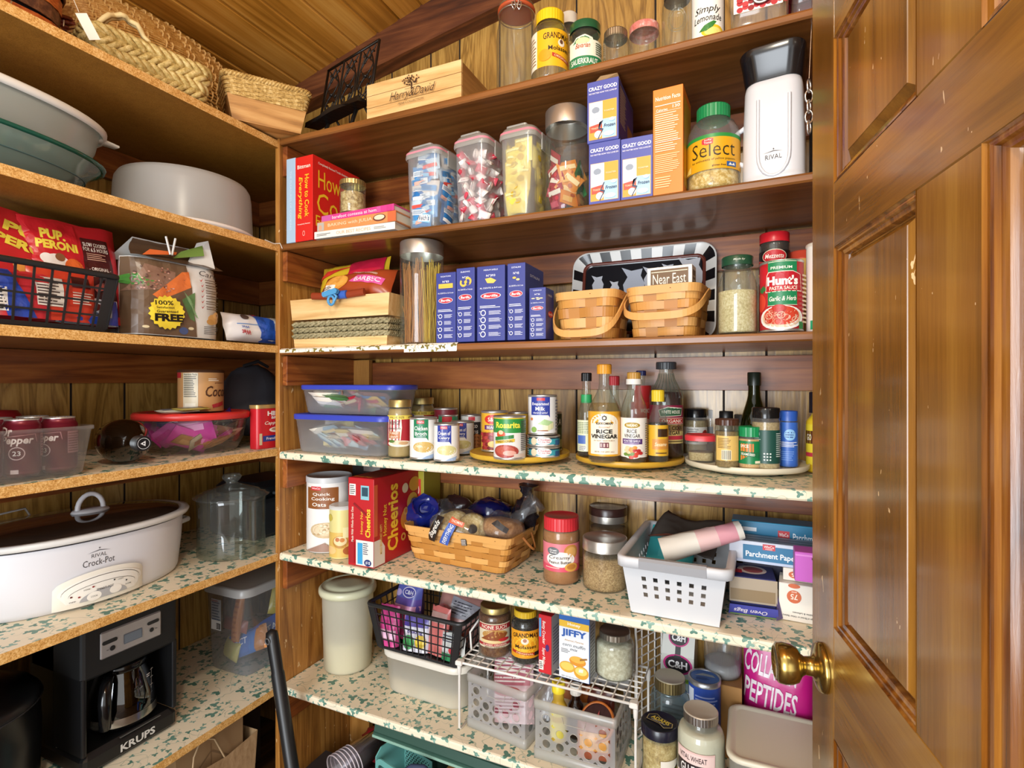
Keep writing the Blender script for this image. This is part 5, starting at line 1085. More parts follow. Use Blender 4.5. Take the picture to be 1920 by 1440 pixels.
put('dark green tin at the back right of the tin turntable', 1022, 1054, 846, 772, '4a5a34', lambda r, h: [('r', r*.2, h*.6, r*1.4, h*.95, '2a3420'), ('t', 'A', r*.8, h*.75, r*.4, h*.16, 'e8e2d0'), ('r', -r*1.4, h*.1, r*1.4, h*.3, 'a8a060')], zt1)
# bottle turntable
zt2 = turntable('mustard yellow turntable holding sauce and vinegar bottles', 1078, 1281, 884, 'c79b30')
SOY = P('1e0e08', .2); AMB = glass('vinegar_liquid', 'f8e8c4', .06, .05, .4, 'e0c488', 'c8a868'); CIDER = P('3a0f0c', .15)
def bottle(label, l, r_, pb, pt, zz, sh, nk, nr, capr, caph, capm, cont=None, lab=None, glassm=None, name='sauce_bottle', ribs=40, extra=None):
    c, r, h = cylp(l, r_, pb, pt, zz); L = lab(r, h) if lab else None
    t = vessel(name, label, 'bottle', c, zz, bprof(r, h*.985, r*nr, h*sh, h*nk), glassm or GLASS, (r*capr, h*(1-caph), h, capm, ribs), (cont[0], h*cont[1]) if cont else None, L)
    if extra: extra(t, c, r, h)
    return t
def collar(hexc, z0, z1, rr, nm='collar'):
    def f(t, c, r, h):
        m = MB(); m.lathe([(r*rr, h*z0), (r*rr*1.02, h*(z0+.003)), (r*rr, h*z1)], P(hexc, .4), 24, cap0=False, cap1=False); m.build(nm, t)
    return f
bottle('sauce bottle with a black cap and green neck band, left on the bottle turntable', 1083, 1116, 858, 699, zt2, .5, .73, .5, .6, .10, BLACK, (SOY, .30), lambda r, h: ('d6d8b4', h*.07, h*.44, r, -r*1.5, r*1.5, [('l', -r*1.3, h*.28, r*1.3, h*.42, 7, '6a7a5a'), ('r', -r*1.2, h*.16, -r*.1, h*.26, '4a68b0'), ('r', -r*.9, h*.08, r*0, h*.14, 'e8e8e0'), ('l', -r*.9, h*.08, r*0, h*.14, 5, '2a2a2a')]), extra=collar('2f9a5a', .64, .74, .62, 'neck_band'))
bottle('soy-brand rice vinegar bottle with an orange cap and yellow label', 1103, 1163, 869, 683, zt2, .50, .80, .34, .46, .10, P('e0982a', .35), (AMB, .60, 0, .002), lambda r, h: ('dfa42c', h*.07, h*.52, r, -r*1.45, r*1.45, [('r', -r*.95, h*.09, r*.95, h*.40, 'f0e8d2'), ('e', 0, h*.40, r*.95, h*.1, 'f0e8d2'), ('p', [(r*.17*cos(pi/6+k*pi/3), h*.455+r*.17*sin(pi/6+k*pi/3)) for k in range(6)], '2a241c'), ('e', 0, h*.455, r*.08, r*.08, 'f0e8d2'), ('t', 'KIKKOMAN', 0, h*.40, r*1.0, h*.025, '2a241c', {'b': .03}), ('t', 'Seasoned', 0, h*.365, r*.7, h*.022, 'b87a4a', {'sh': .4, 'b': 0}), ('t', 'RICE', 0, h*.32, r*1.0, h*.042, '1f1a14', {'b': .04}), ('t', 'VINEGAR', 0, h*.27, r*1.75, h*.042, '1f1a14', {'b': .04}), ('t', 'for Sushi, Salads & More', 0, h*.228, r*1.3, h*.014, 'a08060', {'sh': .2}), ('r', -r*.27, h*.155, r*.27, h*.21, '6a2a34'), ('r', -r*.22, h*.165, r*.22, h*.20, 'd8b8b0'), ('r', -r*.15, h*.16, -r*.05, h*.205, '6a2a34'), ('r', r*.05, h*.16, r*.15, h*.205, '6a2a34'), ('t', '20 FL OZ (591 mL)', 0, h*.115, r*1.2, h*.016, '8a6a3a')]), name='vinegar_bottle')
bottle('clear bottle with a red cap behind the two rice vinegars', 1137, 1166, 852, 705, zt2, .5, .75, .6, .7, .12, P('c8303a', .35), (AMB, .5), None)
bottle('second rice vinegar bottle with a tan cap, white label and salad picture', 1164, 1213, 870, 698, zt2, .56, .84, .5, .52, .075, P('b98a3c', .35), (AMB, .45), lambda r, h: ('ece6dc', h*.07, h*.50, r, -r*1.45, r*1.45, [('e', -r*.15, h*.42, r*.62, h*.032, 'a88a2a'), ('t', 'NAKANO', -r*.15, h*.42, r*.85, h*.03, 'f6f0d8', {'b': .03}), ('t', 'RICE', -r*.15, h*.355, r*.75, h*.04, '2a2622'), ('t', 'VINEGAR', -r*.15, h*.305, r*1.25, h*.04, '2a2622'), ('r', -r*.95, h*.215, r*.65, h*.272, '4a2a6a'), ('t', 'ROASTED GARLIC', -r*.15, h*.25, r*1.3, h*.025, 'efe8f4'), ('l', -r*.8, h*.205, r*.5, h*.235, 2, 'c8b8d8'), ('e', -r*.1, h*.13, r*.85, h*.075, 'e9e2d6')]+[('e', -r*.1+r*.65*cos(k*2.4)*(k/16)**.5, h*.13+h*.06*sin(k*2.4)*(k/16)**.5, r*.17, h*.018, ('c8402c', 'd8902c', '6a8a3a', 'b02a2a', 'e8c89a')[k % 5]) for k in range(16)]+[('l', r*.85, h*.1, r*1.4, h*.45, 14, '6a6460')]), extra=collar('e4e0d8', .865, .925, .60, 'cap_ring'), name='vinegar_bottle')
bottle('bottle with a red label and dark cap behind the tan-capped vinegar', 1183, 1221, 852, 695, zt2, .62, .84, .4, .5, .06, P('22285a', .35), (SOY, .6), lambda r, h: [('c42a2c', h*.60, h*.82, r*.98, -r*.7, r*1.3, []), ('d8382e', h*.12, h*.62, r, -r*1.4, r*1.4, [('t', 'WORC', r*.4, h*.52, r*.9, h*.05, 'f2e2d0'), ('t', 'SAUCE', r*.4, h*.4, r*.8, h*.04, 'f2e2d0')])])
bottle('small yellow-capped bottle with a yellow label, front right on the bottle turntable', 1214, 1253, 869, 731, zt2, .48, .84, .42, .62, .16, P('e3c22c', .35), (SOY, .55), lambda r, h: ('d9a92c', h*.10, h*.52, r, -r*1.4, r*1.4, [('r', r*.0, h*.36, r*1.1, h*.47, '3a2410'), ('r', -r*.55, h*.19, r*1.2, h*.33, 'c98a3a'), ('t', 'Sesame', r*.3, h*.26, r*1.2, h*.05, 'f4e4b8', {'sh': .25}), ('l', -r*.2, h*.12, r*1.1, h*.16, 1, '6a4a1a')]))
c, r, h = cylp(1217, 1281, 860, 679, zt2)
t = vessel('cider_vinegar_bottle', 'tall dark cider vinegar bottle with a fluted neck, right end of the bottle turntable', 'bottle', c, zt2, bprof(r, h*.985, r*.42, h*.60, h*.90), GLASS, (r*.6, h*.925, h, P('3c4044', .4), 48), (CIDER, h*.685, 0, .0015), [('8a2040', h*.28, h*.55, r, -r*1.3, r*1.3, [('p', [(-r*.45, h*.50), (r*.1, h*.535), (r*1.1, h*.52), (r*1.0, h*.44), (-r*.35, h*.43)], 'd8d2c0'), ('p', [(-r*.42, h*.495), (r*.1, h*.527), (r*1.06, h*.512), (r*.96, h*.447), (-r*.32, h*.437)], '2a5a3a'), ('t', 'WHITE HOUSE', r*.3, h*.48, r*1.15, h*.035, 'f0ead8', {'tilt': 0}), ('r', -r*.4, h*.355, r*1.25, h*.42, 'e6dccb'), ('r', -r*.38, h*.36, r*1.22, h*.415, 'b8302c'), ('t', 'ORGANIC', r*.4, h*.387, r*1.3, h*.036, 'f6eee0')]), ('d8c27a', h*.155, h*.352, r, -r*1.3, r*1.3, [('t', 'APPLE CIDER', r*.3, h*.315, r*1.55, h*.04, '2a2014', {'b': .03}), ('t', 'VINEGAR', r*.3, h*.265, r*1.2, h*.04, '2a2014', {'b': .03}), ('r', r*.0, h*.195, r*1.2, h*.235, 'c83a4a'), ('l', -r*.6, h*.165, r*1.2, h*.188, 1, '6a5a34')])])
m = MB()
for k in range(20):
    a = 2*pi*k/20; m.tube([((r*(1-.58*((f*f*(3-2*f))))+.0004)*cos(a), (r*(1-.58*(f*f*(3-2*f)))+.0004)*sin(a), h*(.62+.26*f)) for f in (0, .25, .5, .75, 1)], .0011, GLASS, 4)
m.build('fluting', t)
# spice turntable
zt3 = turntable('cream turntable holding spice jars', 1280, 1513, 896, 'e0d9c0')
SPB = speckle('brown_spice', ('5a4424', '8f7242', 'b89a64'), 300, .8); SPG = speckle('seasoning_mix', ('7a6a3a', 'b8a068', 'd8c898'), 240, .8); SESM = speckle('sesame_seed', ('c98a3c', 'dcae66', 'eed09a'), 300, .8)
def spice(label, l, r_, pb, pt, lidm, lidf, cont, lev, lab, zz=None, ribs=44, glassm=None, name='spice_jar'):
    zz = zt3 if zz is None else zz; c, r, h = cylp(l, r_, pb, pt, zz)
    return vessel(name, label, 'jar', c, zz, [(r*.85, .001), (r*.97, 0), (r, .003), (r, h*(1-lidf-.07)), (r*.94, h*(1-lidf-.02)), (r*.9, h*(1-lidf+.02))], glassm or GLASSY, (r*.985, h*(1-lidf), h, lidm, ribs), (cont, h*lev, 0, .0012) if cont else None, lab(r, h) if lab else None)
spice('big seasoning jar with a glossy black lid and nutrition label, left on the spice turntable', 1282, 1326, 852, 766, P('151517', .15), .19, SPG, .74, lambda r, h: ('e9e4d8', h*.22, h*.60, r, -r*1.3, r*1.3, [('t', 'Nutrition Facts', -r*.25, h*.55, r*1.0, h*.04, '2a2a2a'), ('l', -r*.75, h*.26, r*.35, h*.52, 7, '4a4a4a'), ('e', r*.9, h*.42, r*.35, h*.12, 'a8382c')]), ribs=0)
spice('small jar with a pale grey lid beside the black-lidded seasoning', 1324, 1341, 848, 768, P('c8c8c6', .4), .2, None, 0, lambda r, h: ('9a9a9a', h*.2, h*.6, r, -r*1.3, r*1.3, []))
c, r, h = cylp(1287, 1343, 868, 815, zt3)
t = rtub('spice_tub', 'little clear tub with a red lid at the front of the spice turntable', 'tub', c, zt3, 2*r*.98, 2*r*.98, h-.004, r*.75, GLASSY, .88, .003, P('d03a40', .35), .014, liddrop=.009)
m = MB(); m.loft([at_z(rrect(1.62*r, 1.62*r, r*.6, 5), .004), at_z(rrect(1.7*r, 1.7*r, r*.6, 5), h*.36)], SPG); m.build('contents', t)
spice('spice jar with a black lid behind the brown-lidded jar', 1344, 1380, 850, 770, P('1c1a1a', .3), .2, SPB, .7, None, ribs=0)
spice('spice jar with a dark grey flared lid behind the green-lidded jar', 1376, 1411, 854, 777, P('3c3835', .35), .2, SPB, .7, None, ribs=0)
spice('ground spice jar with a brown lid and tan paper label', 1340, 1386, 878, 785, P('4a2a1c', .35), .13, SPB, .74, lambda r, h: ('dcb968', h*.15, h*.66, r, -r*1.0, r*1.15, [('l', -r*.8, h*.40, r*.3, h*.62, 7, '7a5a28'), ('r', -r*.45, h*.17, r*.35, h*.37, 'ece2c4'), ('p', [(-r*.4, h*.18), (-r*.36, h*.18), (-r*.36, h*.36), (-r*.4, h*.36)], '2a2018')]+[('r', -r*.3+r*.09*k, h*.18, -r*.26+r*.09*k, h*.36, '2a2018') for k in range(7)]), glassm=GLASS)
spice('sesame seed jar with a bright green lid', 1384, 1429, 880, 799, P('168a50', .35), .24, SESM, .70, lambda r, h: ('127a44', h*.12, h*.66, r, -r*1.5, r*1.5, [('p', [(-r*.85, h*.2), (-r*.85, h*.60), (r*.3, h*.60), (r*.3, h*.38)], 'dd7a34'), ('t', 'SPICE', -r*.5, h*.54, r*.75, h*.07, 'f6efe0'), ('p', [(-r*1.1, h*.33), (r*.95, h*.26), (r*.75, h*.40), (-r*1.1, h*.42)], '1a6a40'), ('t', 'SESAME SEED', -r*.2, h*.35, r*1.2, h*.055, 'f2f0e0', {'tilt': -4}), ('r', r*.4, h*.14, r*.9, h*.2, 'e8e0c0')]))
spice('tall seasoning jar with a black lid and dark green label', 1409, 1463, 881, 764, P('161616', .15), .17, SPG, .76, lambda r, h: ('1d4a40', h*.10, h*.64, r, -r*1.2, r*1.5, [('l', -r*.9, h*.45, -r*.35, h*.6, 6, 'a8c0b0'), ('l', r*.75, h*.2, r*1.4, h*.6, 12, 'c8d4cc')]+[('e', r*(-.1+.2*(k % 3)), h*(.16+.05*(k//3)), r*.06, h*.012, 'dfe8e0') for k in range(9)]), ribs=0)
spice('blue shaker canister at the right of the spice turntable', 1459, 1496, 877, 770, P('2f5ab0', .35), .18, P('3a6cc0', .35), .80, lambda r, h: ('3a68bc', h*.02, h*.8, r, -r*1.6, r*1.6, [('e', r*.2, h*.58, r*.6, h*.10, '8fc0e8'), ('l', -r*.25, h*.52, r*.65, h*.64, 3, '2a4a8a'), ('l', -r*1.0, h*.36, r*1.2, h*.46, 4, 'dfe4ee'), ('l', -r*1, h*.12, r*.8, h*.3, 5, '6a90d0')]), ribs=0, name='shaker_canister')
OLIVE = glass('green_bottle_glass', '55602a', .55, .04, 1.0, '2c3410')
c = aty(1414, YB+.26); r = wpx(27, c)*cosa(1414); h = zpy(c, 698)-z
vessel('oil_bottle', 'dark green olive oil bottle standing behind the spice turntable', 'bottle', c, z, bprof(r, h*.98, r*.42, h*.42, h*.80), OLIVE, (r*.48, h*.86, h, P('1c241c', .3), 0), (P('2a3010', .3), h*.55))
c, r, h = cylp(1511, 1556, 888, 735, z)
vessel('mustard_bottle', 'yellow bottle with a black cap at the shelf end, half behind the door', 'bottle', c, z, bprof(r, h*.85, r*.5, h*.62, h*.74), P('e2bf2a', .35), (r*.75, h*.74, h, P('1a1a28', .4), 0), None, ('e9d23a', h*.1, h*.6, r, -r*1.5, r*1.2, [('r', -r*1.3, h*.36, r*.2, h*.52, '5a3018'), ('t', 'GO', -r*.8, h*.44, r*.5, h*.08, 'f4ecd8'), ('r', -r*1.3, h*.2, r*.2, h*.25, 'c23a4a')]))
# ================================================================ fifth shelf: oats, cereal, bread basket, jars, paper goods
z = zb(4); zf = lambda x: zb(4, x)
def putv(l, r_, pb, pt, i=4):
    c, r, h = cylp(l, r_, pb, pt, zb(i, 0)); zz = zb(i, c[0]); return c, r, zpy(c, pt)-zz, zz
c, r, h, zz = putv(571, 657, 1037, 888); c = (c[0]+.015, c[1]-.008)
t = thing('oats_canister', 'tall white oats canister with a grey lid and brown label', 'canister', (c[0], c[1], zz), face(c)+.1)
m = MB(); m.cyl(r*.975, 0, h*.94, P('e9e7e2', .4), n=40)
bowl = [('e', -r*.25, h*.30, r*.72, h*.105, 'cbb48e'), ('e', -r*.25, h*.31, r*.6, h*.08, 'dccaa8')]
rnd = random.Random(2)
bowl += [('e', -r*.25+r*.55*rnd.uniform(-1, 1), h*.31+h*.06*rnd.uniform(-1, 1), r*.07, h*.012, ('b89c70', 'e8dabc')[k % 2]) for k in range(26)]
dec(m, s_cyl(r*.975), [('p', [(-r*1.2, h*.87), (r*.30, h*.87), (r*.30, h*.55), (r*.2, h*.585), (-r*1.2, h*.585)], '8a5224'), ('r', -r*.95, h*.835, -r*.45, h*.885, RED), ('t', 'WinCo', -r*.7, h*.86, r*.4, h*.022, 'f6eee8'), ('t', 'Quick', -r*.45, h*.78, r*.8, h*.045, 'f2ebe0'), ('t', 'Cooking', -r*.4, h*.715, r*1.05, h*.055, 'f2ebe0'), ('t', 'Oats', -r*.55, h*.645, r*.65, h*.05, 'f2ebe0')]+bowl+[('r', r*.35, h*.42, r*.80, h*.48, '2f4f9a'), ('t', '1', r*.57, h*.45, r*.1, h*.035, 'f2f2f4'), ('r', r*.45, h*.22, r*.78, h*.28, 'c8a43a'), ('r', r*.0, h*.13, r*.75, h*.17, 'b8a890'), ('p', [(-r*1.2, h*.02), (-r*.3, h*.14), (r*.2, h*.02)], '9a7a6a')], .0006)
m.build('body', t); m = MB(); m.lathe([(r, h*.925), (r, h*.99), (r*.985, h), (r*.95, h), (r*.94, h*.99), (0, h*.985)], P('c3c5c6', .35), 40, cap0=False); part_label(m.build('lid', t), 'grey plastic lid')
c, r, h, zz = putv(617, 668, 1050, 945)
t = thing('snack_canister', 'small yellow canister with a white lid between the oats and the red cereal box', 'canister', (c[0], c[1], zz), face(c)-.5)
m = MB(); m.cyl(r*.975, 0, h*.93, P('dcd08a', .4), n=32)
dec(m, s_cyl(r*.975), [('r', -r*1.6, 0.004, r*1.6, h*.5, 'd8b45c'), ('e', r*.3, h*.32, r*.6, h*.12, 'b8863a'), ('e', r*.3, h*.34, r*.5, h*.09, 'e6cf9c'), ('e', r*.1, h*.37, r*.16, h*.04, 'b86a34'), ('e', r*.45, h*.36, r*.18, h*.04, 'c8803c'), ('e', -r*.5, h*.16, r*.5, h*.08, 'e8c080'), ('e', r*.9, h*.15, r*.4, h*.08, 'a85a2c'), ('e', -r*.6, h*.78, r*.28, h*.07, 'c2b04a'), ('r', r*.5, h*.4, r*1.3, h*.6, 'e9e0a8')], .0006)
m.build('body', t); m = MB(); m.cyl(r, h*.92, h, P('d9dcda', .35), b=.003); part_label(m.build('lid', t), 'white plastic lid')
# cereal box
pc = atz(701, 1067, zb(4, -.97)); xl = aty(653, pc[1])[0]; wd = pc[0]-xl; zz = zf(pc[0])+.0005
h = zpy(pc, 899)-zz; dep = .295
ff = [('r', -wd*.45, h*.80, -wd*.20, h*.93, 'e9e4de'), ('l', -wd*.43, h*.81, -wd*.22, h*.92, 5, '5a5a5a'), ('r', -wd*.0, h*.76, wd*.32, h*.92, '8ac0cc'), ('r', wd*.04, h*.80, wd*.28, h*.9, '2a4a5a'), ('t', 'Made With Whole Grain Oats', -wd*.33, h*.47, wd*.09, h*.40, 'f2dcc8', {'rot': 90}), ('t', 'Honey Nut', wd*.05, h*.50, wd*.13, h*.26, 'e9b83a', {'rot': 90}), ('t', 'Cheerios', wd*.28, h*.50, wd*.2, h*.32, 'f2c636', {'rot': 90, 'b': .03}), ('p', [(-wd*.3, h*.70), (-wd*.25, h*.72), (wd*.25, h*.60), (wd*.2, h*.585)], '8a1a20'), ('r', -wd*.18, .004, wd*.495, h*.30, 'e6e2da'), ('r', -wd*.12, h*.03, wd*.08, h*.27, '3f9fd0'), ('l', wd*.1, h*.14, wd*.3, h*.28, 6, '5a5a6a'), ('e', wd*.28, h*.055, wd*.14, h*.038, '25336a'), ('t', '22', wd*.28, h*.055, wd*.16, h*.034, 'f0f0f4', {'rot': 90}), ('r', -wd*.46, h*.03, -wd*.24, h*.27, 'a51e26')]
rt = [('p', [(0, .003), (.05, .003), (.05, h*.2), (.03, h*.3), (0, h*.3)], 'e6e2da'), ('r', 0, h*.35, .016, h*.93, 'd9623a'), ('t', 'Honey Nut', .052, h*.50, .022, h*.36, 'f2c636', {'rot': 90, 'b': .02}), ('t', 'Cheerios', .088, h*.50, .052, h*.78, 'f4c93a', {'rot': 90, 'b': .03}), ('t', 'MAKE BREAKFAST HAPPY', .031, h*.30, .010, h*.34, 'f0d070', {'rot': 90}), ('e', .155, h*.42, .028, h*.12, 'd88a2c'), ('e', .19, h*.6, .03, h*.12, 'e0b04a'), ('e', .15, h*.8, .016, h*.06, 'e8d8b0'), ('e', .2, h*.82, .03, h*.09, 'd9a03a'), ('e', .235, h*.3, .03, h*.14, 'c8862c')]
for k in range(14): a = k*.9; rt.append(ring_items(.14+.012*(k % 5)+.05*(k % 3), h*(.22+.05*(k % 9)), .006, .0125, ('d8a04a', 'c88a34')[k % 2], 12))
o = carton('cereal_box', 'big red cereal box standing corner-on beside the bread basket', 'cereal box', (xl+wd/2, pc[1], zz), wd, dep, h, 'b81d24', {'f': ff, 'r': rt, 't': [('r', -wd*.4, .02, wd*.4, .12, '8a3a2c'), ('l', -wd*.35, .13, wd*.35, .28, 9, '6a3a34'), ('t', 'Honey Nut', -wd*.1, .02, wd*.7, .012, 'f2c636')]}, 0)
xq = aty(806, YB+.31)[0]
carton('cereal_box', 'yellow-green box standing right behind the red cereal box', 'cereal box', (xq-.002, YB+.235, zf(xq)+.0005), .055, .10, .245, 'a39a2c', {'f': [('r', -.012, .15, .016, .22, 'c8302c'), ('t', '10', .002, .185, .016, .03, 'f4e4c0')]})
xq = aty(690, YB+.33)[0]
carton('dark_box', 'dark grey box at the back between the oats and the red cereal box', 'box', (xq+.05, YB+.27, zf(xq)+.0005), .14, .035, .262, '34312f', {'f': [('r', -.02, .22, .05, .255, '8a8680')]})
# bread basket
bw, bd, bh = .365, .205, .104; bc = (-.775, 1.44); zz = zf(bc[0])+.001
splint_basket('large splint basket of bagged bread and bagels with leather loop handles', bc, zz, bw, bd, bh, 5, 18, radians(-3), None, .022, ears=True)
CLEARBAG = glass('clear_bag_film', 'f8fafc', .07, .10, .7, None, 'd8dcdc'); BAGEL = speckle('bagel_crust', ('a8843e', 'd8b878', 'f0dcb0'), 120, .6, (.32, .64)); BREAD = speckle('brown_bread_crust', ('8a5a30', 'b8824e', 'd4a470'), 110, .6)
BAGB = glass('blue_bag_film', '2a3aa8', .72, .12, 1.2, '2436a8'); BAGN = glass('navy_bag_film', '1a2468', .82, .12, 1.2, '141d66'); DARKBAG = glass('dark_bag_film', '6a6468', .55, .1, 2.0, '3a3640'); PURB = glass('brown_bag_film', '6a4a4a', .75, .15, 1, '5a3c3c')
def blob(name, label, cat, loc, rx, ry, rz_, mat, seed, wr=.12, rot=(0, 0, 0), sub=(20, 14), tail=None, group=None, fr=9.0):
    """crumpled soft bag: noisy ellipsoid with an optional twisted tail (direction, length, radius)"""
    m = MB()
    def fn(u, v):
        a = 2*pi*u; b = pi*(v-.5); p = Vector((cos(b)*cos(a), cos(b)*sin(a), sin(b)))
        k = 1+wr*noise.noise(p*2.2+Vector((seed, 0, 0)))*1.6+wr*.7*noise.noise(p*fr*.6+Vector((0, seed, 0)))
        x, y, zz = p.x*rx*k, p.y*ry*k, p.z*rz_*k
        return (x, y, max(zz, -rz_*.8))
    m.grid(fn, sub[0], sub[1], mat)
    if tail:
        d, L, R = tail; d = Vector(d).normalized(); u = d.orthogonal().normalized(); w_ = d.cross(u); lo = []
        for k in range(9):
            f = k/8; rr = R*(.55+.75*abs(f-.35)*1.6); base = d*(L*f)+Vector((0, 0, 0))
            st = Vector((d.x*rx*.75, d.y*ry*.75, d.z*rz_*.75))
            lo.append([tuple(st+base+(u*cos(2*pi*j/12)+w_*sin(2*pi*j/12))*rr*(1+.4*noise.noise((j*1.3, k*.7, seed)))) for j in range(12)])
        m.loft(lo, mat, False, False)
    o = m.build(name, None, loc, rot); return tag(o, label, cat, group) if label else o
zr = zz+bh
def at_b(px, y): return aty(px, y)[0]
def bagel(loc, rot, k):
    m = MB(); m.lathe([(.014, -.004), (.022, -.016), (.036, -.018), (.046, -.008), (.047, .004), (.038, .016), (.024, .016), (.015, .006), (.014, -.004)], BAGEL, 22, cap0=False, cap1=False)
    o = m.build('bagel', None, loc, rot); tag(o, ['seeded bagel lying in the clear bag at the front of the bread basket', 'seeded bagel leaning upright at the right end of the clear bagel bag', 'seeded bagel deep in the middle of the clear bagel bag'][k], 'bagel')
xb = at_b(858, 1.38)
bagel((xb-.012, 1.385, zr+.008), (radians(35), .2, 0), 0); bagel((xb+.045, 1.39, zr-.002), (radians(60), .4, .3), 1); bagel((xb-.06, 1.40, zr-.012), (radians(50), -.3, 0), 2)
t = blob('bagel_bag', 'clear bag of everything bagels lying across the front of the bread basket', 'bagel bag', (xb-.005, 1.392, zr-.006), .098, .062, .055, CLEARBAG, 4, .10)
m = MB(); fb = lambda u, v, o: (u, -.064*sqrt(max(.02, 1-(u/.105)**2-((v-.0)/.075)**2))-.006-o, v)
m2 = MB(); dec(m2, (fb, .01), [('p', [(-.078, -.03), (-.045, -.03), (-.012, .045), (-.04, .048)], '221a16'), ('t', 'Bagels', -.043, .008, .06, .022, 'f2ece0', {'tilt': 58, 'sh': .2}), ('p', [(-.026, -.028), (.002, -.034), (.03, .025), (.008, .036)], '3a5cb0'), ('t', 'EVERYTHING', .004, .0, .062, .012, 'f4f2ee', {'tilt': 62}), ('p', [(.005, .034), (.05, .022), (.053, .034), (.012, .05)], 'd0603a'), ('t', 'THOMAS', .03, .036, .036, .007, 'f2e2d0', {'tilt': -14}), ('r', .045, -.03, .06, -.01, '2a2420'), ('l', .046, -.029, .059, -.011, 4, 'e0d8d0')], .001); m2.build('printed_label', t)
xb2 = at_b(935, 1.39)
m = MB(); m.loft([[(p[0]*k, y_, p[1]*k) for p in rrect(.092, .058, .025, 5)] for y_, k in ((-.055, .5), (-.05, .85), (-.03, 1), (.03, 1), (.05, .8), (.055, .4))], BREAD)
tag(m.build('bread_loaf', None, (xb2, 1.42, zr+.002), (0, .15, 1.3)), 'brown muffin loaf inside the right-hand bread bag', 'bread')
t = blob('bread_bag', 'clear bag with orange and black print holding brown bread at the right of the basket', 'bread bag', (xb2, 1.41, zr+.0), .068, .068, .052, CLEARBAG, 9, .10, tail=((.75, .35, .75), .09, .026))
fb2 = lambda u, v, o: (u, -.068*sqrt(max(.02, 1-(u/.078)**2-(v/.07)**2))-.008-o, v)
m2 = MB(); dec(m2, (fb2, .01), [('p', [(-.05, -.037), (.045, -.037), (.05, -.017), (-.045, -.013)], 'd0672c'), ('t', 'THOMAS', .0, -.026, .075, .014, '1c1410', {'b': .04}), ('p', [(.0, .035), (.045, .01), (.05, .022), (.015, .045)], '2a2220')], .001); m2.build('printed_label', t)
blob('bread_bag', 'blue and clear bread bag bunched up at the left end of the basket', 'bread bag', (at_b(793, 1.42), 1.43, zr+.016), .062, .05, .052, BAGB, 13, .18, tail=((.35, -.6, .45), .03, .03))
blob('bread_bag', 'clear crumpled bag end between the blue bag and the bagels', 'bread bag', (at_b(822, 1.42), 1.44, zr+.018), .042, .04, .045, CLEARBAG, 16, .22)
blob('bread_bag', 'navy blue bread bag behind the bagels in the basket', 'bread bag', (at_b(915, 1.47), 1.48, zr+.026), .07, .045, .045, BAGN, 17, .16)
blob('bread_bag', 'dark see-through bag twisted shut, standing up at the back right of the basket', 'bread bag', (at_b(985, 1.49), 1.49, zr+.03), .038, .038, .055, DARKBAG, 19, .22, tail=((.1, 0, 1), .05, .022))
blob('bread_bag', 'brown-purple bag at the back of the bread basket', 'bread bag', (at_b(855, 1.52), 1.52, zr+.012), .06, .03, .05, PURB, 21, .12)
# peanut butter, jars
c, r, h, zz = putv(1018, 1087, 1097, 965)
PBUT = P('b98a50', .45)
vessel('peanut_butter_jar', 'peanut butter jar with a red lid and pink label', 'jar', c, zz, [(r*.8, .001), (r*.93, 0), (r, .006), (r*.97, h*.2), (r*.97, h*.62), (r, h*.66), (r*.98, h*.76), (r*.9, h*.8), (r*.88, h*.84)], glass('jar_plastic', 'e8d8c0', .2, .06), (r*.95, h*.80, h, P('d23038', .35), 70), (PBUT, h*.78, 0, .001), ('e4808c', h*.20, h*.62, r*.975, -r*1.5, r*1.5,
    [('r', -r*1.5, h*.2, r*1.5, h*.30, 'd9536a'), ('e', r*.55, h*.50, r*.42, h*.11, 'c98a44'), ('e', r*.55, h*.50, r*.3, h*.075, 'dca860'), ('e', -r*.05, h*.385, r*.80, h*.115, 'f2ede6'), ('e', -r*.45, h*.51, r*.34, h*.06, '6a6e72'), ('t', 'Great', -r*.45, h*.525, r*.4, h*.028, 'f2f2f2'), ('t', 'Value', -r*.45, h*.49, r*.4, h*.025, 'f2f2f2'), ('t', 'Creamy', -r*.1, h*.41, r*1.15, h*.065, '3a2a24', {'b': .0}), ('t', 'Peanut Butter', -r*.08, h*.345, r*1.2, h*.045, '3a2a24'), ('e', r*.55, h*.27, r*.38, h*.065, 'd8a24a'), ('e', r*.55, h*.275, r*.26, h*.04, 'b87a34'), ('r', -r*.9, h*.255, -r*.1, h*.265, 'f0d8c8')]))
m = None
c, r, h, zz = putv(1034, 1082, 1052, 905); c = (c[0]-.0, c[1]+.09)
vessel('clear_bottle', 'tall clear empty bottle standing behind the peanut butter jar', 'bottle', c, zf(c[0]), bprof(.036, .27, .014, .15, .22), GLASSY, (.016, .25, .275, GLASSY, 0))
SUG = speckle('brown_sugar', ('6a4a2a', '9a7044', 'b88c5a'), 200, .8); GRA = speckle('mixed_grain', ('7a5c3a', 'b08a5c', 'd8b888'), 260, .8, (.36, .62))
c, r, h, zz = putv(1104, 1176, 1070, 948)
t = vessel('storage_jar', 'glass jar with a dark brown lid and steel band behind the grain jar', 'jar', c, zz, [(r*.9, .001), (r*.97, 0), (r, .006), (r, h*.76)], GLASS, (r*1.0, h*.87, h, P('3a2420', .25), 0, None, .004), (SUG, h*.64, 1))
m = MB(); m.cyl(r*.99, h*.76, h*.87, STEEL); part_label(m.build('steel_band', t), 'brushed steel band')
c, r, h, zz = putv(1092, 1176, 1112, 1006)
vessel('storage_jar', 'glass jar of mixed grain with a domed steel lid, nearest the shelf edge', 'jar', c, zz, [(r*.9, .001), (r*.97, 0), (r, .006), (r, h*.76)], GLASS, (r*1.0, h*.77, h, STEEL, 0, None, .004), (GRA, h*.60, 1))
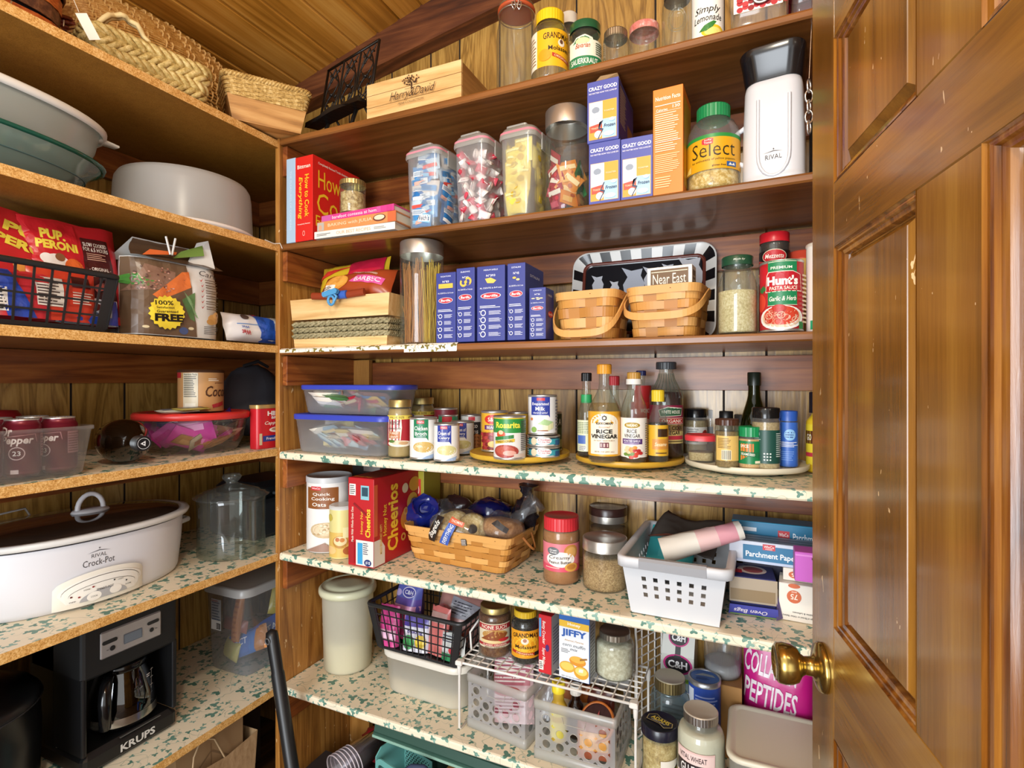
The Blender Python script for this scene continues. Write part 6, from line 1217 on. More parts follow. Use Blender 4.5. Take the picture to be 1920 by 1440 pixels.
# grey basket
GR = P('d3d5d8', .4); gw, gd, gh = .224, .335, .130; gc = (-.152, 1.390); zz = zf(gc[0])+.0035; kf = .85
t = thing('plastic_basket', 'light grey plastic basket with square holes and a grey grip, papers inside', 'basket', (gc[0], gc[1], zz), radians(-1))
m = MB()
def sidep(sx, sy, alongx):
    def f(u, v):
        k = kf+(1-kf)*v/gh
        if alongx: return (u/(gw/2)*(gw/2*k), sy*gd/2*k, v)
        return (sx*gw/2*k, u/(gd/2)*(gd/2*k), v)
    return f
for sy in (-1, 1): holed(m, sidep(0, sy, True), gw, gh, 6, 3, .0052, GR, 4, .030, .036, sq=True)
for sx in (-1, 1): holed(m, sidep(sx, 0, False), gd, gh, 9, 3, .0052, GR, 4, .04, .036, sq=True)
m.add([(-gw/2*kf, -gd/2*kf, 0), (gw/2*kf, -gd/2*kf, 0), (gw/2*kf, gd/2*kf, 0), (-gw/2*kf, gd/2*kf, 0)], [(0, 1, 2, 3)], GR); m.build('body', t, solid=.0025)
m = MB(); rl = lambda e, zz_: at_z(rrect(gw+2*e, gd+2*e, .012+e, 3), zz_); m.loft([rl(-.004, gh-.002), rl(-.003, gh+.004), rl(.012, gh+.005), rl(.014, gh), rl(.013, gh-.018), rl(.011, gh-.018), rl(.010, gh-.002), rl(-.004, gh-.002)], GR, False, False); m.build('rim', t)
for sy in (-1, 1):
    m = MB(); m.loft([[(x, sy*(gd/2+.0155), gh-.016), (x, sy*(gd/2+.0155), gh+.001), (x, sy*(gd/2+.011), gh+.0075), (x, sy*(gd/2-.003), gh+.0065)] for x in (-.072, .072)], P('8f9094', .45), False, False, False, closed=False); part_label(m.build('grip', t), 'darker grey grip on the rim')
o = carton('napkin_pack', 'turquoise paper pack leaning in the light grey basket', 'paper pack', (gc[0]-.045, gc[1]+.02, zz+.035), .12, .012, .14, '3fb0b4', {'f': [('r', -.03, .05, .03, .12, '58c0c2')]}); o.rotation_euler = (radians(-42), 0, radians(-8))
m = MB(); m.grid(lambda u, v: ((u-.5)*.17*(1-.1*v), -.05+.10*v, .012*sin(u*5+v*3)+.035*v+.004*noise.noise((u*9, v*9, 2))), 16, 12, P('4a443e', .6)); m.grid(lambda u, v: (-.085+.05*u*(1+v), -.055+.02*v*u, .006+.02*u), 6, 4, P('7a3a24', .5))
tag(m.build('folded_paper', None, (gc[0]+.005, gc[1]+.075, zz+.125), (radians(12), radians(6), radians(-16)), solid=.001), 'dark grey folded paper sheet lying over the back of the light grey basket', 'paper')
m = MB(); BW = P('e4ddd0', .6); PK = P('dc9aa4', .5)
L = .19
for j, (y0, y1, mt) in enumerate(((0, .45, BW), (.45, .70, P('e2bcb8', .5)), (.70, .93, PK), (.93, 1, BW))):
    m.loft([[((f-.5)*L, (.034-.012*f+.004*noise.noise((k*.9, f*7, 1)))*cos(2*pi*k/18)*(1.15 if f < .3 else 1), (.030-.010*f+.004*noise.noise((k*.9, f*7, 5)))*sin(2*pi*k/18)) for k in range(18)] for f in (y0, (y0*2+y1)/3, (y0+y1*2)/3, y1)], mt, j == 0, False)
for q in (.85, .6, .35): m.tube([(L/2-.001, .022*q*cos(a*.5), .020*q*sin(a*.5)) for a in range(13)], .0014, BW, 4)
m.loft([[(L/2-.004, .02*cos(2*pi*k/14), .018*sin(2*pi*k/14)) for k in range(14)], [(L/2-.004, 0.0001*cos(k), .0001*sin(k)) for k in range(14)]], P('b8a8a0', .6), False, False)
px_ = aty(1315, 1.34); tag(m.build('rolled_bag', None, (px_[0], 1.335, zpy(px_, 1012)), (radians(0), radians(-18), radians(14))), 'white and pink bag rolled up and resting across the light grey basket', 'rolled bag')
# boxes of paper and bags at the right end
xo, yo = atz(1350, 1150, zb(4, -.06)); zz = zf(xo)+.0005
VIO = '3c3f98'
o = carton('oven_bag_box', 'dark blue oven bag box with its torn flap open toward the shelf edge', 'box', (xo+.070, yo+.012, zz), .095, .10, .088, '2b2f66', {'f': [('r', -.05, .03, .05, .086, 'a99a84'), ('r', -.048, .034, .046, .06, '8a7452')], 't': [('e', .0, .055, .032, .03, 'd8c8c0'), ('e', .002, .055, .022, .02, '9a4a4a'), ('r', -.046, .025, -.022, .05, 'b82a3a'), ('l', -.045, .07, -.01, .098, 4, 'b8b8d8')]}, radians(3))
m = MB(); m.add([(-.052, 0, .0), (.052, 0, .0), (.05, -.014, .028), (-.05, -.014, .028)], [(0, 1, 2, 3)], P('4a4fa8', .4)); dec(m, (lambda u, v, o: (u, -v*.5-o, v), 0), [('t', 'Oven Bags', -.006, .014, .07, .014, 'efe6f0', {'rot': 180, 'sh': .2}), ('r', -.049, .001, .049, .004, '7a9a4a')], .001); m.build('front_flap', o, (0, -.001, .0005))
m = MB(); m.add([(0, 0, .0), (.012, .01, .005), (.010, .02, .05), (.0, .0, .07)], [(0, 1, 2, 3)], P('8f7f62', .7)); m.add([(-.002, -.012, 0), (.012, -.004, .004), (.0, .0, .06)], [(0, 1, 2)], P('5a4f78', .5)); m.build('torn_flap', o, (.049, .004, .001))
xo2, yo2 = atz(1460, 1163, zb(4, .03)); zz = zf(xo2)+.0005
o = carton('bag_box', 'white sandwich bag box with an orange 75 badge, beside the oven bag box', 'box', (xo2+.043, yo2+.004, zz), .085, .075, .083, 'e8e2d6', {'f': [('e', -.012, .055, .0145, .0145, 'c8602c'), ('t', '75', -.012, .055, .014, .012, 'f4e8d8', {'rot': 180}), ('t', 'BAGS', -.012, .0655, .01, .003, 'f4e8d8', {'rot': 180}), ('t', 'Storage of Bread or Other Bakery', .0, .012, .07, .005, '4a4a4a', {'rot': 180}), ('t', 'Vegetables & Leftovers', .01, .021, .05, .005, '4a4a4a', {'rot': 180}), ('e', -.012, .079, .012, .005, 'c8602c')]}, radians(-4))
o2 = carton('bag_box', 'second white bag box lying on the 75 box, an orange badge showing', 'box', (xo2+.05, yo2+.022, zz+.084), .08, .06, .028, 'e4ddd0', {'f': [('e', -.016, .014, .013, .008, 'c8602c'), ('t', '75', -.016, .014, .014, .008, 'f4e8d8', {'rot': 180}), ('l', .0, .004, .036, .024, 3, '6a6a6a')]}, radians(-2))
zs = zf(0.05)
ypb = 1.362; xa = aty(1367, ypb)[0]; zlo = max(zpy((xa, ypb), 1062), zs+.1135); zhi = zpy((xa, ypb), 1011)
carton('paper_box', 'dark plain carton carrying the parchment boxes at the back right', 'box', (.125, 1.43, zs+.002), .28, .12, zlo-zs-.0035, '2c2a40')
bl = .34
carton('parchment_box', 'front parchment paper box with a big blue name panel', 'box', (xa+bl/2, ypb, zlo), bl, .062, zhi-zlo, 'd3d9e6', {'f': [('r', -bl/2, (zhi-zlo)*.0, bl/2, (zhi-zlo)*.16, 'b8c4dc'), ('r', -bl/2+.03, .006, -bl/2+.150, (zhi-zlo)*.84, '1f6f9a'), ('r', -bl/2+.072, (zhi-zlo)*.66, -bl/2+.098, (zhi-zlo)*.93, 'c8303a'), ('t', 'WinCo', -bl/2+.085, (zhi-zlo)*.82, .021, (zhi-zlo)*.12, 'f6eee8'), ('t', 'FOODS', -bl/2+.085, (zhi-zlo)*.71, .014, (zhi-zlo)*.06, 'f6eee8'), ('t', 'Parchment Paper', -bl/2+.09, (zhi-zlo)*.38, .108, (zhi-zlo)*.34, 'f2f4f6', {'b': .02})], 't': [('r', -bl/2+.002, .002, bl/2, .06, '9aa6b4'), ('l', -bl/2+.03, .01, bl/2, .05, 2, '6a7480')]}, radians(-1.5))
ypc = 1.436; xa2 = aty(1372, ypc)[0]; zl2 = zlo+.012; zh2 = zpy((xa2, ypc), 974)
carton('paper_box', 'flat grey box under the rear parchment box', 'box', (xa2+bl/2, ypc+.004, zlo), bl*.95, .05, .011, '55606a')
hh = zh2-zl2
carton('parchment_box', 'rear parchment paper box, dark blue with a white arrow', 'box', (xa2+bl/2, ypc, zl2), bl, .06, hh, '2a86ac', {'f': [('r', -bl/2, 0, bl/2, hh*.34, '8c98a8'), ('r', -bl/2+.001, hh*.34, bl/2, hh*.95, '1f78a0'), ('p', [(-bl/2+.012, hh*.72), (-bl/2+.022, hh*.86), (-bl/2+.022, hh*.78), (-bl/2+.056, hh*.78), (-bl/2+.056, hh*.64), (-bl/2+.022, hh*.64), (-bl/2+.022, hh*.58)], 'dfe6ec'), ('r', -bl/2+.103, hh*.42, -bl/2+.128, hh*.76, 'c8303a'), ('t', 'WinCo', -bl/2+.1155, hh*.62, .02, hh*.13, 'f6eee8'), ('t', 'Parchment', -bl/2+.165, hh*.58, .06, hh*.26, 'e8eef2')]}, radians(-1))
xp, yp = aty(1491, 1.262)
o = carton('gift_box', 'bright pink-violet box standing at the shelf end beside the door', 'box', (xp+.032, 1.272, zz+.048+.066), .064, .05, .062, 'c25cc0', {'f': [('r', -.031, .054, .031, .0575, 'd884d4')]})
m = MB(); m.tube([(.0, -.002, .05), (.006, -.006, .054), (.012, -.002, .05)], .0022, P('5a3058'), 5); m.build('tie', o)

# ================================================================ sixth shelf
def put6(l, r_, pb, pt, zz=None):
    z6 = zb(5, -.5) if zz is None else zz
    c, r, h = cylp(l, r_, pb, pt, z6); return c, r, h, (zb(5, c[0]) if zz is None else z6)
FLOURM = P('e6dfc6', .7)
c, r, h, zz = put6(604, 701, 1270, 1092)
TUBP = glass('milky_canister_plastic', 'ecead8', .82, .3, .7, 'f0edda', 'd0d0c0')
t = vessel('flour_canister', 'tall milky plastic flour canister with a round lid at the left of the lowest shelf', 'canister', c, zz, [(r*.8, .001), (r*.9, 0), (r*.93, .006), (r, h*.9)], TUBP, None, (FLOURM, h*.36, 0, .003), n=44)
m = MB(); m.lathe([(r*1.02, h*.885), (r*1.10, h*.89), (r*1.13, h*.92), (r*1.12, h*.955), (r*1.02, h*.985), (r*1.0, h*.975), (r*.85, h*.972), (r*.84, h*.985), (r*.4, h*.985), (0, h*.985)], P('d9d8b6', .3), 44, cap0=False); part_label(m.build('lid', t), 'pale green-cream lid')
lc = (-.885, 1.43); lw, ld, lh = .30, .20, .118; zz = zb(5, lc[0])
rt = rtub('long_container', 'long milky container with a white lid under the black lattice basket', 'container', lc, zz, lw, ld, lh, .05, FROSTW, .94, .006, P('ddd9cc', .35), .018, liddrop=.008, rz=radians(-2))
m = MB(); m.loft([at_z(rrect(lw*.90, ld*.88, .045, 5), .004), at_z(rrect(lw*.93, ld*.91, .045, 5), lh*.42)], speckle('oat_flour', ('b09a6a', 'd0bc90', 'e8dcc0'), 40, .8)); m.build('contents', rt)
kb = (-.9, 1.415); kz = zz+lh+.0115
grid_basket('black plastic lattice basket of baking supplies on top of the long white container', kb, kz, .335, .20, .135, 13, 7, 5, BLKPL, radians(-2), .84, .0032, .0065, solid_end=.13)
kt = kz+.135
def kp(px, y): return aty(px, y)[0]
pouch('sugar_bag', 'purple and pink sugar bag standing at the left of the black lattice basket', 'sugar bag', (kp(758, 1.41), 1.425, kz+.006), (radians(-8), 0, radians(-8)), .10, .165, .07, '6a54a8', [('r', -.05, .0, .05, .085, 'c8508a'), ('r', -.05, .12, .05, .165, '5a62b0'), ('e', .012, .138, .026, .016, 'd8d4e8'), ('e', .012, .138, .023, .013, '4a4a9a'), ('t', 'C&H', .012, .138, .032, .012, 'f0f0f6'), ('e', -.03, .132, .014, .01, 'b8a8d8'), ('r', -.05, .085, .05, .10, 'e0a0c0')], 31, gus=1)
pouch('sugar_bag', 'bright pink bag low at the left end of the black lattice basket', 'sugar bag', (kp(733, 1.36), 1.352, kz+.006), (radians(-4), 0, 0), .07, .12, .03, 'd0488a', [('r', -.03, .02, .03, .05, 'f0c0d8')], 33, gus=1)
pouch('baking_packet', 'white, green and purple printed packet at the front of the black lattice basket', 'baking packet', (kp(775, 1.34), 1.35, kz+.006), (radians(-10), 0, radians(6)), .085, .10, .02, 'e4e2ec', [('r', -.04, .07, .04, .1, '5a4aa0'), ('e', -.02, .025, .02, .02, '4a9a5a'), ('e', .02, .03, .018, .02, 'e8c83a'), ('t', 'baking', 0, .055, .05, .014, '4a3a8a')], 35, gus=1)
pouch('baking_packet', 'salmon pink packet in the middle of the black lattice basket', 'baking packet', (kp(812, 1.34), 1.362, kz+.006), (radians(-10), 0, radians(-10)), .07, .135, .03, 'dd7a74', [('r', -.03, .09, .03, .12, 'c8a098')], 37, gus=1)
pouch('nut_bag', 'clear printed bag of pinkish nuts sagging over the right of the black lattice basket', 'nut bag', (kp(845, 1.41), 1.42, kz+.02), (radians(-20), radians(10), radians(5)), .15, .145, .06, 'b08078', [('p', [(-.02, .07), (.045, .075), (.07, .12), (-.03, .13)], '9a9aa4'), ('l', -.02, .08, .045, .12, 5, '3a3a44'), ('e', -.045, .07, .03, .03, 'c8706a'), ('p', [(.02, .03), (.06, .02), (.05, .07)], '8a4a3a')], 39, wr=.006)
pouch('baking_packet', 'white and green packet at the right of the black lattice basket', 'baking packet', (kp(848, 1.345), 1.348, kz+.006), (radians(-6), 0, radians(-4)), .08, .075, .02, 'dfe4e0', [('r', -.04, .0, .04, .02, '3a8a5a'), ('e', .01, .03, .02, .012, 'c83a44'), ('l', -.035, .05, .03, .07, 3, '5a5a6a')], 41, gus=1)
# wire rack
WW = P('e6e2da', .35)
rx0, rx1, ry0, ry1 = -.718, -.244, 1.262, 1.44; rz_ = zb(5, -.45)+.188
t = thing('wire_rack', 'white wire shelf rack standing over the clear crates', 'rack', ((rx0+rx1)/2, (ry0+ry1)/2, zb(5, -.45)))
hw, hd, H = (rx1-rx0)/2, (ry1-ry0)/2, .188
m = MB(); m.tube([(-hw, -hd, H), (hw, -hd, H), (hw, hd, H), (-hw, hd, H)], .0034, WW, 8, True)
for k in range(1, 17): x = -hw+2*hw*k/17; m.tube([(x, -hd, H+.002), (x, hd, H+.002)], .0019, WW, 6)
for k in range(1, 7): y = -hd+2*hd*k/7; m.tube([(-hw, y, H-.001), (hw, y, H-.001)], .0022, WW, 6)
for sx in (-1, 1):
    for sy in (-1,): m.box(sx*hw-.014*(1 if sx > 0 else .6), sx*hw+.012*(.6 if sx > 0 else 1), sy*hd-.008, sy*hd+.012, H-.008, H+.006, WW, .003)
m.build('wire_top', t)
for sx in (-1, 1):
    m = MB()
    for sy in (-1, 1): m.tube([(sx*hw, sy*hd*.97, H), (sx*hw, sy*hd*.97, .01), (sx*hw, sy*hd*.90, .0035), (sx*hw, 0, .0035)], .0034, WW, 8); m.lathe([(.003, 0), (.0055, .006), (.0065, .03), (.005, .034)], WW, 10, (sx*hw, sy*hd*.97, H-.036))
    m.build('leg_frame', t)
for sx, sh in ((-1, .045), (1, 0)):
    if sx < 0:
        m = MB(); m.tube([(sx*hw, -hd*.2, H), (sx*hw-.004, -hd*.2, H+.05), (sx*hw+.01, hd*.5, H+.085), (sx*hw, hd*.9, H+.085), (sx*hw, hd*.97, H)], .003, WW, 8); m.build('side_hoop', t)
rt_ = rz_+.0045
t2 = thing('wire_rack', 'second white wire rack stood on end at the right of the grain jar', 'rack', (aty(1214, 1.475)[0]+.004, 1.475, zb(5, -.2)), radians(-25))
m = MB(); ph, pd = .355, .06
m.tube([(0, -pd, .004), (0, pd, .004), (0, pd, ph), (0, -pd, ph)], .0032, WW, 8, True)
for k in range(1, 15): m.tube([(0, -pd, ph*k/15), (0, pd, ph*k/15)], .0018, WW, 6)
for k in (1, 2, 3): y = -pd+2*pd*k/4; m.tube([(-.002, y, .004), (-.002, y, ph)], .0021, WW, 6)
m.build('wire_panel', t2); m = MB(); m.tube([(.0, -pd, ph*.8), (.012, -pd-.012, ph*.72), (.012, -pd-.012, ph*.15), (0, -pd, ph*.05)], .003, WW, 8); m.build('fold_leg', t2)
# on the rack
def onrack(l, r_, pb, pt): c, r, h = cylp(l, r_, pb, pt, rt_); return c, r, h
c, r, h = onrack(897, 959, 1238, 1131); MINCE = speckle('mincemeat', ('2a120a', '6a3a1c', '9a6a3a'), 60, .3)
vessel('mincemeat_jar', 'jar of dark mincemeat with a red and cream label, leftmost on the wire rack', 'jar', c, rt_, jprof(r, h*.94, r*.82, h*.74, .008), GLASS, (r*.88, h*.88, h, GOLDLID, 0), (MINCE, h*.84), ('d8cdb0', h*.24, h*.72, r, -r*1.1, r*1.05, [('r', -r*1.1, h*.60, r*1.05, h*.70, 'a8262c'), ('t', 'NONE SUCH', -r*.05, h*.65, r*1.6, h*.07, 'f2e6d0'), ('e', 0, h*.50, r*.8, h*.1, 'b88a4a'), ('p', [(-r*.9, h*.40), (-r*.1, h*.58), (r*.8, h*.52), (r*.5, h*.38)], '8a4a24'), ('p', [(-r*.9, h*.40), (r*.5, h*.38), (r*.3, h*.32), (-r*.8, h*.34)], 'e2c890'), ('e', r*.55, h*.40, r*.35, h*.035, 'b82a30'), ('r', -r*1.1, h*.28, r*1.05, h*.33, 'a8262c'), ('t', 'CLASSIC ORIGINAL', 0, h*.305, r*1.5, h*.03, 'f2e6d0'), ('t', 'MINCEMEAT', 0, h*.258, r*1.2, h*.022, '5a3a20')]))
c, r, h = onrack(958, 1013, 1251, 1140)
vessel('molasses_jar', 'full jar of dark molasses with an orange-yellow label on the wire rack', 'jar', c, rt_, jprof(r, h*.94, r*.72, h*.70, .008), GLASS, (r*.78, h*.88, h, P('d8b02a', .35), 50), (P('150a06', .15), h*.74), ('e09a22', h*.16, h*.68, r, -r*1.2, r*1.25, [('e', 0, h*.4, r*1.0, h*.2, 'eebb34'), ('t', "GRANDMA'S", 0, h*.60, r*1.9, h*.085, '2a160c', {'arc': .004, 'b': .02}), ('e', -r*.05, h*.485, r*.26, h*.06, 'f2e2cc'), ('e', -r*.05, h*.50, r*.13, h*.035, 'b8846a'), ('t', 'Molasses', 0, h*.375, r*1.45, h*.065, '2a160c'), ('p', [(-r*1.0, h*.30), (r*.9, h*.255), (r*.9, h*.205), (-r*1.0, h*.25)], 'b0301c'), ('t', 'ORIGINAL', -r*.05, h*.253, r*1.2, h*.032, 'f4dca8', {'tilt': -5}), ('r', r*.6, h*.2, r*1.1, h*.27, '2a2018')]))
p0_ = atz(1011, 1258, rt_); p1_ = atz(1034, 1266, rt_); wd = p1_[0]-p0_[0]; h = zpy(p1_, 1156)-rt_
carton('cake_mix_box', 'red and white cake mix box standing edge-on between the molasses and the corn muffin mix', 'box', ((p0_[0]+p1_[0])/2, p1_[1], rt_), wd, .10, h, 'c9252c', {'f': [('t', 'Betty Crocker', -wd*.1, h*.70, wd*.3, h*.40, 'f4e6da', {'rot': -90, 'sh': .2}), ('t', 'Super Moist', -wd*.1, h*.30, wd*.3, h*.28, 'f4e6da', {'rot': -90, 'sh': .2}), ('r', -wd*.45, h*.62, -wd*.28, h*.94, '4a9ac8'), ('r', -wd*.45, h*.06, -wd*.1, h*.22, 'e8e2d8'), ('l', -wd*.42, h*.08, -wd*.14, h*.20, 4, '3a3a3a'), ('e', wd*.2, h*.45, wd*.15, h*.06, '4a2a6a')], 'r': [('r', .001, .001, .099, h-.001, 'd8d4d0'), ('l', .01, .02, .09, h*.8, 12, '8a8a92')]}, radians(-5))
p0_ = atz(1048, 1268, rt_); p1_ = atz(1106, 1283, rt_); wd = p1_[0]-p0_[0]; h = zpy(p1_, 1160)-rt_
cornm = [('r', -wd/2+.001, h*.80, wd/2-.001, h*.90, 'e2b436'), ('t', 'Honey', 0, h*.85, wd*.42, h*.06, 'f6eed8', {'b': .03}), ('r', -wd/2+.001, .002, wd/2-.001, h*.80, 'e2e6ea'), ('t', 'JIFFY', 0, h*.71, wd*.82, h*.13, '2a5aa8', {'b': .045}), ('t', "America's Favorite", 0, h*.605, wd*.62, h*.03, 'b8882a', {'sh': .2}), ('t', 'corn muffin', 0, h*.535, wd*.74, h*.05, '3a3a3a', {'sh': .25, 'b': 0}), ('t', 'mix', 0, h*.475, wd*.25, h*.04, '3a3a3a', {'sh': .25, 'b': 0}), ('l', -wd*.42, h*.40, -wd*.12, h*.47, 3, '8a8a8a'), ('e', wd*.12, h*.31, wd*.27, h*.075, 'd8902c'), ('e', wd*.12, h*.335, wd*.24, h*.05, 'e8b04a'), ('e', -wd*.22, h*.19, wd*.25, h*.085, 'd9a83c'), ('e', -wd*.22, h*.20, wd*.21, h*.06, 'ecc860'), ('e', wd*.24, h*.15, wd*.24, h*.10, 'd8a030'), ('e', wd*.24, h*.17, wd*.19, h*.06, 'f0d070'), ('p', [(wd*.16, h*.155), (wd*.3, h*.16), (wd*.31, h*.21), (wd*.18, h*.205)], 'f6f0d8'), ('p', [(wd*.2, h*.33), (wd*.44, h*.37), (wd*.42, h*.39), (wd*.2, h*.36)], '9a6a2a'), ('t', 'NET WT 8.5 OZ (240g)', -wd*.1, h*.04, wd*.6, h*.02, '6a6a6a')]
carton('muffin_mix_box', 'blue and white corn muffin mix box with honeyed muffins pictured', 'box', ((p0_[0]+p1_[0])/2, p1_[1], rt_), wd, .045, h, '2a62ac', {'f': cornm, 'r': [('r', .002, .002, .043, h-.002, 'b8bcc4'), ('l', .006, .01, .04, h*.9, 16, '6a7078')], 't': [('t', 'JIFFY', 0, .022, wd*.7, .016, '1c3f80')]}, radians(-4))
c, r, h = onrack(1116, 1189, 1283, 1180); FLK = speckle('coconut_flakes', ('a89a80', 'd8cdb4', 'f0ead8'), 90, .8, (.30, .6))
vessel('flake_jar', 'glass jar of pale flaked grain with a silver lid, rightmost on the wire rack', 'jar', c, rt_, jprof(r, h*.92, r*.76, h*.70, .01), GLASS, (r*.80, h*.86, h, P('a8a294', .3, .9), 60), (FLK, h*.74, 1))
# clear crates
CR = glass('clear_crate_plastic', 'f2f4f6', .42, .2, .8, 'f6f8fa', 'ccd0d4')
def crate(label, cx_, fy_, wd, dp, hh, rz):
    t = thing('stacking_crate', label, 'crate', (cx_, fy_+dp/2, zb(5, cx_)), rz); m = MB()
    for sy in (-1, 1): holed(m, lambda u, v: (u, sy*dp/2, v), wd, hh, 5, 3, .0105, CR, 16, .012, .026, skip={(2, 2), (1, 2), (3, 2)} if sy < 0 else ())
    for sx in (-1, 1): holed(m, lambda u, v: (sx*wd/2, u, v), dp, hh, 5, 3, .0105, CR, 16, .012, .026)
    m.add([(-wd/2, -dp/2, .008), (wd/2, -dp/2, .008), (wd/2, dp/2, .008), (-wd/2, dp/2, .008)], [(0, 1, 2, 3)], CR); m.build('body', t)
    m = MB(); rl = lambda e, q: at_z(rrect(wd+2*e, dp+2*e, .008, 3), q)
    for q0, q1 in ((hh-.022, hh), (.0, .024)): m.loft([rl(.001, q0), rl(.0045, q0+.001), rl(.0045, q1), rl(-.002, q1)], FROST, False, False)
    m.build('rim', t)
    ringm = MB()
    cw, ch = (wd-.024)/5, (hh-.052)/3
    for i_ in range(5):
        for j in range(3):
            if (i_, j) in {(2, 2), (1, 2), (3, 2)}: continue
            ringm.tube([(-wd/2+.012+cw*(i_+.5)+.0108*cos(a*pi/8), -dp/2-.0006, .026+ch*(j+.5)+.0108*sin(a*pi/8)) for a in range(16)], .0009, FROST, 4, True)
    ringm.tube([(-.030, -dp/2-.001, hh-.028), (-.026, -dp/2-.001, hh-.044), (.026, -dp/2-.001, hh-.044), (.030, -dp/2-.001, hh-.028)], .0012, FROST, 4); ringm.build('hole_rim', t)
    return t
crate('left clear plastic crate with round holes under the wire rack', -.604, 1.281, .182, .19, .146, radians(-8))
crate('right clear plastic crate with round holes under the wire rack', -.392, 1.255, .203, .185, .146, radians(0))
zz = zb(5, -.5)+.019
pouch('baking_bag', 'pink and white printed bag leaning in the left clear crate', 'baking bag', (-.585, 1.33, zz), (radians(-22), radians(-14), radians(-6)), .13, .165, .04, 'd8b8bc', [('r', -.06, .09, .06, .16, 'b86a78'), ('l', -.055, .095, .055, .155, 7, 'f0e6e4'), ('e', -.01, .075, .045, .012, 'b02a30'), ('l', -.05, .02, .05, .06, 5, '8a3a48')], 51, gus=1)
pouch('baking_bag', 'white bag with black print behind the pink bag in the left clear crate', 'baking bag', (-.545, 1.39, zz), (radians(-14), radians(6), 0), .10, .155, .04, 'cfd0d2', [('r', -.05, .1, .05, .15, '5a5a60'), ('l', -.045, .102, .045, .148, 6, 'd8d8d8')], 53, gus=1)
c = (-.452, 1.315); vessel('mustard_bottle', 'small bottle with a yellow flip cap in the right clear crate', 'bottle', c, zz, bprof(.022, .13, .014, .085, .105), P('d8b23a', .35), (.0175, .125, .152, P('e8cf2a', .35), 0), None, ('e8d860', .015, .08, .022, -.03, .03, [('r', -.02, .055, .02, .07, 'c8a02a')]))
c = (-.415, 1.345); vessel('syrup_bottle', 'little brown bottle with a white cap in the right clear crate', 'bottle', c, zz, bprof(.02, .12, .011, .08, .1), glass('brown_bottle_glass', '6a3a1a', .6, .05, 1, '3a1a0a'), (.015, .112, .135, WHITEPL, 30))
t = thing('chocolate_tin', 'round dark chocolate tub with an orange rim tilted in the right clear crate', 'tub', (-.345, 1.335, zz+.052), (radians(48), 0, radians(-12)))
m = MB(); m.cyl(.044, -.03, .03, P('3a1a1c', .35), n=36); dec(m, s_top(.0345), [('p', [(-.03, .006), (-.004, .004), (0, .026), (.006, .003), (.03, 0), (.004, -.006), (-.006, -.012), (-.008, -.004)], 'b84a4a'), ('p', [(-.016, .002), (0, .008), (.016, 0), (0, -.006)], 'd8c8c0')], .0006); m.build('body', t); m = MB(); m.lathe([(.0445, .022), (.0465, .024), (.0465, .034), (.041, .035), (.041, .033)], P('c8702c', .4), 36, cap0=False, cap1=False); part_label(m.build('rim', t), 'orange rim')
for k, (x_, y_, hx, lb) in enumerate(((-.37, 1.40, '6a2a1c', 'brown chocolate packet at the back of the right clear crate'), (-.435, 1.40, 'd87a2c', 'orange packet at the back left of the right clear crate'), (-.35, 1.288, '9a4a24', 'copper-coloured packet behind the front holes of the right clear crate'))): pouch('chocolate_packet', lb, 'packet', (x_, y_, zz), (radians(-8), 0, radians(8*k-6)), .085, .10-.02*(k == 2), .025, hx, [('r', -.035, .02, .035, .06, ('e8c89a', 'f0d8b0', 'e0a04a')[k])], 60+k, gus=1)
# right end of the lowest shelf
z6 = zb(5, -.1)
c = (aty(1275, 1.537)[0], 1.537)
t = thing('sugar_carton', 'grey-white gable-top sugar carton at the back of the lowest shelf', 'carton', (c[0], c[1], z6), radians(-2))
hc = .315; w2 = .042; m = MB(); m.box(-w2, w2, -w2, w2, 0, hc*.66, P('cfcfc6', .4)); m.prism([(-w2, hc*.66), (w2, hc*.66), (.002, hc*.90), (.002, hc), (-.002, hc), (-.002, hc*.90)], P('d3d3cb', .4), -w2, w2, 'yz')
bd_ = []
for yy, s in ((hc*.585, 1),): bd_ += [('e', 0, yy, .038*s, .027*s, 'c22a7a'), ('e', 0, yy, .033*s, .0225*s, '231a20'), ('t', 'C&H', 0, yy, .05*s, .02*s, 'f2f0f0', {'b': .03})]
bd_ += [('r', -.009, hc*.64, .009, hc*.66, '2a2a2c'), ('r', .018, hc*.44, .044, hc*.475, 'a8c83a'), ('t', 'NATURAL', .031, hc*.458, .022, .006, '2a4a1a'), ('r', -.044, hc*.40, -.038, hc*.6, 'b8b8b0'), ('l', -.04, .02, .04, .08, 5, '8a8a8a')]
dec(m, s_front(-w2), bd_, .0006)
sl = lambda u, v, o: (u, -w2+(w2-.002)*v/(hc*.24)-o, hc*.66+v); dec(m, (sl, 0), [('r', -.007, .0, .007, .028, '2a2a2c'), ('e', 0, .040, .027, .020, 'c22a7a'), ('e', 0, .040, .0235, .0168, '231a20'), ('t', 'C&H', 0, .040, .036, .016, 'f2f0f0', {'b': .03})], .0012); m.build('body', t)
def midjar(px, y, d_=None): return (aty(px, y)[0], y)
BLG = glass('pale_blue_glass', 'd4e2e8', .10, .03, 1.1)
def lidpos(px, py, zt_): d_ = (zt_-HC)*F_PX/(717-py); q = rdir(px); return (q[0]*d_, q[1]*d_)
h = .195; c = lidpos(1256, 1267, z6+h); r = .0475
t = vessel('mason_jar', 'pale blue glass mason jar with an old zinc lid, part full of flakes', 'jar', c, z6, jprof(r, h*.93, r*.70, h*.70, .008), BLG, (r*.80, h*.85, h, P('8a7a52', .4, .9), 70, P('b8b29c', .35, .35)), (FLK, h*.32, 1))
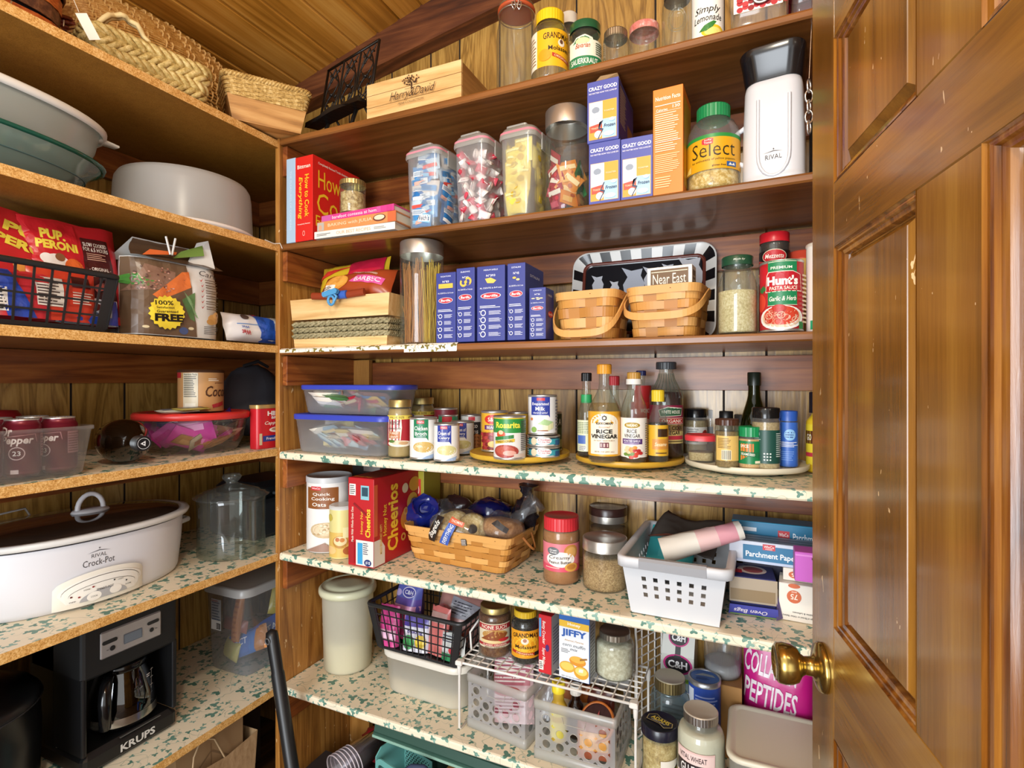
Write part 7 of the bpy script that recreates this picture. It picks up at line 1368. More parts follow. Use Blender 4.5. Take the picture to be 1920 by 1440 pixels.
m = MB(); m.tube([(r*.7*cos(a*pi/8), r*.7*sin(a*pi/8), h*.82) for a in range(16)], .0016, CHROME, 5, True); m.tube([(r*.72, 0, h*.82), (r*.95, 0, h*.80), (r*1.02, 0, h*.72), (r*.98, .01, h*.6)], .0016, CHROME, 5); m.build('wire_bail', t)
h = .20; c = lidpos(1321, 1268, z6+h); r = .0385; c = (c[0], min(c[1], 1.535))
t = thing('salt_canister', 'blue salt canister with a silver-rimmed top', 'canister', (c[0], c[1], z6), face(c))
m = MB(); m.cyl(r, 0, h-.004, P('2a4ca8', .4), n=36); dec(m, s_cyl(r), [('l', -r*.6, h*.45, r*.9, h*.85, 10, '8a9ad8'), ('r', -r*1.2, h*.3, -r*.7, h*.9, 'dfe4ee')], .0006); m.build('body', t)
m = MB(); m.lathe([(r*1.02, h-.012), (r*1.02, h), (r*.92, h), (r*.90, h-.004)], P('b8bcc0', .3, .8), 36, cap0=False, cap1=False); m.lathe([(r*.92, h-.0025), (0, h-.0025)], P('3a68b0', .4), 36, cap0=False); dec(m, s_top(h-.0025), [('p', [(-.024, .004), (-.005, .018), (.02, .014), (.026, .004), (.0, .006)], '9aa6ae'), ('l', -.02, -.016, .012, -.002, 3, '1c3a7a')], .0005); part_label(m.build('top', t), 'silver-rimmed blue top')
h = .142; c = lidpos(1237, 1352, z6+h); r = .0405
OATS = speckle('rolled_flakes', ('8a6c3a', 'c9ac70', 'e6d4a4'), 75, .8, (.34, .62))
t = vessel('flake_jar', 'jar of rolled flakes with a dark navy lid and black label, lowest in view', 'jar', c, z6, [(r*.85, .001), (r*.97, 0), (r, .006), (r, h*.78), (r*.95, h*.83)], GLASS, (r*1.06, h*.83, h, P('1c1c2a', .25), 0), (OATS, h*.74, 1), ('e8e2d4', h*.05, h*.52, r, r*.05, r*1.5, [('p', [(r*.3, h*.3), (r*1.4, h*.46), (r*1.4, h*.1), (r*.5, h*.05)], '1a1a1e'), ('t', 'ADAMS', r*.85, h*.33, r*.8, h*.08, 'd8b83a', {'tilt': 14}), ('t', 'NUTS', r*.9, h*.2, r*.6, h*.07, 'f0ece0', {'tilt': 14})]))
m = MB(); dec(m, s_top(h), [('p', [(-r*.8, r*.15), (-r*.45, r*.5), (-r*.1, r*.3), (r*.7, r*.25), (r*.85, -r*.1), (r*.5, -r*.45), (r*.1, -r*.25), (-r*.7, -r*.3)], 'c8b478'), ('p', [(-r*.77, r*.14), (-r*.44, r*.46), (-r*.1, r*.27), (r*.67, r*.22), (r*.81, -r*.1), (r*.49, -r*.41), (r*.1, -r*.22), (-r*.67, -r*.27)], '1a1a26'), ('t', 'ADAMS', r*.02, r*.08, r*1.15, r*.32, 'd8c04a', {'b': .03}), ('t', 'peanut butter', 0, -r*.14, r*.9, r*.12, 'e8e0c8', {'sh': .3})], .0008); m.build('lid_print', t, rz=radians(-30))
h = .205; c = lidpos(1313, 1335, z6+h); r = .0515; c = (c[0], max(c[1], YB+r+.004))
t = vessel('mason_jar', 'large mason jar of white gluten flour with a silver lid and pink label', 'jar', c, z6, jprof(r, h*.93, r*.70, h*.70, .01), GLASS, (r*.73, h*.905, h, P('b4b2ae', .28, .95), 76, P('cfc5b4', .35, .35)), (P('e4dcc8', .8), h*.80), ('e8c4bc', h*.30, h*.66, r, -r*1.15, r*.6, [('r', -r*1.1, h*.32, r*.55, h*.64, 'efd2ca'), ('r', -r*1.15, h*.39, r*.45, h*.53, '2a2022'), ('t', 'GLUTEN', -r*.35, h*.46, r*1.1, h*.10, 'f2ece8', {'b': .02}), ('t', 'VITAL WHEAT', -r*.35, h*.59, r*1.2, h*.055, '3a2a2a'), ('l', -r*1.0, h*.34, r*.3, h*.37, 2, '8a6a64')]))
cbx = .012; cby = 1.455
o = carton('cardboard_box', 'plain brown cardboard box under the clear plastic jar at the back', 'box', (aty(1366, 1.445)[0], 1.445, z6), .062, .13, .182, 'a87a44')
c = (aty(1355, 1.508)[0], 1.508)
vessel('plastic_jar', 'clear plastic jar on top of the brown cardboard box', 'jar', c, z6+.183, [(.036, .001), (.044, 0), (.047, .012), (.045, .03), (.047, .034), (.047, .15), (.04, .17)], GLASSY, (.044, .17, .19, P('c8c8c4', .3), 0), (P('9a9a9a', .3), .03))
xg0, xg1 = aty(1392, 1.47)[0], aty(1530, 1.47)[0]
wg = xg1-xg0; hg = .335
pouch('collagen_pouch', 'magenta collagen peptides pouch standing behind the white tub by the door', 'pouch', ((xg0+xg1)/2, 1.485, z6+.008), (radians(-4), 0, radians(-8)), wg, hg, .07, 'c2187c', [('e', -wg*.3, hg*.88, .016, .008, 'd84a9c'), ('e', -wg*.42, hg*.80, .014, .008, 'd84a9c'), ('e', wg*.3, hg*.82, .018, .01, 'd44896'), ('t', 'k', wg*.02, hg*.865, .012, .022, 'f0e0ea', {'sh': .3}), ('t', 'WHOLE FOOD', wg*.03, hg*.81, .045, .005, 'f0dcea'), ('t', 'COLLAGEN', -wg*.10, hg*.675, wg*.74, hg*.155, 'e8dce2', {'b': .02, 'tilt': -6}), ('t', 'PEPTIDES', -wg*.10, hg*.47, wg*.74, hg*.165, 'e8dce2', {'b': .02, 'tilt': -6}), ('r', -wg*.46, hg*.2, -wg*.12, hg*.33, '9a1a4a'), ('p', [(-wg*.42, hg*.22), (-wg*.08, hg*.24), (-wg*.14, hg*.33), (-wg*.42, hg*.345)], 'cfc4b4'), ('t', 'HAIR', -wg*.3, hg*.31, wg*.2, hg*.04, '6a1a3a')], 71, gus=1, wr=.003)
tw_, td_, th_ = .215, .205, .142
t = rtub('square_tub', 'square milky white tub with a flat lid at the right end of the lowest shelf', 'tub', (.067, 1.327), z6+.003, tw_, td_, th_, .028, FROSTW, .95, .004, P('d9d3bd', .4), .010, liddrop=.004)
# ================================================================ under the lowest shelf
CUP = glass('clear_cup_plastic', 'e8e4e8', .22, .1, 1.2); zc_ = .19
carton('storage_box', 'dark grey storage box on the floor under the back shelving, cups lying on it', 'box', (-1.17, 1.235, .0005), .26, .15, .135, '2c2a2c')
cpx = aty(640, 1.27)
for k in range(6):
    t = thing('plastic_cup', ['front', 'second', 'third', 'fourth', 'fifth', 'last'][k]+' clear plastic cup of the nested stack lying under the lowest shelf', 'cup', (cpx[0]-.012+.003*k, 1.262+.0115*k, .192), (radians(-82), 0, radians(-14)))
    m = MB(); m.lathe([(.03, .11), (.031, .11), (.046, .0), (.048, -.002), (.049, .0), (.048, .003), (.046, .004)], CUP, 32, cap0=True, cap1=False); m.build('cup_wall', t)
    m = MB(); m.tube([(.0475*cos(a*pi/16), .0475*sin(a*pi/16), 0) for a in range(32)], .0018, P('e0d4d8', .3), 6, True); part_label(m.build('rim', t), 'pale rolled rim')
blob('red_bag', 'red crumpled packet behind the stack of clear cups', 'packet', (aty(690, 1.40)[0], 1.44, .17), .05, .05, .05, P('a8242c', .4), 81, .15)
TEAL = P('6fb0a8', .45)
t = thing('teal_caddy', 'teal plastic caddy with a slot handle and perforated inside', 'caddy', (aty(746, 1.31)[0], 1.34, .0005), radians(-14))
m = MB(); W3, D3, H3 = .13, .11, .262
m.box(-W3/2, W3/2, -D3/2, D3/2, 0, .02, TEAL)
m.loft([[(-W3/2+.004, y, zq) for y, zq in ((-D3/2, .02), (D3/2, .02), (D3/2, H3-.02), (D3/2-.02, H3), (-D3/2+.02, H3), (-D3/2, H3-.02))], [(-W3/2, y, zq) for y, zq in ((-D3/2, .02), (D3/2, .02), (D3/2, H3-.02), (D3/2-.02, H3), (-D3/2+.02, H3), (-D3/2, H3-.02))]], TEAL, True, True, False)
holed(m, lambda u, v: (u, D3/2, v+.02), W3, H3-.06, 9, 12, .003, TEAL, 8, .01, .01)
m.build('body', t)
m = MB(); pts = [p for p in rrect(W3*.98, H3*.30, .03, 6)]; inn = [p for p in rrect(W3*.5, H3*.16, .015, 6)]
m.loft([[(p[0], -D3/2-.001, H3-.055+p[1]) for p in pts], [(p[0]-.02, -D3/2-.001, H3-.055+p[1]) for p in inn], [(p[0]-.02, -D3/2+.003, H3-.055+p[1]) for p in inn], [(p[0], -D3/2+.003, H3-.055+p[1]) for p in pts], [(p[0], -D3/2-.001, H3-.055+p[1]) for p in pts]], TEAL, False, False, False); m.box(-W3/2, W3/2, -D3/2, -D3/2+.003, .02, H3-.09, TEAL); m.build('handle_slot', t)
NAV = P('3c4660', .7)
xs = aty(772, 1.28)[0]
m = MB(); m.tube([(xs-.06, 1.29, .205), (xs-.03, 1.285, .235), (xs+.0, 1.285, .258), (xs+.03, 1.288, .262), (xs+.05, 1.30, .24), (xs+.055, 1.32, .18)], [.010, .014, .016, .017, .015, .012], NAV, 10, flat=.7); m.tube([(xs+.03, 1.272, .255), (xs+.022, 1.268, .20), (xs+.018, 1.268, .13)], .011, NAV, 8, flat=.6)
tag(m.build('padded_strap'), 'navy blue padded strap looping over the teal caddy', 'strap')
m = MB(); m.tube([(xs+.005, 1.262, .225), (xs+.0, 1.258, .17), (xs-.002, 1.26, .10)], .014, speckle('woven_webbing', ('9a8c6c', 'c2b492', 'dcd0b4'), 200, .8), 8, flat=.3)
tag(m.build('webbing_strap'), 'beige woven strap hanging in front of the navy strap', 'strap')
m = MB(); m.tube([(xs+.05, 1.27, .225), (xs+.038, 1.262, .19), (xs+.03, 1.258, .13), (xs+.035, 1.26, .08)], [.016, .018, .018, .016], P('5a6478', .75), 10)
tag(m.build('rope_handle'), 'grey-blue twisted fabric handle beside the beige strap', 'handle')
x0, x1 = aty(812, 1.30)[0], aty(885, 1.30)[0]
o = carton('cardboard_box', 'brown cardboard box with a hand slot under the lowest shelf', 'box', ((x0+x1)/2, 1.30, .0005), x1-x0, .09, .222, 'b07f45', {'f': [('r', -.01, .196, .035, .203, '2a1a0c'), ('r', -(x1-x0)/2+.002, .2095, (x1-x0)/2-.002, .2105, '8a6030')]})
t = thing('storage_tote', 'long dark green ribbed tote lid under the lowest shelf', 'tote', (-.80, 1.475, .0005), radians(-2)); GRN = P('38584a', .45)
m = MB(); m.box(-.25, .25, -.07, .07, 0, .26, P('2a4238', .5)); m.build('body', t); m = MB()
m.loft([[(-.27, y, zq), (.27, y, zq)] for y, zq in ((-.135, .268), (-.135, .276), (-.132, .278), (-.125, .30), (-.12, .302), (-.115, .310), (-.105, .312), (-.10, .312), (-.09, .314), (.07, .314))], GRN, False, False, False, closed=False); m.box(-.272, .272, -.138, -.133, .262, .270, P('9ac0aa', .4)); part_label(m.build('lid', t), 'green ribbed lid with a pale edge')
x0, x1 = aty(880, 1.262)[0], aty(1010, 1.262)[0]
t = thing('storage_bin', 'blue plastic bin under the lowest shelf', 'bin', ((x0+x1)/2, 1.30, .0005), 0); m = MB(); m.loft([at_z(rrect((x1-x0)*k, .15*k, .02, 4), q) for q, k in ((0, .9), (.23, .98), (.236, 1.05), (.25, 1.05), (.25, .96))], P('3a5cb0', .4)); m.build('body', t)
# ================================================================ left shelves
L90 = radians(90)
def lx(px, x): return atx(px, x)
# ---- top shelf: baskets
zt = ZL[0]+.001
SEAG = speckle('plaited_seagrass', ('7a5c2c', 'bd9650', 'e0c486'), 130, .75, (.34, .64)); HYA = speckle('water_hyacinth', ('7a6230', 'bfa25e', 'e2cc92'), 90, .65, (.32, .66)); WDF = wood('basket_wood_panel', ('8a5a24', 'b98342', 'cf9d5c'), 0, 6, 70, .55)
DKW = speckle('dark_wicker', ('2c0f08', '66261a', '93452c'), 110, .45, (.34, .66)); CANE = speckle('pale_cane', ('8a5a24', 'c08c44', 'dcb470'), 90, .5, (.34, .64))
def plait_row(m, pf, zc, n, amp, r, mat, strands=3, sg=1):
    for s_ in range(strands):
        pts = []
        N = n*8
        for k in range(N):
            s = k/N; ph = 2*pi*n*s+s_*2*pi/strands; x, y, nx, ny = pf(s, zc); e = amp*cos(ph)*.55
            pts.append((x+nx*e, y+ny*e, zc+sg*amp*sin(ph)*.9))
        m.tube(pts, r, mat, 5, True)
# square basket with a wooden front
th = radians(54.7); bw, bd, hp, ht = .185, .13, .068, .128
p1 = Vector((-1.243, 1.2215, 0))+Vector((-.816, .578, 0))*-.012*-1
cx = p1.x-cos(th)*bw/2-sin(th)*bd/2*1; cy = p1.y-sin(th)*bw/2+cos(th)*bd/2
t = thing('square_basket', 'square basket with a plain wooden front and plaited seagrass rim at the shelf corner', 'basket', (cx, cy, max(zt, ZB[0]+.001)), th)
m = MB(); kk = lambda q: 1+.30*q/ht
def sq(q, e=0): return [(sx*(bw/2*kk(q)+e), sy*(bd/2*kk(q)+e), q) for sx, sy in ((-1, -1), (1, -1), (1, 1), (-1, 1))]
m.loft([sq(0), sq(hp), sq(hp, -.006), sq(.006, -.006)], WDF, False, True, False); m.loft([sq(0), sq(.001, -.001)], WDF, True, False, False); m.build('wood_sides', t)
pf = rr_peri(bw*1.30, bd*1.30, .02, ht, 1/1.30)
m = MB()
for k in range(9): splint_band(m, pf, hp-.002+k*.0052, hp+.0048+k*.0052, 26, pi*(k % 2), .0016, .003, SEAG)
m.build('woven_top', t); m = MB(); plait_row(m, pf, ht-.006, 30, .006, .0046, SEAG); m.build('plaited_rim', t)
# plaited hyacinth basket
hx, hy = -1.455, .888; t = thing('hyacinth_basket', 'long chunky plaited basket along the front of the top left shelf', 'basket', (hx, hy, zt), radians(74))
W, D, H = .275, .17, .094; pf = rr_peri(W, D, .03, H, .88); m = MB()
for k in range(4): plait_row(m, pf, .019+k*.0222, 13, .0105, .0082, HYA, 3, 1-2*(k % 2))
m.loft([at_z(rrect(W*.84, D*.84, .03, 4), .002), at_z(rrect(W*.9, D*.86, .03, 4), H*.8)], P('6a5228', .8), True, False, True); m.build('plaited_sides', t)
m = MB()
for s in (-.0045, .0045): m.tube([(-W*.42+.115*k/14+s*.5, -D*.44+s+.006*sin(k*1.7), H-.008+.056*sin(pi*k/14)**.7) for k in range(15)], .0062, P('d8bd84', .6), 7)
m.build('handle', t)
# dark red wicker basket behind
t = thing('wicker_basket', 'dark red-brown oval wicker basket behind the plaited basket on the top left shelf', 'basket', (-1.672, .815, zt+.004), (0, 0, radians(82)))
m = MB()
for k in range(10):
    q = k/9; a, b = .135+.025*q, .075+.022*q; m.tube([(a*cos(2*pi*j/40), b*sin(2*pi*j/40), .012+.135*q+.004*sin(j*pi*.5+k*pi)) for j in range(40)], .0068, DKW, 5, True)
m.build('woven_sides', t)
m = MB()
for s in range(3): m.tube([((.165+.006*cos(j*.9+s*2.1))*cos(2*pi*j/56), (.102+.006*cos(j*.9+s*2.1))*sin(2*pi*j/56), .158+.007*sin(j*.9+s*2.1)) for j in range(56)], .0055, DKW, 5, True)
m.build('braided_rim', t)
# big oval cane tray leaning on the wall
t = thing('cane_tray', 'large oval split-cane tray basket leaning against the wall at the back of the top shelf', 'basket', (-1.615, 1.05, zt+.02), (0, radians(-5), radians(92)))
Rm = Matrix.Translation((0, 0, .178)) @ Matrix.Rotation(radians(-24), 4, 'X')
A, Bb, bl = .28, .160, .09
def dome(u, v): r2 = min(1, u*u+v*v); return (A*u, -bl*(1-r2)**.6, Bb*v)
m = MB(); m.T = Rm
for k in range(-17, 18):       # long ribs
    v = k/18; um = sqrt(max(0, 1-v*v)); pts = []
    for j in range(19): u = -um+2*um*j/18; p = dome(u, v); pts.append((p[0], p[1], p[2]))
    m.tube(pts, .0042, CANE, 4, flat=.6)
m.build('long_ribs', t)
m = MB(); m.T = Rm; CANE2 = P('dcb06a', .45)
for u in (-.86, -.72, -.56, -.36, -.12, .12, .36, .56, .72, .86):
    vm = sqrt(1-u*u); pts = []
    for j in range(41):
        v = -vm+2*vm*j/40; p = dome(u, v); e = .0045*(1 if (j//2) % 2 else -1); pts.append((p[0], p[1]-e-.002, p[2]))
    for du in (-.009, .009): m.tube([(q[0]+du, q[1], q[2]) for q in pts], .0036, CANE2, 4, flat=.5)
m.build('woven_bands', t)
m = MB(); m.T = Rm
for s in range(3): m.tube([((A+.004)*cos(2*pi*j/60), .004*cos(j*1.0+s*2.1), (Bb+.004)*sin(2*pi*j/60)+.004*sin(j+s*2.1)) for j in range(60)], .0055, CANE, 5, True)
m.build('rim', t)
# bark basket
BARK = speckle('red_bark_strip', ('5a200c', 'a84e1e', 'd07c3a'), 40, .4, (.34, .66), stretch=(1, 1, 6)); BARK2 = speckle('dark_bark_strip', ('1e120c', '5a3420', '8a5a38'), 60, .6)
t = thing('bark_basket', 'red-brown bark strip basket with silver staples at the far left of the top shelf', 'basket', (-1.468, .562, zt+.002), radians(90))
pf = rr_peri(.29, .16, .07, .22, .92); m = MB()
for k in range(6): splint_band(m, pf, .004+k*.036, .034+k*.036, 5, pi*k*.6, .004, .003, BARK if k % 2 == 0 else BARK2)
m.loft([at_z(rrect(.25, .13, .06, 5), .002), at_z(rrect(.27, .145, .065, 5), .21)], P('1a0f0a', .9), True, False); m.build('bark_strips', t)
for k in range(14):
    m = MB(); x, y, nx, ny = pf(.42+.0385*k, .02); zq = .022+.036*(k % 3); m.box(-.0012, .0012, -.0008, .0008, -.008, .008, CHROME)
    m.build('staple', t, (x+nx*.009, y+ny*.009, zq), (0, radians(12), atan2(ny, nx)+pi/2))
m = MB(); rnd = random.Random(12)
for k in range(60):
    s = .5+.3*rnd.random(); x, y, nx, ny = pf(s, .2); m.tube([(x, y, .10+rnd.random()*.1), (x+nx*.012+rnd.uniform(-.02, .02), y+ny*.012+rnd.uniform(-.02, .02), .12+rnd.random()*.1)], .002, BARK2, 4)
m.build('twig_trim', t)
p = lx(165, -1.365); dpt = depth(*p)
t = thing('price_tag', 'blank white paper tag hanging on a string from the bark basket', 'tag', (p[0], p[1], zpy(p, 50)), (0, radians(-0), radians(74)))
m = MB(); m.T = Matrix.Rotation(radians(-28), 4, 'Y'); m.box(-.0115, .0115, -.0004, .0004, -.027, .027, P('efe9dc', .7)); m.build('card', t)
m = MB(); m.tube([(-.016, 0, .024), (-.025, .004, .05), (-.036, .03, .085)], .0008, P('cfc4ae')); m.build('string', t)
# ---- second shelf: bowls and cake carrier
z = ZL[1]+.001; BOWLG = glass('pale_green_glass', 'cfe6e0', .34, .06, 1.1, 'b9d4d2'); RIMG = glass('green_glass_rim', '2f8f78', .75, .05, 1.2, '1f7a66')
oc = (-1.575, .475); oa, ob, oh = .355, .180, .108
t = thing('casserole_bowl', 'large oval clear bowl with a green-tinted rim on the second left shelf', 'bowl', (oc[0], oc[1], z), L90)
ov = lambda k, q, e=0: oval(56, oa*k+e, ob*k+e, q, p=2.5)
m = MB(); m.loft([ov(.62, .002), ov(.66, 0), ov(.74, .008), ov(.86, .045), ov(.95, .085), ov(1, oh-.008)], BOWLG, True, False); m.build('body', t)
m = MB(); m.loft([ov(1, oh-.009), ov(1, oh-.009, .008), ov(1, oh-.003, .010), ov(1, oh, .006), ov(1, oh, -.004)], RIMG, False, False); part_label(m.build('rim', t), 'green glass rim')
m = MB(); m.tube([(q[0], q[1], .062) for q in oval(56, oa*.905, ob*.905, 0, p=2.5)], .0016, P('4a6a6c', .4), 5, True); m.build('moulded_line', t)
t = thing('lidded_bowl', 'frosted bowl with a white lid nested in the green-rimmed bowl', 'bowl', (oc[0]-.005, oc[1]+.012, z+.030), L90)
BF = glass('frosted_bowl_plastic', 'dfe3dc', .72, .2, .9, 'dde2db')
ov2 = lambda k, q, e=0: oval(56, .345*k+e, .170*k+e, q, p=2.5)
hh = .165
m = MB(); m.loft([ov2(.60, .0), ov2(.70, .01), ov2(.90, .07), ov2(.97, .12), ov2(1, hh)], BF, True, False); m.build('body', t)
m = MB(); m.loft([ov2(1, hh-.008, .006), ov2(1, hh-.006, .013), ov2(1, hh+.006, .014), ov2(1, hh+.011, .008), ov2(1, hh+.011, -.012), ov2(1, hh+.007, -.018)], P('edeae2', .3), False, True)
m.loft([[(.33+q, -.05+w_*(1-q*9), hh-.004+.002) for w_ in (-.02, .02)] + [(.33+q, -.05+w_*(1-q*9), hh-.007) for w_ in (.02, -.02)] for q in (0, .035, .05)], P('edeae2', .3), True, True); part_label(m.build('lid', t), 'white plastic lid with a pull tab')
# cake carrier
ck = thing('cake_carrier', 'round translucent white cake carrier on the second left shelf', 'cake carrier', (-1.548, 1.068, z))
R = .186; CKD = glass('cake_dome_plastic', 'dcdad6', .82, .28, .7, 'dfddd8')
m = MB(); m.lathe([(R*.98, .012), (R*.975, .05), (R*.955, .13), (R*.94, .150), (R*.90, .163), (R*.82, .168), (0, .170)], CKD, 64); m.build('dome', ck)
m = MB(); m.lathe([(R*.9, 0), (R*1.0, .003), (R*1.035, .010), (R*1.035, .016), (R*1.0, .020), (R*.97, .018), (0, .016)], P('efece6', .35), 64); part_label(m.build('base', ck), 'white base plate')
# ---- third shelf: dog treats
z = ZL[2]+.001
kb = (-1.495, .585); z += .006; hb_ = .128
grid_basket('black plastic lattice basket of dog treats on the left shelves', kb, z, .385, .25, hb_, 12, 7, 4, BLKPL, L90, .90, .0044, .007, solid_end=.12)
def lpouch(label, px, x, py_top, w, h, t_, hx, items, seed, lean=-12, rz=90, roll=0, name='treat_bag', **k):
    p = lx(px, x); zz = z+.014
    return pouch(name, label, 'bag', (p[0], p[1], zz), (radians(lean), radians(roll), radians(rz)), w, h, t_, hx, items, seed, gus=1, wr=.003, **k)
PUP = lambda w, h: [('p', [(-w/2+.004, h*.03), (-w*.0, h*.03), (w*.02, h*.97), (-w/2+.004, h*.97)], 'c2202a'), ('p', [(w*.0, h*.08), (w*.36, h*.08), (w*.36, h*.86), (w*.06, h*.86)], '4a1a1c'), ('t', 'PUP.', -w*.22, h*.84, w*.24, h*.10, 'ecd24a', {'b': .05, 'tilt': -3}), ('t', 'PERONI', -w*.20, h*.735, w*.40, h*.09, 'ecd24a', {'b': .05, 'tilt': -3}), ('e', -w*.24, h*.56, w*.13, h*.09, 'ece4dc'), ('e', -w*.33, h*.60, w*.06, h*.05, 'ece4dc'), ('e', -w*.20, h*.62, w*.05, h*.04, '8a5a3a'), ('p', [(-w*.36, h*.55), (-w*.12, h*.50), (-w*.14, h*.38), (-w*.2, h*.46), (-w*.34, h*.40)], 'ece4dc'), ('e', -w*.08, h*.5, w*.10, h*.12, 'd8642c'), ('t', 'SLOW COOKED', w*.2, h*.795, w*.26, h*.04, 'e8dcd0'), ('t', 'FOR 6.5 HOURS', w*.2, h*.745, w*.28, h*.04, 'e8dcd0'), ('l', w*.08, h*.63, w*.32, h*.71, 4, 'cfa08a'), ('t', '- ORIGINAL -', w*.2, h*.545, w*.24, h*.035, 'f2e6dc'), ('t', 'BEEF RECIPE', w*.2, h*.49, w*.27, h*.045, 'f2e6dc'), ('p', [(w*.08, h*.36), (w*.2, h*.42), (w*.3, h*.33), (w*.14, h*.30)], 'a85048'), ('e', w*.28, h*.36, w*.05, h*.03, 'd8b070')]
lpouch('red dog treat bag picturing a white dog, standing in the dog treat basket', 152, -1.455, 440, .20, .245, .06, 'c2222c', PUP(.20, .245), 3, -7, 92, -3)
lpouch('second red dog treat bag at the left end of the lattice basket', 8, -1.45, 420, .17, .25, .05, 'c8262c', [('t', 'PUP.', .02, .20, .10, .026, 'ecd24a', {'b': .05, 'tilt': -8}), ('t', 'PERONI', .02, .165, .13, .024, 'ecd24a', {'b': .05, 'tilt': -8}), ('e', .03, .12, .04, .02, 'e8a04a')], 4, -10, 90, 10)
lpouch('red and blue treat bag lying low behind the front lattice, left', 40, -1.40, 560, .12, .10, .03, 'c8303a', [('p', [(-.03, .0), (.02, .0), (-.02, .1), (-.05, .1)], '2f4aa8'), ('r', -.055, .01, -.028, .06, 'f0ece6'), ('l', -.054, .012, -.03, .058, 7, '3a3a3a'), ('r', .022, .03, .055, .08, 'efe6dc'), ('l', .024, .032, .053, .078, 7, '5a4a4a')], 6, -6)
lpouch('orange-red treat bag standing behind the front lattice, middle', 120, -1.405, 530, .13, .118, .03, 'd0402c', [('r', -.06, .03, -.005, .095, 'eee6da'), ('l', -.058, .032, -.008, .093, 9, '5a4a44'), ('r', .012, .08, .05, .105, '4a1a1c'), ('l', .012, .04, .055, .07, 5, 'f0d8c8')], 7, -6)
lpouch('white and blue treat bag low behind the front lattice, right', 165, -1.404, 590, .13, .062, .02, 'dfe2ea', [('r', -.06, .0, .06, .018, '2f4fb4'), ('e', -.01, .042, .035, .014, '6a2a24'), ('t', 'WHEAT', .0, .025, .06, .007, '3a4a6a'), ('p', [(.045, .0), (.062, .0), (.062, .06), (.05, .06)], '2a3a9a')], 8, -6)
blob('plastic_bag', 'white plastic bag bunched behind the dog treat bags', 'bag', (-1.66, .60, z+.17), .07, .20, .10, P('dfe2e4', .35), 44, .12)
t = lx(232, -1.44)
o = rtub('storage_bin', 'small clear bin with a grey lid and red label behind the dog food bag', 'bin', (-1.56, t[1]+.035), z, .15, .10, .075, .015, BINP, .92, .004, P('9aa0a4', .4), .022, rz=L90)
m = MB(); dec(m, s_front(-.051), [('r', -.028, .004, .07, .03, 'e8e6e2'), ('p', [(-.026, .033), (.075, .033), (.075, .062), (-.026, .062), (-.032, .048)], 'c8303a'), ('t', 'Steril', .02, .047, .075, .02, 'f6eee8', {'sh': .25, 'b': .02}), ('t', '4 Qt. / 3.8 L', .02, .017, .07, .009, '2a2a2a')], .0); m.build('label_sheet', o)
# dog food bag
dp0 = lx(254, -1.372); dp1 = lx(420, -1.372); wD = dp1[1]-dp0[1]
dh = zpy(lx(330, -1.40), 495)-z
fd = [('p', [(-wD*.5, .002), (wD*.17, .002), (wD*.08, dh*.99), (-wD*.5, dh*.99)], '6a5440'), ('e', -wD*.40, dh*.70, wD*.13, dh*.08, '4a8a3a'), ('p', [(-wD*.50, dh*.55), (-wD*.1, dh*.62), (-wD*.05, dh*.86), (-wD*.35, dh*.92)], '8a6a58'), ('p', [(-wD*.30, dh*.52), (-wD*.22, dh*.46), (wD*.10, dh*.68), (wD*.10, dh*.90), (wD*.02, dh*.88)], 'd8743a'), ('p', [(wD*.0, dh*.5), (wD*.14, dh*.62), (wD*.14, dh*.22), (wD*.09, dh*.25)], '5a7a4a'), ('e', wD*.02, dh*.08, wD*.05, dh*.05, '4a5a8a'), ('e', -wD*.36, dh*.10, wD*.03, dh*.018, 'd8c8a0'), ('e', wD*.10, dh*.12, wD*.03, dh*.02, 'd8c8a0')]
rnd = random.Random(4)
for k in range(40): fd.append(('e', rnd.uniform(-.46, -.10)*wD, rnd.uniform(.56, .90)*dh, .0024, .0018, ('c89a8a', '5a3a34', 'a8705c')[k % 3]))
for k in range(9): fd.append(('p', [(wD*.06+.01*k*wD, dh*(.52-.03*k)), (wD*.09+.01*k*wD, dh*(.50-.03*k)), (wD*.0+.012*k*wD, dh*(.62-.03*k))], '7a9a6a'))
star = [(-wD*.17+(wD*.185 if k % 2 else wD*.165)*cos(2*pi*k/40), dh*.30+(wD*.185 if k % 2 else wD*.165)*sin(2*pi*k/40)) for k in range(40)]
fd += [('p', star, 'e9cf3c'), ('t', '100%', -wD*.20, dh*.425, wD*.18, dh*.06, '2a2418', {'b': .02, 'tilt': 4}), ('t', 'Satisfaction', -wD*.19, dh*.365, wD*.18, dh*.03, '2a2418', {'tilt': 4}), ('t', 'Guaranteed', -wD*.17, dh*.315, wD*.22, dh*.035, '2a2418', {'tilt': 4}), ('t', 'FREE', -wD*.15, dh*.235, wD*.29, dh*.10, '1f1a12', {'b': .05, 'tilt': 3})]
fd += [('t', 'Caru', wD*.31, dh*.90, wD*.22, dh*.08, '2a2a2a', {'sh': .3, 'b': 0, 'tilt': -6})]
for k in range(6): yy = dh*(.80-.075*k); fd += [('p', [(wD*.19, yy+.002), (wD*.205, yy-.004), (wD*.235, yy+.007), (wD*.207, yy)], 'b8302c'), ('l', wD*.25, yy-.006, wD*.44, yy+.006, 2, '6a5a4a')]
fd += [('e', wD*.34, dh*.27, wD*.07, dh*.07, 'c89858'), ('e', wD*.38, dh*.33, wD*.04, dh*.05, 'd8a868'), ('e', wD*.30, dh*.23, wD*.05, dh*.04, 'b88848'), ('e', wD*.39, dh*.335, wD*.008, dh*.01, '3a2a1a'), ('l', wD*.22, dh*.05, wD*.42, dh*.17, 5, '5a5a5a')]
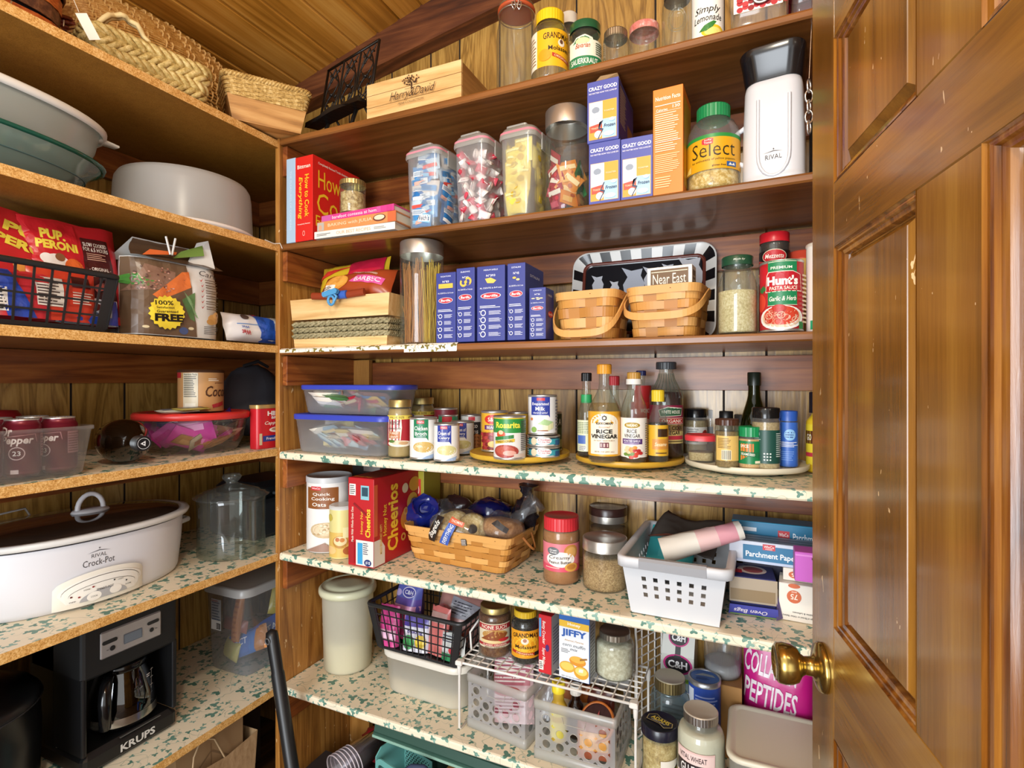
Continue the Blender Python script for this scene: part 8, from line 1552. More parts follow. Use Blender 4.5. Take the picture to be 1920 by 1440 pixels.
t = thing('dog_food_bag', 'printed dog food bag folded over and clipped, yellow guarantee badge on its front', 'bag', (-1.43, (dp0[1]+dp1[1])/2, z), radians(86))
m = MB(); DF = P('dcdad4', .3)
def dfp(u, v): U = min(1, abs(u)/(wD/2)); return .058*(1-U**6)**.6*(1 if v < dh*.7 else 1-.35*((v-dh*.7)/(dh*.36)))+.003*noise.noise((u*40, v*40, 1))
for sg in (-1, 1): m.grid(lambda a, b: ((a-.5)*wD, sg*dfp((a-.5)*wD, b*dh), b*dh), 22, 18, DF)
dec(m, (lambda u, v, o: (u, -dfp(u, v)-o, v), .008, 1), fd, .0014, .3); m.build('body', t)
m = MB()      # folded top
m.grid(lambda a, b: ((a-.5)*wD*(1-.25*b), -.052+.10*b-.05*b*b, dh+.052*b+.006*noise.noise((a*5, b*4, 3))), 14, 8, P('5a4636', .3)); m.grid(lambda a, b: ((a-.5)*wD*(1-.25*b), .05-.05*b, dh+.055*b), 14, 6, DF)
m.add([(wD*.12, -.03, dh+.002), (wD*.42, -.045, dh+.0), (wD*.40, -.02, dh+.085), (wD*.30, -.005, dh+.075)], [(0, 1, 2, 3)], P('dcdad4', .3)); m.add([(-.01, -.035, dh+.012), (wD*.30, -.04, dh+.035), (wD*.33, -.02, dh+.068), (.02, -.02, dh+.038)], [(0, 1, 2, 3)], P('7a9a4a', .3)); m.add([(-wD*.38, -.048, dh+.004), (-.01, -.05, dh+.02), (-.005, -.045, dh+.028), (-wD*.3, -.045, dh+.022)], [(0, 1, 2, 3)], P('d86a34', .3)); m.build('folded_top', t)
for sg in (-1, 1):
    m = MB(); m.tube([(-.028+sg*.002, -.06, dh+.015), (-.028+sg*.012, -.058, dh+.06)], .003, P('c8c8c4', .3), 6); part_label(m.build('clip_arm', t), 'pale clip arm')
wp0 = lx(418, -1.40); wp1 = lx(528, -1.40)
o = pouch('wipes_pack', 'white and blue wipes pack lying at the end of the third left shelf', 'pack', (-1.39, (wp0[1]+wp1[1])/2+.004, z+.002), (radians(-18), 0, L90), wp1[1]-wp0[1], .088, .06, 'e4e4e6', [('p', [(.0, .0), (.085, .0), (.085, .06), (.055, .07), (.0, .088), (-.02, .088)], '2f5cc0'), ('p', [(.05, .02), (.085, .01), (.085, .075), (.06, .085)], 'e4e4e6'), ('r', -.08, .045, .0, .047, '4a8ad0'), ('t', 'Wet', -.055, .02, .03, .014, 'b8303c', {'rot': 180, 'b': .03}), ('t', 'Wet', -.055, .036, .025, .008, '3a6ac0', {'rot': 180}), ('e', -.05, .07, .012, .01, '4a3a34'), ('r', -.02, .076, -.005, .084, 'c8303c')], 14, wr=.004)
# ---- fourth shelf: soda cans, bottle, bowl, cocoa
z = ZL[3]+.001
bp = atz(188, 888, z); bL, bD, bH = .40, .215, .108
bc = (XL-.012-bD/2, bp[1]-bL/2+.002)
SODB = glass('soda_bin_plastic', 'eae8e4', .24, .2, .8, 'e2e0dc')
rtub('soda_bin', 'frosted clear bin of upright soda cans at the left of the fourth left shelf', 'bin', bc, z, bL, bD, bH, .02, SODB, .93, .008, rz=L90)
def soda(label, x, y, hx, items, rz, group=None):
    t = thing('soda_can', label, 'soda can', (x, y, z+.007), rz, group); r, h = .0325, .120
    m = MB(); m.lathe([(r*.72, .002), (r*.78, 0), (r*.97, .008), (r, .012), (r, .012), (r, h-.014), (r, h-.014), (r*.84, h-.002), (r*.86, h), (r*.80, h), (r*.78, h-.004), (0, h-.004)], P(hx, .3, .3), 32); m.build('can_body', t)
    m = MB(); m.lathe([(r*.87, h-.002), (r*.87, h+.001), (r*.80, h+.001), (r*.79, h-.003), (0, h-.003)], TIN, 28, cap0=False); m.tube([(.004+.007*cos(a*pi/5), .011*sin(a*pi/5), h-.001) for a in range(10)], .001, TIN, 4, True); m.build('can_top', t)
    m = MB(); dec(m, s_cyl(r), items(r, h), .0004, .35); m.build('printed_logo', t)
drp = lambda r, h: [('t', 'Dr', -r*.55, h*.80, r*.7, h*.16, 'efe0dc', {'sh': .2, 'b': .03}), ('t', 'Pepper', r*.0, h*.63, r*1.7, h*.17, 'efe0dc', {'sh': .2, 'b': .03}), ring_items(0, h*.42, r*.36, r*.42, 'd8b8b8'), ('t', '23', 0, h*.42, r*.4, h*.08, 'efe0dc'), ('r', -r*.3, h*.07, r*.1, h*.14, 'd8c0c0'), ('p', [(-r*.9, h*.56), (-r*1.0, h*.70), (r*.95, h*.75), (r*1.05, h*.6), (r*1.0, h*.61), (r*.9, h*.74), (-r*.95, h*.69), (-r*.86, h*.56)], 'b87a7e'), ('r', r*1.3, h*.35, r*2.2, h*.75, 'b07a80'), ('l', r*1.35, h*.37, r*2.15, h*.73, 8, '7a3a44')]
fx = bc[0]+bD/2*.93-.046
ys = [bp[1]-.042-.0665*k for k in range(4)]
rots = [radians(v) for v in (15, 52, 66, 78)]
nm = ['rightmost', 'second from the right', 'third from the right', 'fourth from the right']
for k in range(3): soda('maroon soda can in the front row of the bin, '+nm[k], fx, ys[k], '6e1c2c', drp, rots[k])
soda('dark brown root beer can at the left of the front row in the soda bin', fx+.004, ys[3]-.004, '3a2418', lambda r, h: [('r', -r*1.5, h*.76, r*1.5, h*.9, 'b8823a'), ('t', 'ROOT BEER', r*.0, h*.42, r*1.6, h*.08, 'd8c8a8'), ('e', 0, h*.60, r*.6, h*.1, 'c89a4a'), ('l', -r*.6, h*.2, r*.6, h*.3, 3, 'c8a880')], radians(80))
for k in range(3): soda('maroon soda can in the back row of the bin, '+nm[k], fx-.085, ys[k]-.01, '6e1c2c', drp, rots[k]-.3)
blob('foil_packet', 'white and foil packet lying behind the cans in the soda bin', 'packet', (-1.55, .50, z+.125), .05, .07, .022, P('c8c8c8', .3), 55, .15)
m = MB(); m.lathe([(.065, 0), (.07, .006), (.07, .10), (.05, .132), (0, .136)], P('a8242c', .4), 36); tag(m.build('red_canister', None, (-1.755, .70, z)), 'red domed canister barely showing behind the soda bin', 'canister')
# bottle lying on its side
q = lx(238, -1.43); dr = atan2(-q[1], -q[0])+radians(22)
t = thing('wine_carafe', 'round dark glass bottle with a black cap lying right of the soda bin', 'bottle', (q[0], q[1], z+.056), (0, radians(90), dr))
DKG = glass('dark_carafe_glass', '6a5a48', .55, .03, 1.6, '2a1c0e')
m = MB(); m.lathe([(0, -.065), (.03, -.066), (.052, -.05), (.0555, -.02), (.054, .0), (.045, .026), (.026, .046), (.017, .056), (.0155, .078)], DKG, 36); m.build('glass_body', t)
m = MB(); m.cyl(.0185, .058, .088, P('17171a', .35), n=32, b=.002); dec(m, s_top(.088), [ring_items(0, 0, .0125, .0135, 'c8c8c8', 28)]+[('p', [(.0035*cos(a)+.004*cos(a+b), .0035*sin(a)+.004*sin(a+b)) for b in (0, 2.1, 4.2)], 'd8d8d8') for a in (0.5, 2.6, 4.7)], .0006); part_label(m.build('cap', t), 'black cap with a recycling mark')
m = MB(); dec(m, s_cyl(.0555), [('r', -.04, -.042, .02, -.012, 'b8b4ae'), ('l', -.038, -.04, .018, -.014, 5, '4a4440')], .0008); m.build('paper_label', t, (0, 0, 0), radians(150))
# glass bowl with red lid
R = .149; bc2 = (-1.519, 1.072)
t = thing('glass_bowl', 'round glass bowl with a red lid holding pink packets', 'bowl', (bc2[0], bc2[1], z))
m = MB(); m.lathe([(R*.70, .002), (R*.74, 0), (R*.80, .008), (R*.90, .04), (R*.955, .080), (R*.97, .096)], GLASS, 56); m.lathe([(R*.97, .092), (R*1.0, .095), (R*1.0, .099), (R*.97, .100)], GLASS, 56, cap0=False, cap1=False); m.build('body', t)
m = MB(); m.lathe([(R*1.0, .098), (R*1.03, .099), (R*1.035, .112), (R*1.0, .118), (R*.93, .118), (R*.91, .115), (0, .115)], P('d2342f', .35), 64, cap0=False); part_label(m.build('lid', t), 'red plastic lid')
def plb(k, rnd): a = 2.6+k*.62; rr = R*(.52+.16*rnd.random()); return (bc2[0]+rr*cos(-a+1.9), bc2[1]+rr*sin(-a+1.9), z+.044+.012*(k % 4)), (rnd.uniform(.1, .9), rnd.uniform(-.6, .6), -a+1.9+pi/2+rnd.uniform(-.4, .4))
heap(14, plb, [(.105, .07), (.09, .06)], ['d83aa8', 'e25cc0', 'c8289a', '3a2a7a'], 'sweetener_packet', 'pink or violet packet inside the red-lidded glass bowl', 'packet', 'pink packets in the glass bowl', 5, lambda i, w, h: [('r', -w*.3, h*.05, w*.3, h*.3, ('ec7ac8', 'd83aa8', 'f0a0d8', '5a4a9a')[i])])
heap(6, lambda k, rnd: ((bc2[0]+R*.60*cos(-.62+.28*k), bc2[1]+R*.60*sin(-.62+.28*k), z+.034+.016*(k % 3)), (rnd.uniform(.5, 1.2), rnd.uniform(-.5, .5), pi/2+rnd.uniform(-.6, .4))), [(.10, .05)], ['b87a3a', 'c8b8a0', '8a5a44'], 'cocoa_packet', 'brown cocoa packet among the pink ones in the glass bowl', 'packet', 'brown packets in the glass bowl', 6, lambda i, w, h: [('r', -w*.4, -h*.1, w*.1, h*.3, ('d8a060', 'a85a3a', 'c8a080')[i])])
zl = z+.1195
c = lx(377, -1.50); r = .062; h = .122
t = thing('cocoa_canister', 'tan cocoa canister standing on the red lid of the glass bowl', 'canister', (c[0], c[1], zl), face(c))
m = MB(); m.cyl(r*.97, 0, h*.93, P('c2905a', .4), n=40)
dec(m, s_cyl(r*.97), [('r', -r*1.5, h*.80, -r*.95, h*.93, 'b02a30'), ('r', -r*.80, h*.04, -r*.12, h*.92, 'd8ccb0'), ('t', 'Nutrition Facts', -r*.46, h*.885, r*.6, h*.045, '2a2a24'), ('l', -r*.76, h*.34, -r*.16, h*.85, 12, '4a443a'), ('r', -r*.7, h*.06, -r*.22, h*.2, 'e8e0cc'), ('t', 'Cocoa', r*.78, h*.48, r*1.2, h*.26, '4a2a18', {'sh': .25}), ('t', 'premium', r*.85, h*.68, r*.5, h*.05, '6a3a20'), ('l', r*.3, h*.72, r*.8, h*.8, 2, 'ece0c8'), ('p', [(r*.45, h*.16), (r*1.1, h*.24), (r*1.1, h*.14), (r*.5, h*.08)], 'b02a30'), ('r', r*.8, h*.02, r*1.3, h*.93, 'd8a468')][:-1], .0006, .4)
m.build('body', t); m = MB(); m.cyl(r, h*.92, h, P('5a3c2a', .4), b=.003, n=40); part_label(m.build('lid', t), 'dark brown lid')
p = lx(352, -1.425)
for k, (dx_, dy_, hx) in enumerate(((0, 0, 'd8d4c4'), (.012, .04, 'c8b860'))):
    pouch('drink_packet', ['flat white packet lying on the red bowl lid', 'flat yellow-edged packet lying on the red bowl lid, under the cocoa canister'][k], 'packet', (p[0]+dx_, p[1]+dy_-.02, zl+.004+.004*k), (radians(-86), 0, radians(75+20*k)), .10, .045, .008, hx, [('l', -.04, .008, .04, .035, 4, '5a6a9a'), ('r', .03, .005, .045, .04, 'd8c23a')], 90+k, wr=.001)
p = lx(470, -1.60)
GB = P('4a4a52', .75)
t = blob('lunch_bag', 'soft dark grey bag standing at the back of the fourth left shelf', 'bag', (p[0], p[1]+.005, z+.13), .075, .125, .135, GB, 61, .05)
m = MB(); m.box(-.001, .001, -.02, .02, -.012, .012, P('1a1a1c', .6)); dec(m, s_right(.001), [('t', 'IND', 0, 0, .03, .014, 'd0d0d0', {'rot': 90})], .0006); m.build('tag', t, (.078, .055, -.055)); m = MB(); m.tube([(.02, -.05, .13), (.03, 0, .148), (.02, .05, .13)], .006, P('26262a', .7), 6); m.build('handle', t)
ht0 = atz(470, 843, z); HL = .115; HH = zpy(ht0, 760)-z
t = thing('drink_tin', 'red cappuccino mix tin with a gold lid at the shelf corner', 'tin', (ht0[0]+.018, ht0[1]+.010+HL/2, z), L90)
m = MB(); m.loft([at_z(rrect(HL, .04, .012, 5), q, (0, .02)) for q in (0, HH*.92)], P('c4222c', .35)); dec(m, s_front(0), [('r', -HL*.45, .012, -HL*.36, HH*.35, 'd8c8a0'), ('t', 'HILLS', .014, HH*.80, HL*.62, HH*.11, 'f4f0ea', {'b': .04}), ('t', 'BROS', .014, HH*.70, HL*.36, HH*.06, 'f4f0ea', {'b': .03}), ('t', 'Cappuccino', .014, HH*.57, HL*.8, HH*.10, 'f4e8dc', {'sh': .25}), ('e', .012, HH*.42, HL*.24, HH*.06, 'f0e6da'), ('e', .012, HH*.43, HL*.17, HH*.035, 'b89070'), ('r', -HL*.34, HH*.16, HL*.47, HH*.29, '2a3c8c'), ('t', 'French Vanilla', .012, HH*.225, HL*.66, HH*.06, 'f2f0f4', {'b': .01})], .0005); m.build('body', t)
m = MB(); m.loft([at_z(rrect(HL+.004, .044, .013, 5), q, (0, .02)) for q in (HH*.92, HH)], P('c8a868', .35, .5)); part_label(m.build('lid', t), 'gold lid')
# ---- fifth shelf: slow cooker, glass jar
z = ZL[4]+.001; CW = P('d9d8dc', .3)
sc_ = (-1.59, .806); A, B = .248, .165; h = .165
t = thing('slow_cooker', 'white oval slow cooker with a glass lid and control panel', 'slow cooker', (sc_[0], sc_[1], z), radians(88))
ov = lambda k, q, e=0: oval(64, A*k+e, B*k+e, q, p=2.25)
m = MB(); m.loft([ov(.90, 0), ov(.93, .004), ov(.945, .012), ov(.95, .016), ov(.985, .09), ov(1, h-.012)], CW, True, False); m.build('base', t)
m = MB(); m.loft([ov(1, h-.014, -.004), ov(1, h-.010, .003), ov(1, h-.010, .003)], P('6a6a70', .4), False, False); m.loft([ov(1, h-.008, -.002), ov(1, h-.006, .012), ov(1, h+.003, .016), ov(1, h+.008, .013), ov(1, h+.008, -.003), ov(1, h-.002, -.012)], P('dedcd8', .25), False, False); part_label(m.build('crock', t), 'white stoneware crock rim')
m = MB(); dk = lambda k, q: oval(64, (A-.008)*k, (B-.008)*k, q, p=2.25); m.loft([dk(1, h+.004), dk(.985, h+.010), dk(.8, h+.018), dk(.5, h+.024), dk(.2, h+.026)], glass('smoked_lid_glass', '8a7a6e', .62, .05, 1.4, '4a3c34'), False, True); lidp = m.build('lid', t)
m = MB(); m.lathe([(.036, .024), (.040, .027), (.036, .033), (0, .034)], CW, 30, (0.03, 0, h), sx=1.1, sy=.7); m.tube([(.03-.030*cos(pi*k/12), 0, h+.032+.040*sin(pi*k/12)) for k in range(13)], .0062, CW, 8); m.build('lid_knob', lidp)
for sg in (-1, 1):
    m = MB(); m.tube([(sg*(A*.98), -.035, h*.70), (sg*(A+.026), -.03, h*.72), (sg*(A+.030), 0, h*.72), (sg*(A+.026), .03, h*.72), (sg*(A*.98), .035, h*.70)], .0075, CW, 8, flat=.6); m.build('handle', t)
def cs(u, v, o):
    k = .95+.05*min(1, max(0, v/h)); a, b = A*k, B*k; yv = b*max(0, 1-abs(u/a)**2.25)**(1/2.25); return (u, -yv-o, v)
m = MB(); dec(m, (cs, .012), [('t', 'RIVAL', -.030, .1165, .032, .009, '5a585c', {'b': 0}), ('p', [(-.055, .1235), (-.03, .1295), (-.005, .1235), (-.03, .127)], '6a686c'), ('e', -.03, .1335, .0018, .0018, '6a686c'), ('t', 'Crock-Pot', -.030, .1005, .066, .0155, '4a484c', {'b': 0})], .0012); m.build('printed_logo', t)
pu0, pu1, puc = -.118, .072, -.023
def cp(u, v, o):
    f = (u-puc)/.095; e = .014*max(0, 1-f*f)**.5*max(0, 1-(abs(v-.045)/.052)**4)**.5; x, y, zz = cs(u, v, 0); return (u, y-e-o-.0008, v)
PW = P('e6e1d4', .3); top_c = lambda f: .055+.029*sqrt(max(0, 1-f*f)); 
m = MB(); m.grid(lambda a, b: (lambda f: cp(puc+f*.094, .006+(top_c(f)-.006)*b, 0))(2*a-1), 32, 10, PW)
pd_ = [('p', [(-.096, .018)]+[(puc+.088*cos(q_), .040+.034*sin(q_)) for q_ in [pi-pi*k/16 for k in range(17)]]+[(.046, .016)], 'e9e6de')]
arcp = lambda r1, r2, y0: [(puc+r1*cos(pi-pi*k/16), y0+r2*sin(pi-pi*k/16)) for k in range(17)]
pd_ += [('p', arcp(.082, .031, .040)+[(q[0], q[1]-.0016) for q in reversed(arcp(.082, .031, .040))], '5a564e'), ('p', arcp(.070, .021, .034)+[(q[0], q[1]-.0012) for q in reversed(arcp(.070, .021, .034))], '5a564e'), ('p', arcp(.050, .022, .016), 'a8a8aa'), ('e', -.045, .024, .0145, .011, 'ece8e0'), ('e', .000, .027, .0135, .0105, 'ece8e0'), ('t', 'COOK', -.045, .024, .014, .004, '8a8a8a'), ('t', 'SMART-POT', puc, .0375, .036, .0055, '2a2a2a', {'b': 0}), ('e', -.088, .034, .0024, .002, '5a1a1a'), ('e', -.074, .030, .0024, .002, '8a2a2a'), ('e', -.048, .047, .0024, .002, '8a2a2a'), ('e', -.004, .050, .002, .002, '2a2a2a'), ('e', .024, .040, .002, .002, '2a2a2a'), ('t', 'LOW', -.06, .044, .012, .003, '3a3a3a'), ('t', 'HIGH', .01, .048, .012, .003, '3a3a3a'), ('t', 'OFF', -.086, .022, .012, .003, '3a3a3a'), ('t', 'WARM', .028, .030, .014, .003, '3a3a3a')]
dec(m, (cp, .010), pd_, .0012); part_label(m.build('control_panel', t), 'cream control panel with two round buttons')
m = MB(); m.tube([(sc_[0]-.20, .66, z+.10), (sc_[0]-.19, .70, z+.185), (sc_[0]-.19, .78, z+.192), (sc_[0]-.20, .82, z+.12)], .003, P('c8c8c8', .4), 6); tag(m.build('power_cord'), 'white power cord looped behind the slow cooker', 'cord')
# glass jar with lid
c, r, h2 = cylp(356, 490, 1056, 930, z); c = (c[0], c[1]+.022)
h2 = zpy(c, 924)-z
t = vessel('glass_cookie_jar', 'large empty glass jar with a domed knob lid beside the slow cooker', 'jar', c, z, [(r*.9, .002), (r*.98, 0), (r, .010), (r*.985, .02), (r*.985, h2*.86), (r*1.0, h2*.90), (r*.99, h2*.94)], glass('jar_glass', 'f0f6f2', .05, .02, 1.25), n=48)
m = MB(); GL2 = glass('lid_glass', 'e6ece8', .10, .03, 1.5)
hk = .062; m.lathe([(r*1.02, h2*.94), (r*1.10, h2*.955), (r*1.11, h2*.975), (r*1.0, h2*.985), (r*.98, h2*1.01), (r*.84, h2*1.02), (r*.80, h2+hk*.16), (r*.55, h2+hk*.28), (r*.30, h2+hk*.42), (r*.18, h2+hk*.5), (r*.17, h2+hk*.58), (r*.27, h2+hk*.72), (r*.29, h2+hk*.85), (r*.22, h2+hk*.98), (0, h2+hk)], GL2, 48, cap0=False); m.build('lid', t)
t = thing('appliance', 'dark appliance case at the back of the fifth left shelf beside the glass jar', 'appliance', (-1.60, 1.40, z), L90); m = MB(); m.box(-.13, .13, -.10, .12, 0, .13, P('26282e', .5), .012); m.box(-.12, .12, -.09, .11, .13, .19, P('1e2026', .45), .02); m.build('body', t); m = MB(); m.tube([(-.05, -.10, .15), (-.05, -.13, .15), (.05, -.13, .15), (.05, -.10, .15)], .006, P('3a3c42', .4), 6); m.build('handle', t)
# ---- sixth shelf: coffee maker, clear bin
z = ZL[5]+.001; KB = P('0d0d0e', .4); KG = P('0a0a0b', .15)
kx = -1.438; ky0, ky1 = .738, .968; KW = ky1-ky0; KH = .385; kd = .23
t = thing('coffee_maker', 'black drip coffee maker with a silver button plate and glass carafe', 'coffee maker', (kx, (ky0+ky1)/2, z), L90)
m = MB(); m.box(-KW/2, KW/2, 0, kd, 0, .052, KB, .012); m.build('base', t)
m = MB(); m.box(-KW/2, KW/2, .11, kd, .04, KH-.004, KB, .008); m.box(-KW/2, -KW/2+.012, .0, .12, .05, .24, KB, .004); m.box(KW/2-.012, KW/2, .0, .12, .05, .24, KB, .004); m.build('water_tank', t)
m = MB(); m.box(-KW/2, KW/2, .0, kd-.01, .228, KH, P('131313', .5), .008); m.build('head', t)
m = MB(); m.box(-.076, .070, -.003, .004, .268, .334, P('b4aeab', .3, .6), .003)
dec(m, s_front(-.003), [('p', [(-.056+.0055*cos(a*pi/6)*(1)+(.012 if cos(a*pi/6) > 0 else -.012), .307+.0052*sin(a*pi/6)) for a in range(12)], '1a1a1a'), ('p', [(.048+.0055*cos(a*pi/6)+(.010 if cos(a*pi/6) > 0 else -.010), .312+.0048*sin(a*pi/6)) for a in range(12)], '1a1a1a'), ('e', -.050, .288, .0062, .0062, '1a1a1a'), ('e', .044, .293, .0055, .0055, '1a1a1a'), ('r', -.024, .285, .020, .309, '5a6068'), ('r', -.022, .287, .018, .307, '6c747c'), ('r', -.064, .287, -.059, .2885, '3a3a3a'), ('r', .053, .292, .058, .2935, '3a3a3a')], .0008, .3); part_label(m.build('button_plate', t), 'brushed silver plate with four black buttons and a small display')
m = MB(); dec(m, s_front(0), [('t', 'KRUPS', .012, .026, .085, .019, 'c8c6c0', {'b': .03})], .0015); m.build('printed_name', t)
m = MB(); CG = glass('carafe_glass', '9a948c', .10, .02, 2.2, '1a1614')
m.lathe([(.058, .056), (.070, .062), (.076, .09), (.074, .13), (.060, .175), (.052, .195)], CG, 44, (.018, .078, 0)); m.build('carafe', t)
m = MB(); m.lathe([(.053, .195), (.056, .20), (.056, .212), (.04, .22), (0, .222)], KG, 36, (.018, .078, 0)); m.build('carafe_lid', t)
m = MB(); m.lathe([(.0775, .072), (.0778, .080), (.0765, .092)], P('a8a49a', .2, .9), 44, (.018, .078, 0), cap0=False, cap1=False); part_label(m.build('carafe_band', t), 'silver band round the carafe')
m = MB(); m.tube([(-.03, .045, .20), (-.062, .005, .195), (-.068, -.004, .16), (-.066, -.002, .10), (-.05, .02, .085)], [.010, .013, .014, .013, .009], KG, 10); m.build('carafe_handle', t)
m = MB(); sf_ = (lambda u, v, o: (.018+(.0775+o)*sin(u/.0775), .078-(.0775+o)*cos(u/.0775), v), .01); dec(m, sf_, [('r', .0395, .10, .0405, .185, 'd8d8d8')]+[('r', .034, .10+.0205*k, .046, .1012+.0205*k, 'd8d8d8') for k in range(5)]+[('l', .02, .168, .032, .178, 2, 'd8d8d8')], -.004); m.build('measure_marks', t)
m = MB(); m.box(-.03, .07, .0, .004, .052, .0535, P('8a8a88', .3, .8)); m.build('drip_tray_edge', t)
t = thing('black_cooker', 'black round cooker filling the shelf left of the coffee maker', 'cooker', (-1.575, .545, z), L90)
m = MB(); m.lathe([(.13, .0), (.150, .006), (.160, .05), (.163, .16), (.160, .22), (.163, .225), (.163, .235), (.15, .25), (.10, .275), (.03, .285), (.03, .30), (.022, .315), (0, .318)], P('0b0b0c', .3), 60); m.build('body', t)
m = MB(); m.tube([(.1635*cos(a*pi/32), .1635*sin(a*pi/32), .228) for a in range(64)], .0022, P('3a3a3c', .25, .5), 5, True); m.build('rim_band', t)
carton('wooden_board', 'tan wooden board lying low at the far left of the bottom left shelf', 'board', (-1.385, .50, z), .16, .02, .085, '5a4028', None, L90)
# clear bin with packets
bpt = atz(458, 1278, z); wB = .195; dB = .30; hB = .285
t = rtub('clear_bin', 'tall clear bin with a white lid and price sticker, snack packets inside', 'bin', (bpt[0]-wB/2, bpt[1]+dB/2, ), z, wB, dB, hB-.012, .035, glass('bin_plastic', 'eef1f6', .22, .12, .8, 'e4eaf2', 'c0c8d0'), .90, .008, glass('bin_lid_plastic', 'e2e0dc', .85, .25, .7, 'e4e2de'), .026, liddrop=.014)
m = MB(); dec(m, s_front(-dB/2*.955-.001), [('r', -.062, .135, -.016, .235, 'e6e6e4'), ('l', -.059, .165, -.02, .228, 7, '5a6a8a'), ('r', -.038, .139, -.019, .158, '2a2a2a'), ('r', -.036, .141, -.034, .156, 'e6e6e4'), ('r', -.03, .141, -.029, .156, 'e6e6e4'), ('r', -.026, .141, -.024, .156, 'e6e6e4'), ('r', -.06, .228, -.03, .231, 'c8303a')], .0); m.build('price_sticker', t)
m = MB(); m.lathe([(.016, 0), (.016, .001), (0, .001)], P('6a3a1c', .5), 20, (-.045, -dB/2+.05, hB+.0035)); part_label(m.build('lid_mark', t), 'brown round mark on the lid')
bx0, by0 = bpt[0]-wB/2, bpt[1]+dB/2
for k, (dx_, dy_, dz_, w_, h_, hx, rot, its, lb) in enumerate((
    (.045, -.08, .034, .13, .075, '3a7ac0', (-20, -22, 20), [('p', [(-.07, .0), (.0, .0), (.02, .075), (-.07, .075)], '2a6ab8'), ('p', [(.02, .0), (.07, .0), (.07, .075), (.04, .075)], 'c8844a'), ('t', 'ACT', -.02, .045, .05, .02, 'f0f0f4', {'sh': .2}), ('r', -.06, .05, -.03, .07, 'd8303a')], 'blue noodle packet at the bottom of the tall clear bin'),
    (.055, -.02, .060, .13, .06, '2f5ab0', (-12, -24, 60), [('t', 'PASTA', 0, .03, .08, .02, 'f0f0f4', {'sh': .2})], 'dark blue packet above the noodle packet in the tall clear bin'),
    (.0, -.105, .075, .03, .15, 'd8873a', (-6, 4, 10), [('l', -.012, .01, .012, .14, 8, 'b8642a')], 'narrow orange packet standing in the tall clear bin'),
    (-.02, -.09, .10, .10, .04, '9a4a34', (-8, 4, 5), [], 'brown packet lying across the middle of the tall clear bin'),
    (.062, .04, .12, .12, .10, 'd8c04a', (-14, 18, 70), [('l', -.05, .02, .05, .09, 8, 'e8dc9a')], 'yellow pasta packet high at the right of the tall clear bin'),
    (-.03, -.10, .010, .08, .06, 'd8cc6a', (-12, 6, -10), [], 'pale yellow packet at the bottom left of the tall clear bin'))):
    pouch('pasta_packet', lb, 'packet', (bx0+dx_, by0+dy_, z+dz_+.012), tuple(radians(v) for v in rot), w_, h_, .03, hx, its, 100+k, gus=0)
# long black handle leaning on the corner
pt_, pb_ = Vector((-1.287, 1.150, HC-.735)), Vector((-1.170, 1.115, HC-1.075)); dirn = (pb_-pt_).normalized(); end = pt_+dirn*((pt_.z-.012)/-dirn.z)
t = thing('long_handled_tool', 'long black-handled tool leaning against the corner panel', 'tool', (end.x, end.y, 0))
m = MB(); o_ = Vector((end.x, end.y, 0)); P0 = pt_-o_; P1 = end-o_; m.tube([P0-dirn*.0+Vector((0, 0, .006)), P0, P0+dirn*.012, P0+dirn*.11, P0+dirn*.115, P1], [.006, .0155, .0175, .0165, .0185, .0185], P('19191a', .4), 20); m.build('pole', t)
m = MB(); m.tube([tuple(P0+dirn*.02+Vector((.0085*cos(a*pi/6)-.0, -.0182, .0085*sin(a*pi/6)))) for a in range(12)], .002, P('5a5a5c', .4), 6, True); m.build('hang_hole', t)
m = MB(); m.box(-.10, .10, -.02, .02, .002, .022, P('19191a', .5), .006); m.build('foot_plate', t)
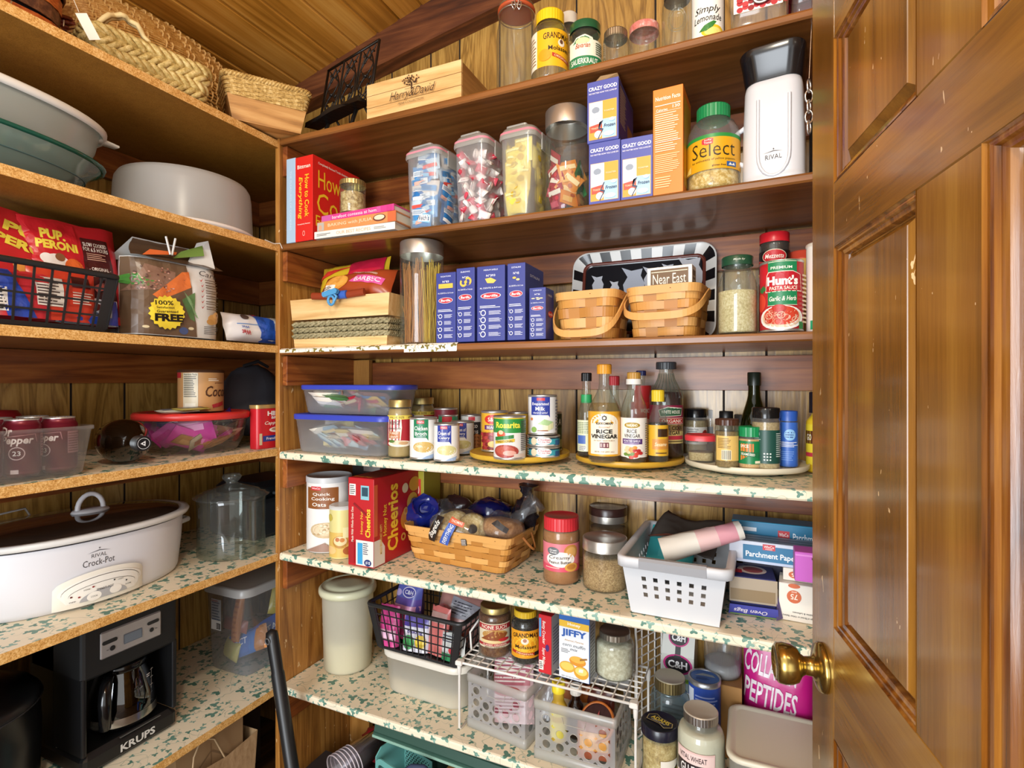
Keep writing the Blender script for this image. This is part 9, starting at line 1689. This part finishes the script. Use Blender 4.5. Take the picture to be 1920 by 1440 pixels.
# paper bags
KR = speckle('kraft_paper', ('8a6a48', 'a98760', 'bd9c74'), 90, .8, (.3, .7), stretch=(1, 1, .3)); KRD = P('8a6846', .8)
t = thing('paper_bag', 'open brown paper bag with string handle standing under the bottom left shelf', 'bag', (-1.47, 1.02, 0), L90)
m = MB(); bw_, bd__, bh__ = .30, .17, .30
rb = lambda q, e: [(sx*(bw_/2+e)+.004*noise.noise((sx, sy, q*9)), sy*(bd__/2+e), q) for sx, sy in ((-1, -1), (-.33, -1.03), (.33, -.97), (1, -1), (1.0, 0), (1, 1), (0, 1.02), (-1, 1), (-1.0, 0))]
m.loft([rb(.001, -.004), rb(.10, 0), rb(.20, .003), [(p[0], p[1], p[2]+.010*sin(k*2.3)) for k, p in enumerate(rb(bh__, .008))]], KR, True, False, False); m.build('bag_body', t)
m = MB(); m.tube([(-.05, -.088, bh__-.01), (-.045, -.09, bh__+.05), (-.02, -.085, bh__+.085), (.02, -.085, bh__+.06), (.05, -.088, bh__-.01)], .0025, P('b89a74', .7), 6); m.build('string_handle', t)
for k in range(4):
    o = carton('paper_bag', ['frontmost', 'second', 'third', 'rearmost'][k]+' of the flat folded paper bags tucked inside the open paper bag', 'bag', (-1.405-.028*k, 1.045+.006*k, .06), .20, .016, .30+.012*k, '96744e', {'f': [('p', [(-.09, .18), (.0, .255), (-.002, .26), (-.092, .184)], '7a5c3c'), ('p', [(.09, .18), (.0, .255), (.002, .26), (.092, .184)], '7a5c3c'), ('r', -.002, .15, .0, .28, '7a5c3c')]}, radians(90+3*k-4), rough=.8)
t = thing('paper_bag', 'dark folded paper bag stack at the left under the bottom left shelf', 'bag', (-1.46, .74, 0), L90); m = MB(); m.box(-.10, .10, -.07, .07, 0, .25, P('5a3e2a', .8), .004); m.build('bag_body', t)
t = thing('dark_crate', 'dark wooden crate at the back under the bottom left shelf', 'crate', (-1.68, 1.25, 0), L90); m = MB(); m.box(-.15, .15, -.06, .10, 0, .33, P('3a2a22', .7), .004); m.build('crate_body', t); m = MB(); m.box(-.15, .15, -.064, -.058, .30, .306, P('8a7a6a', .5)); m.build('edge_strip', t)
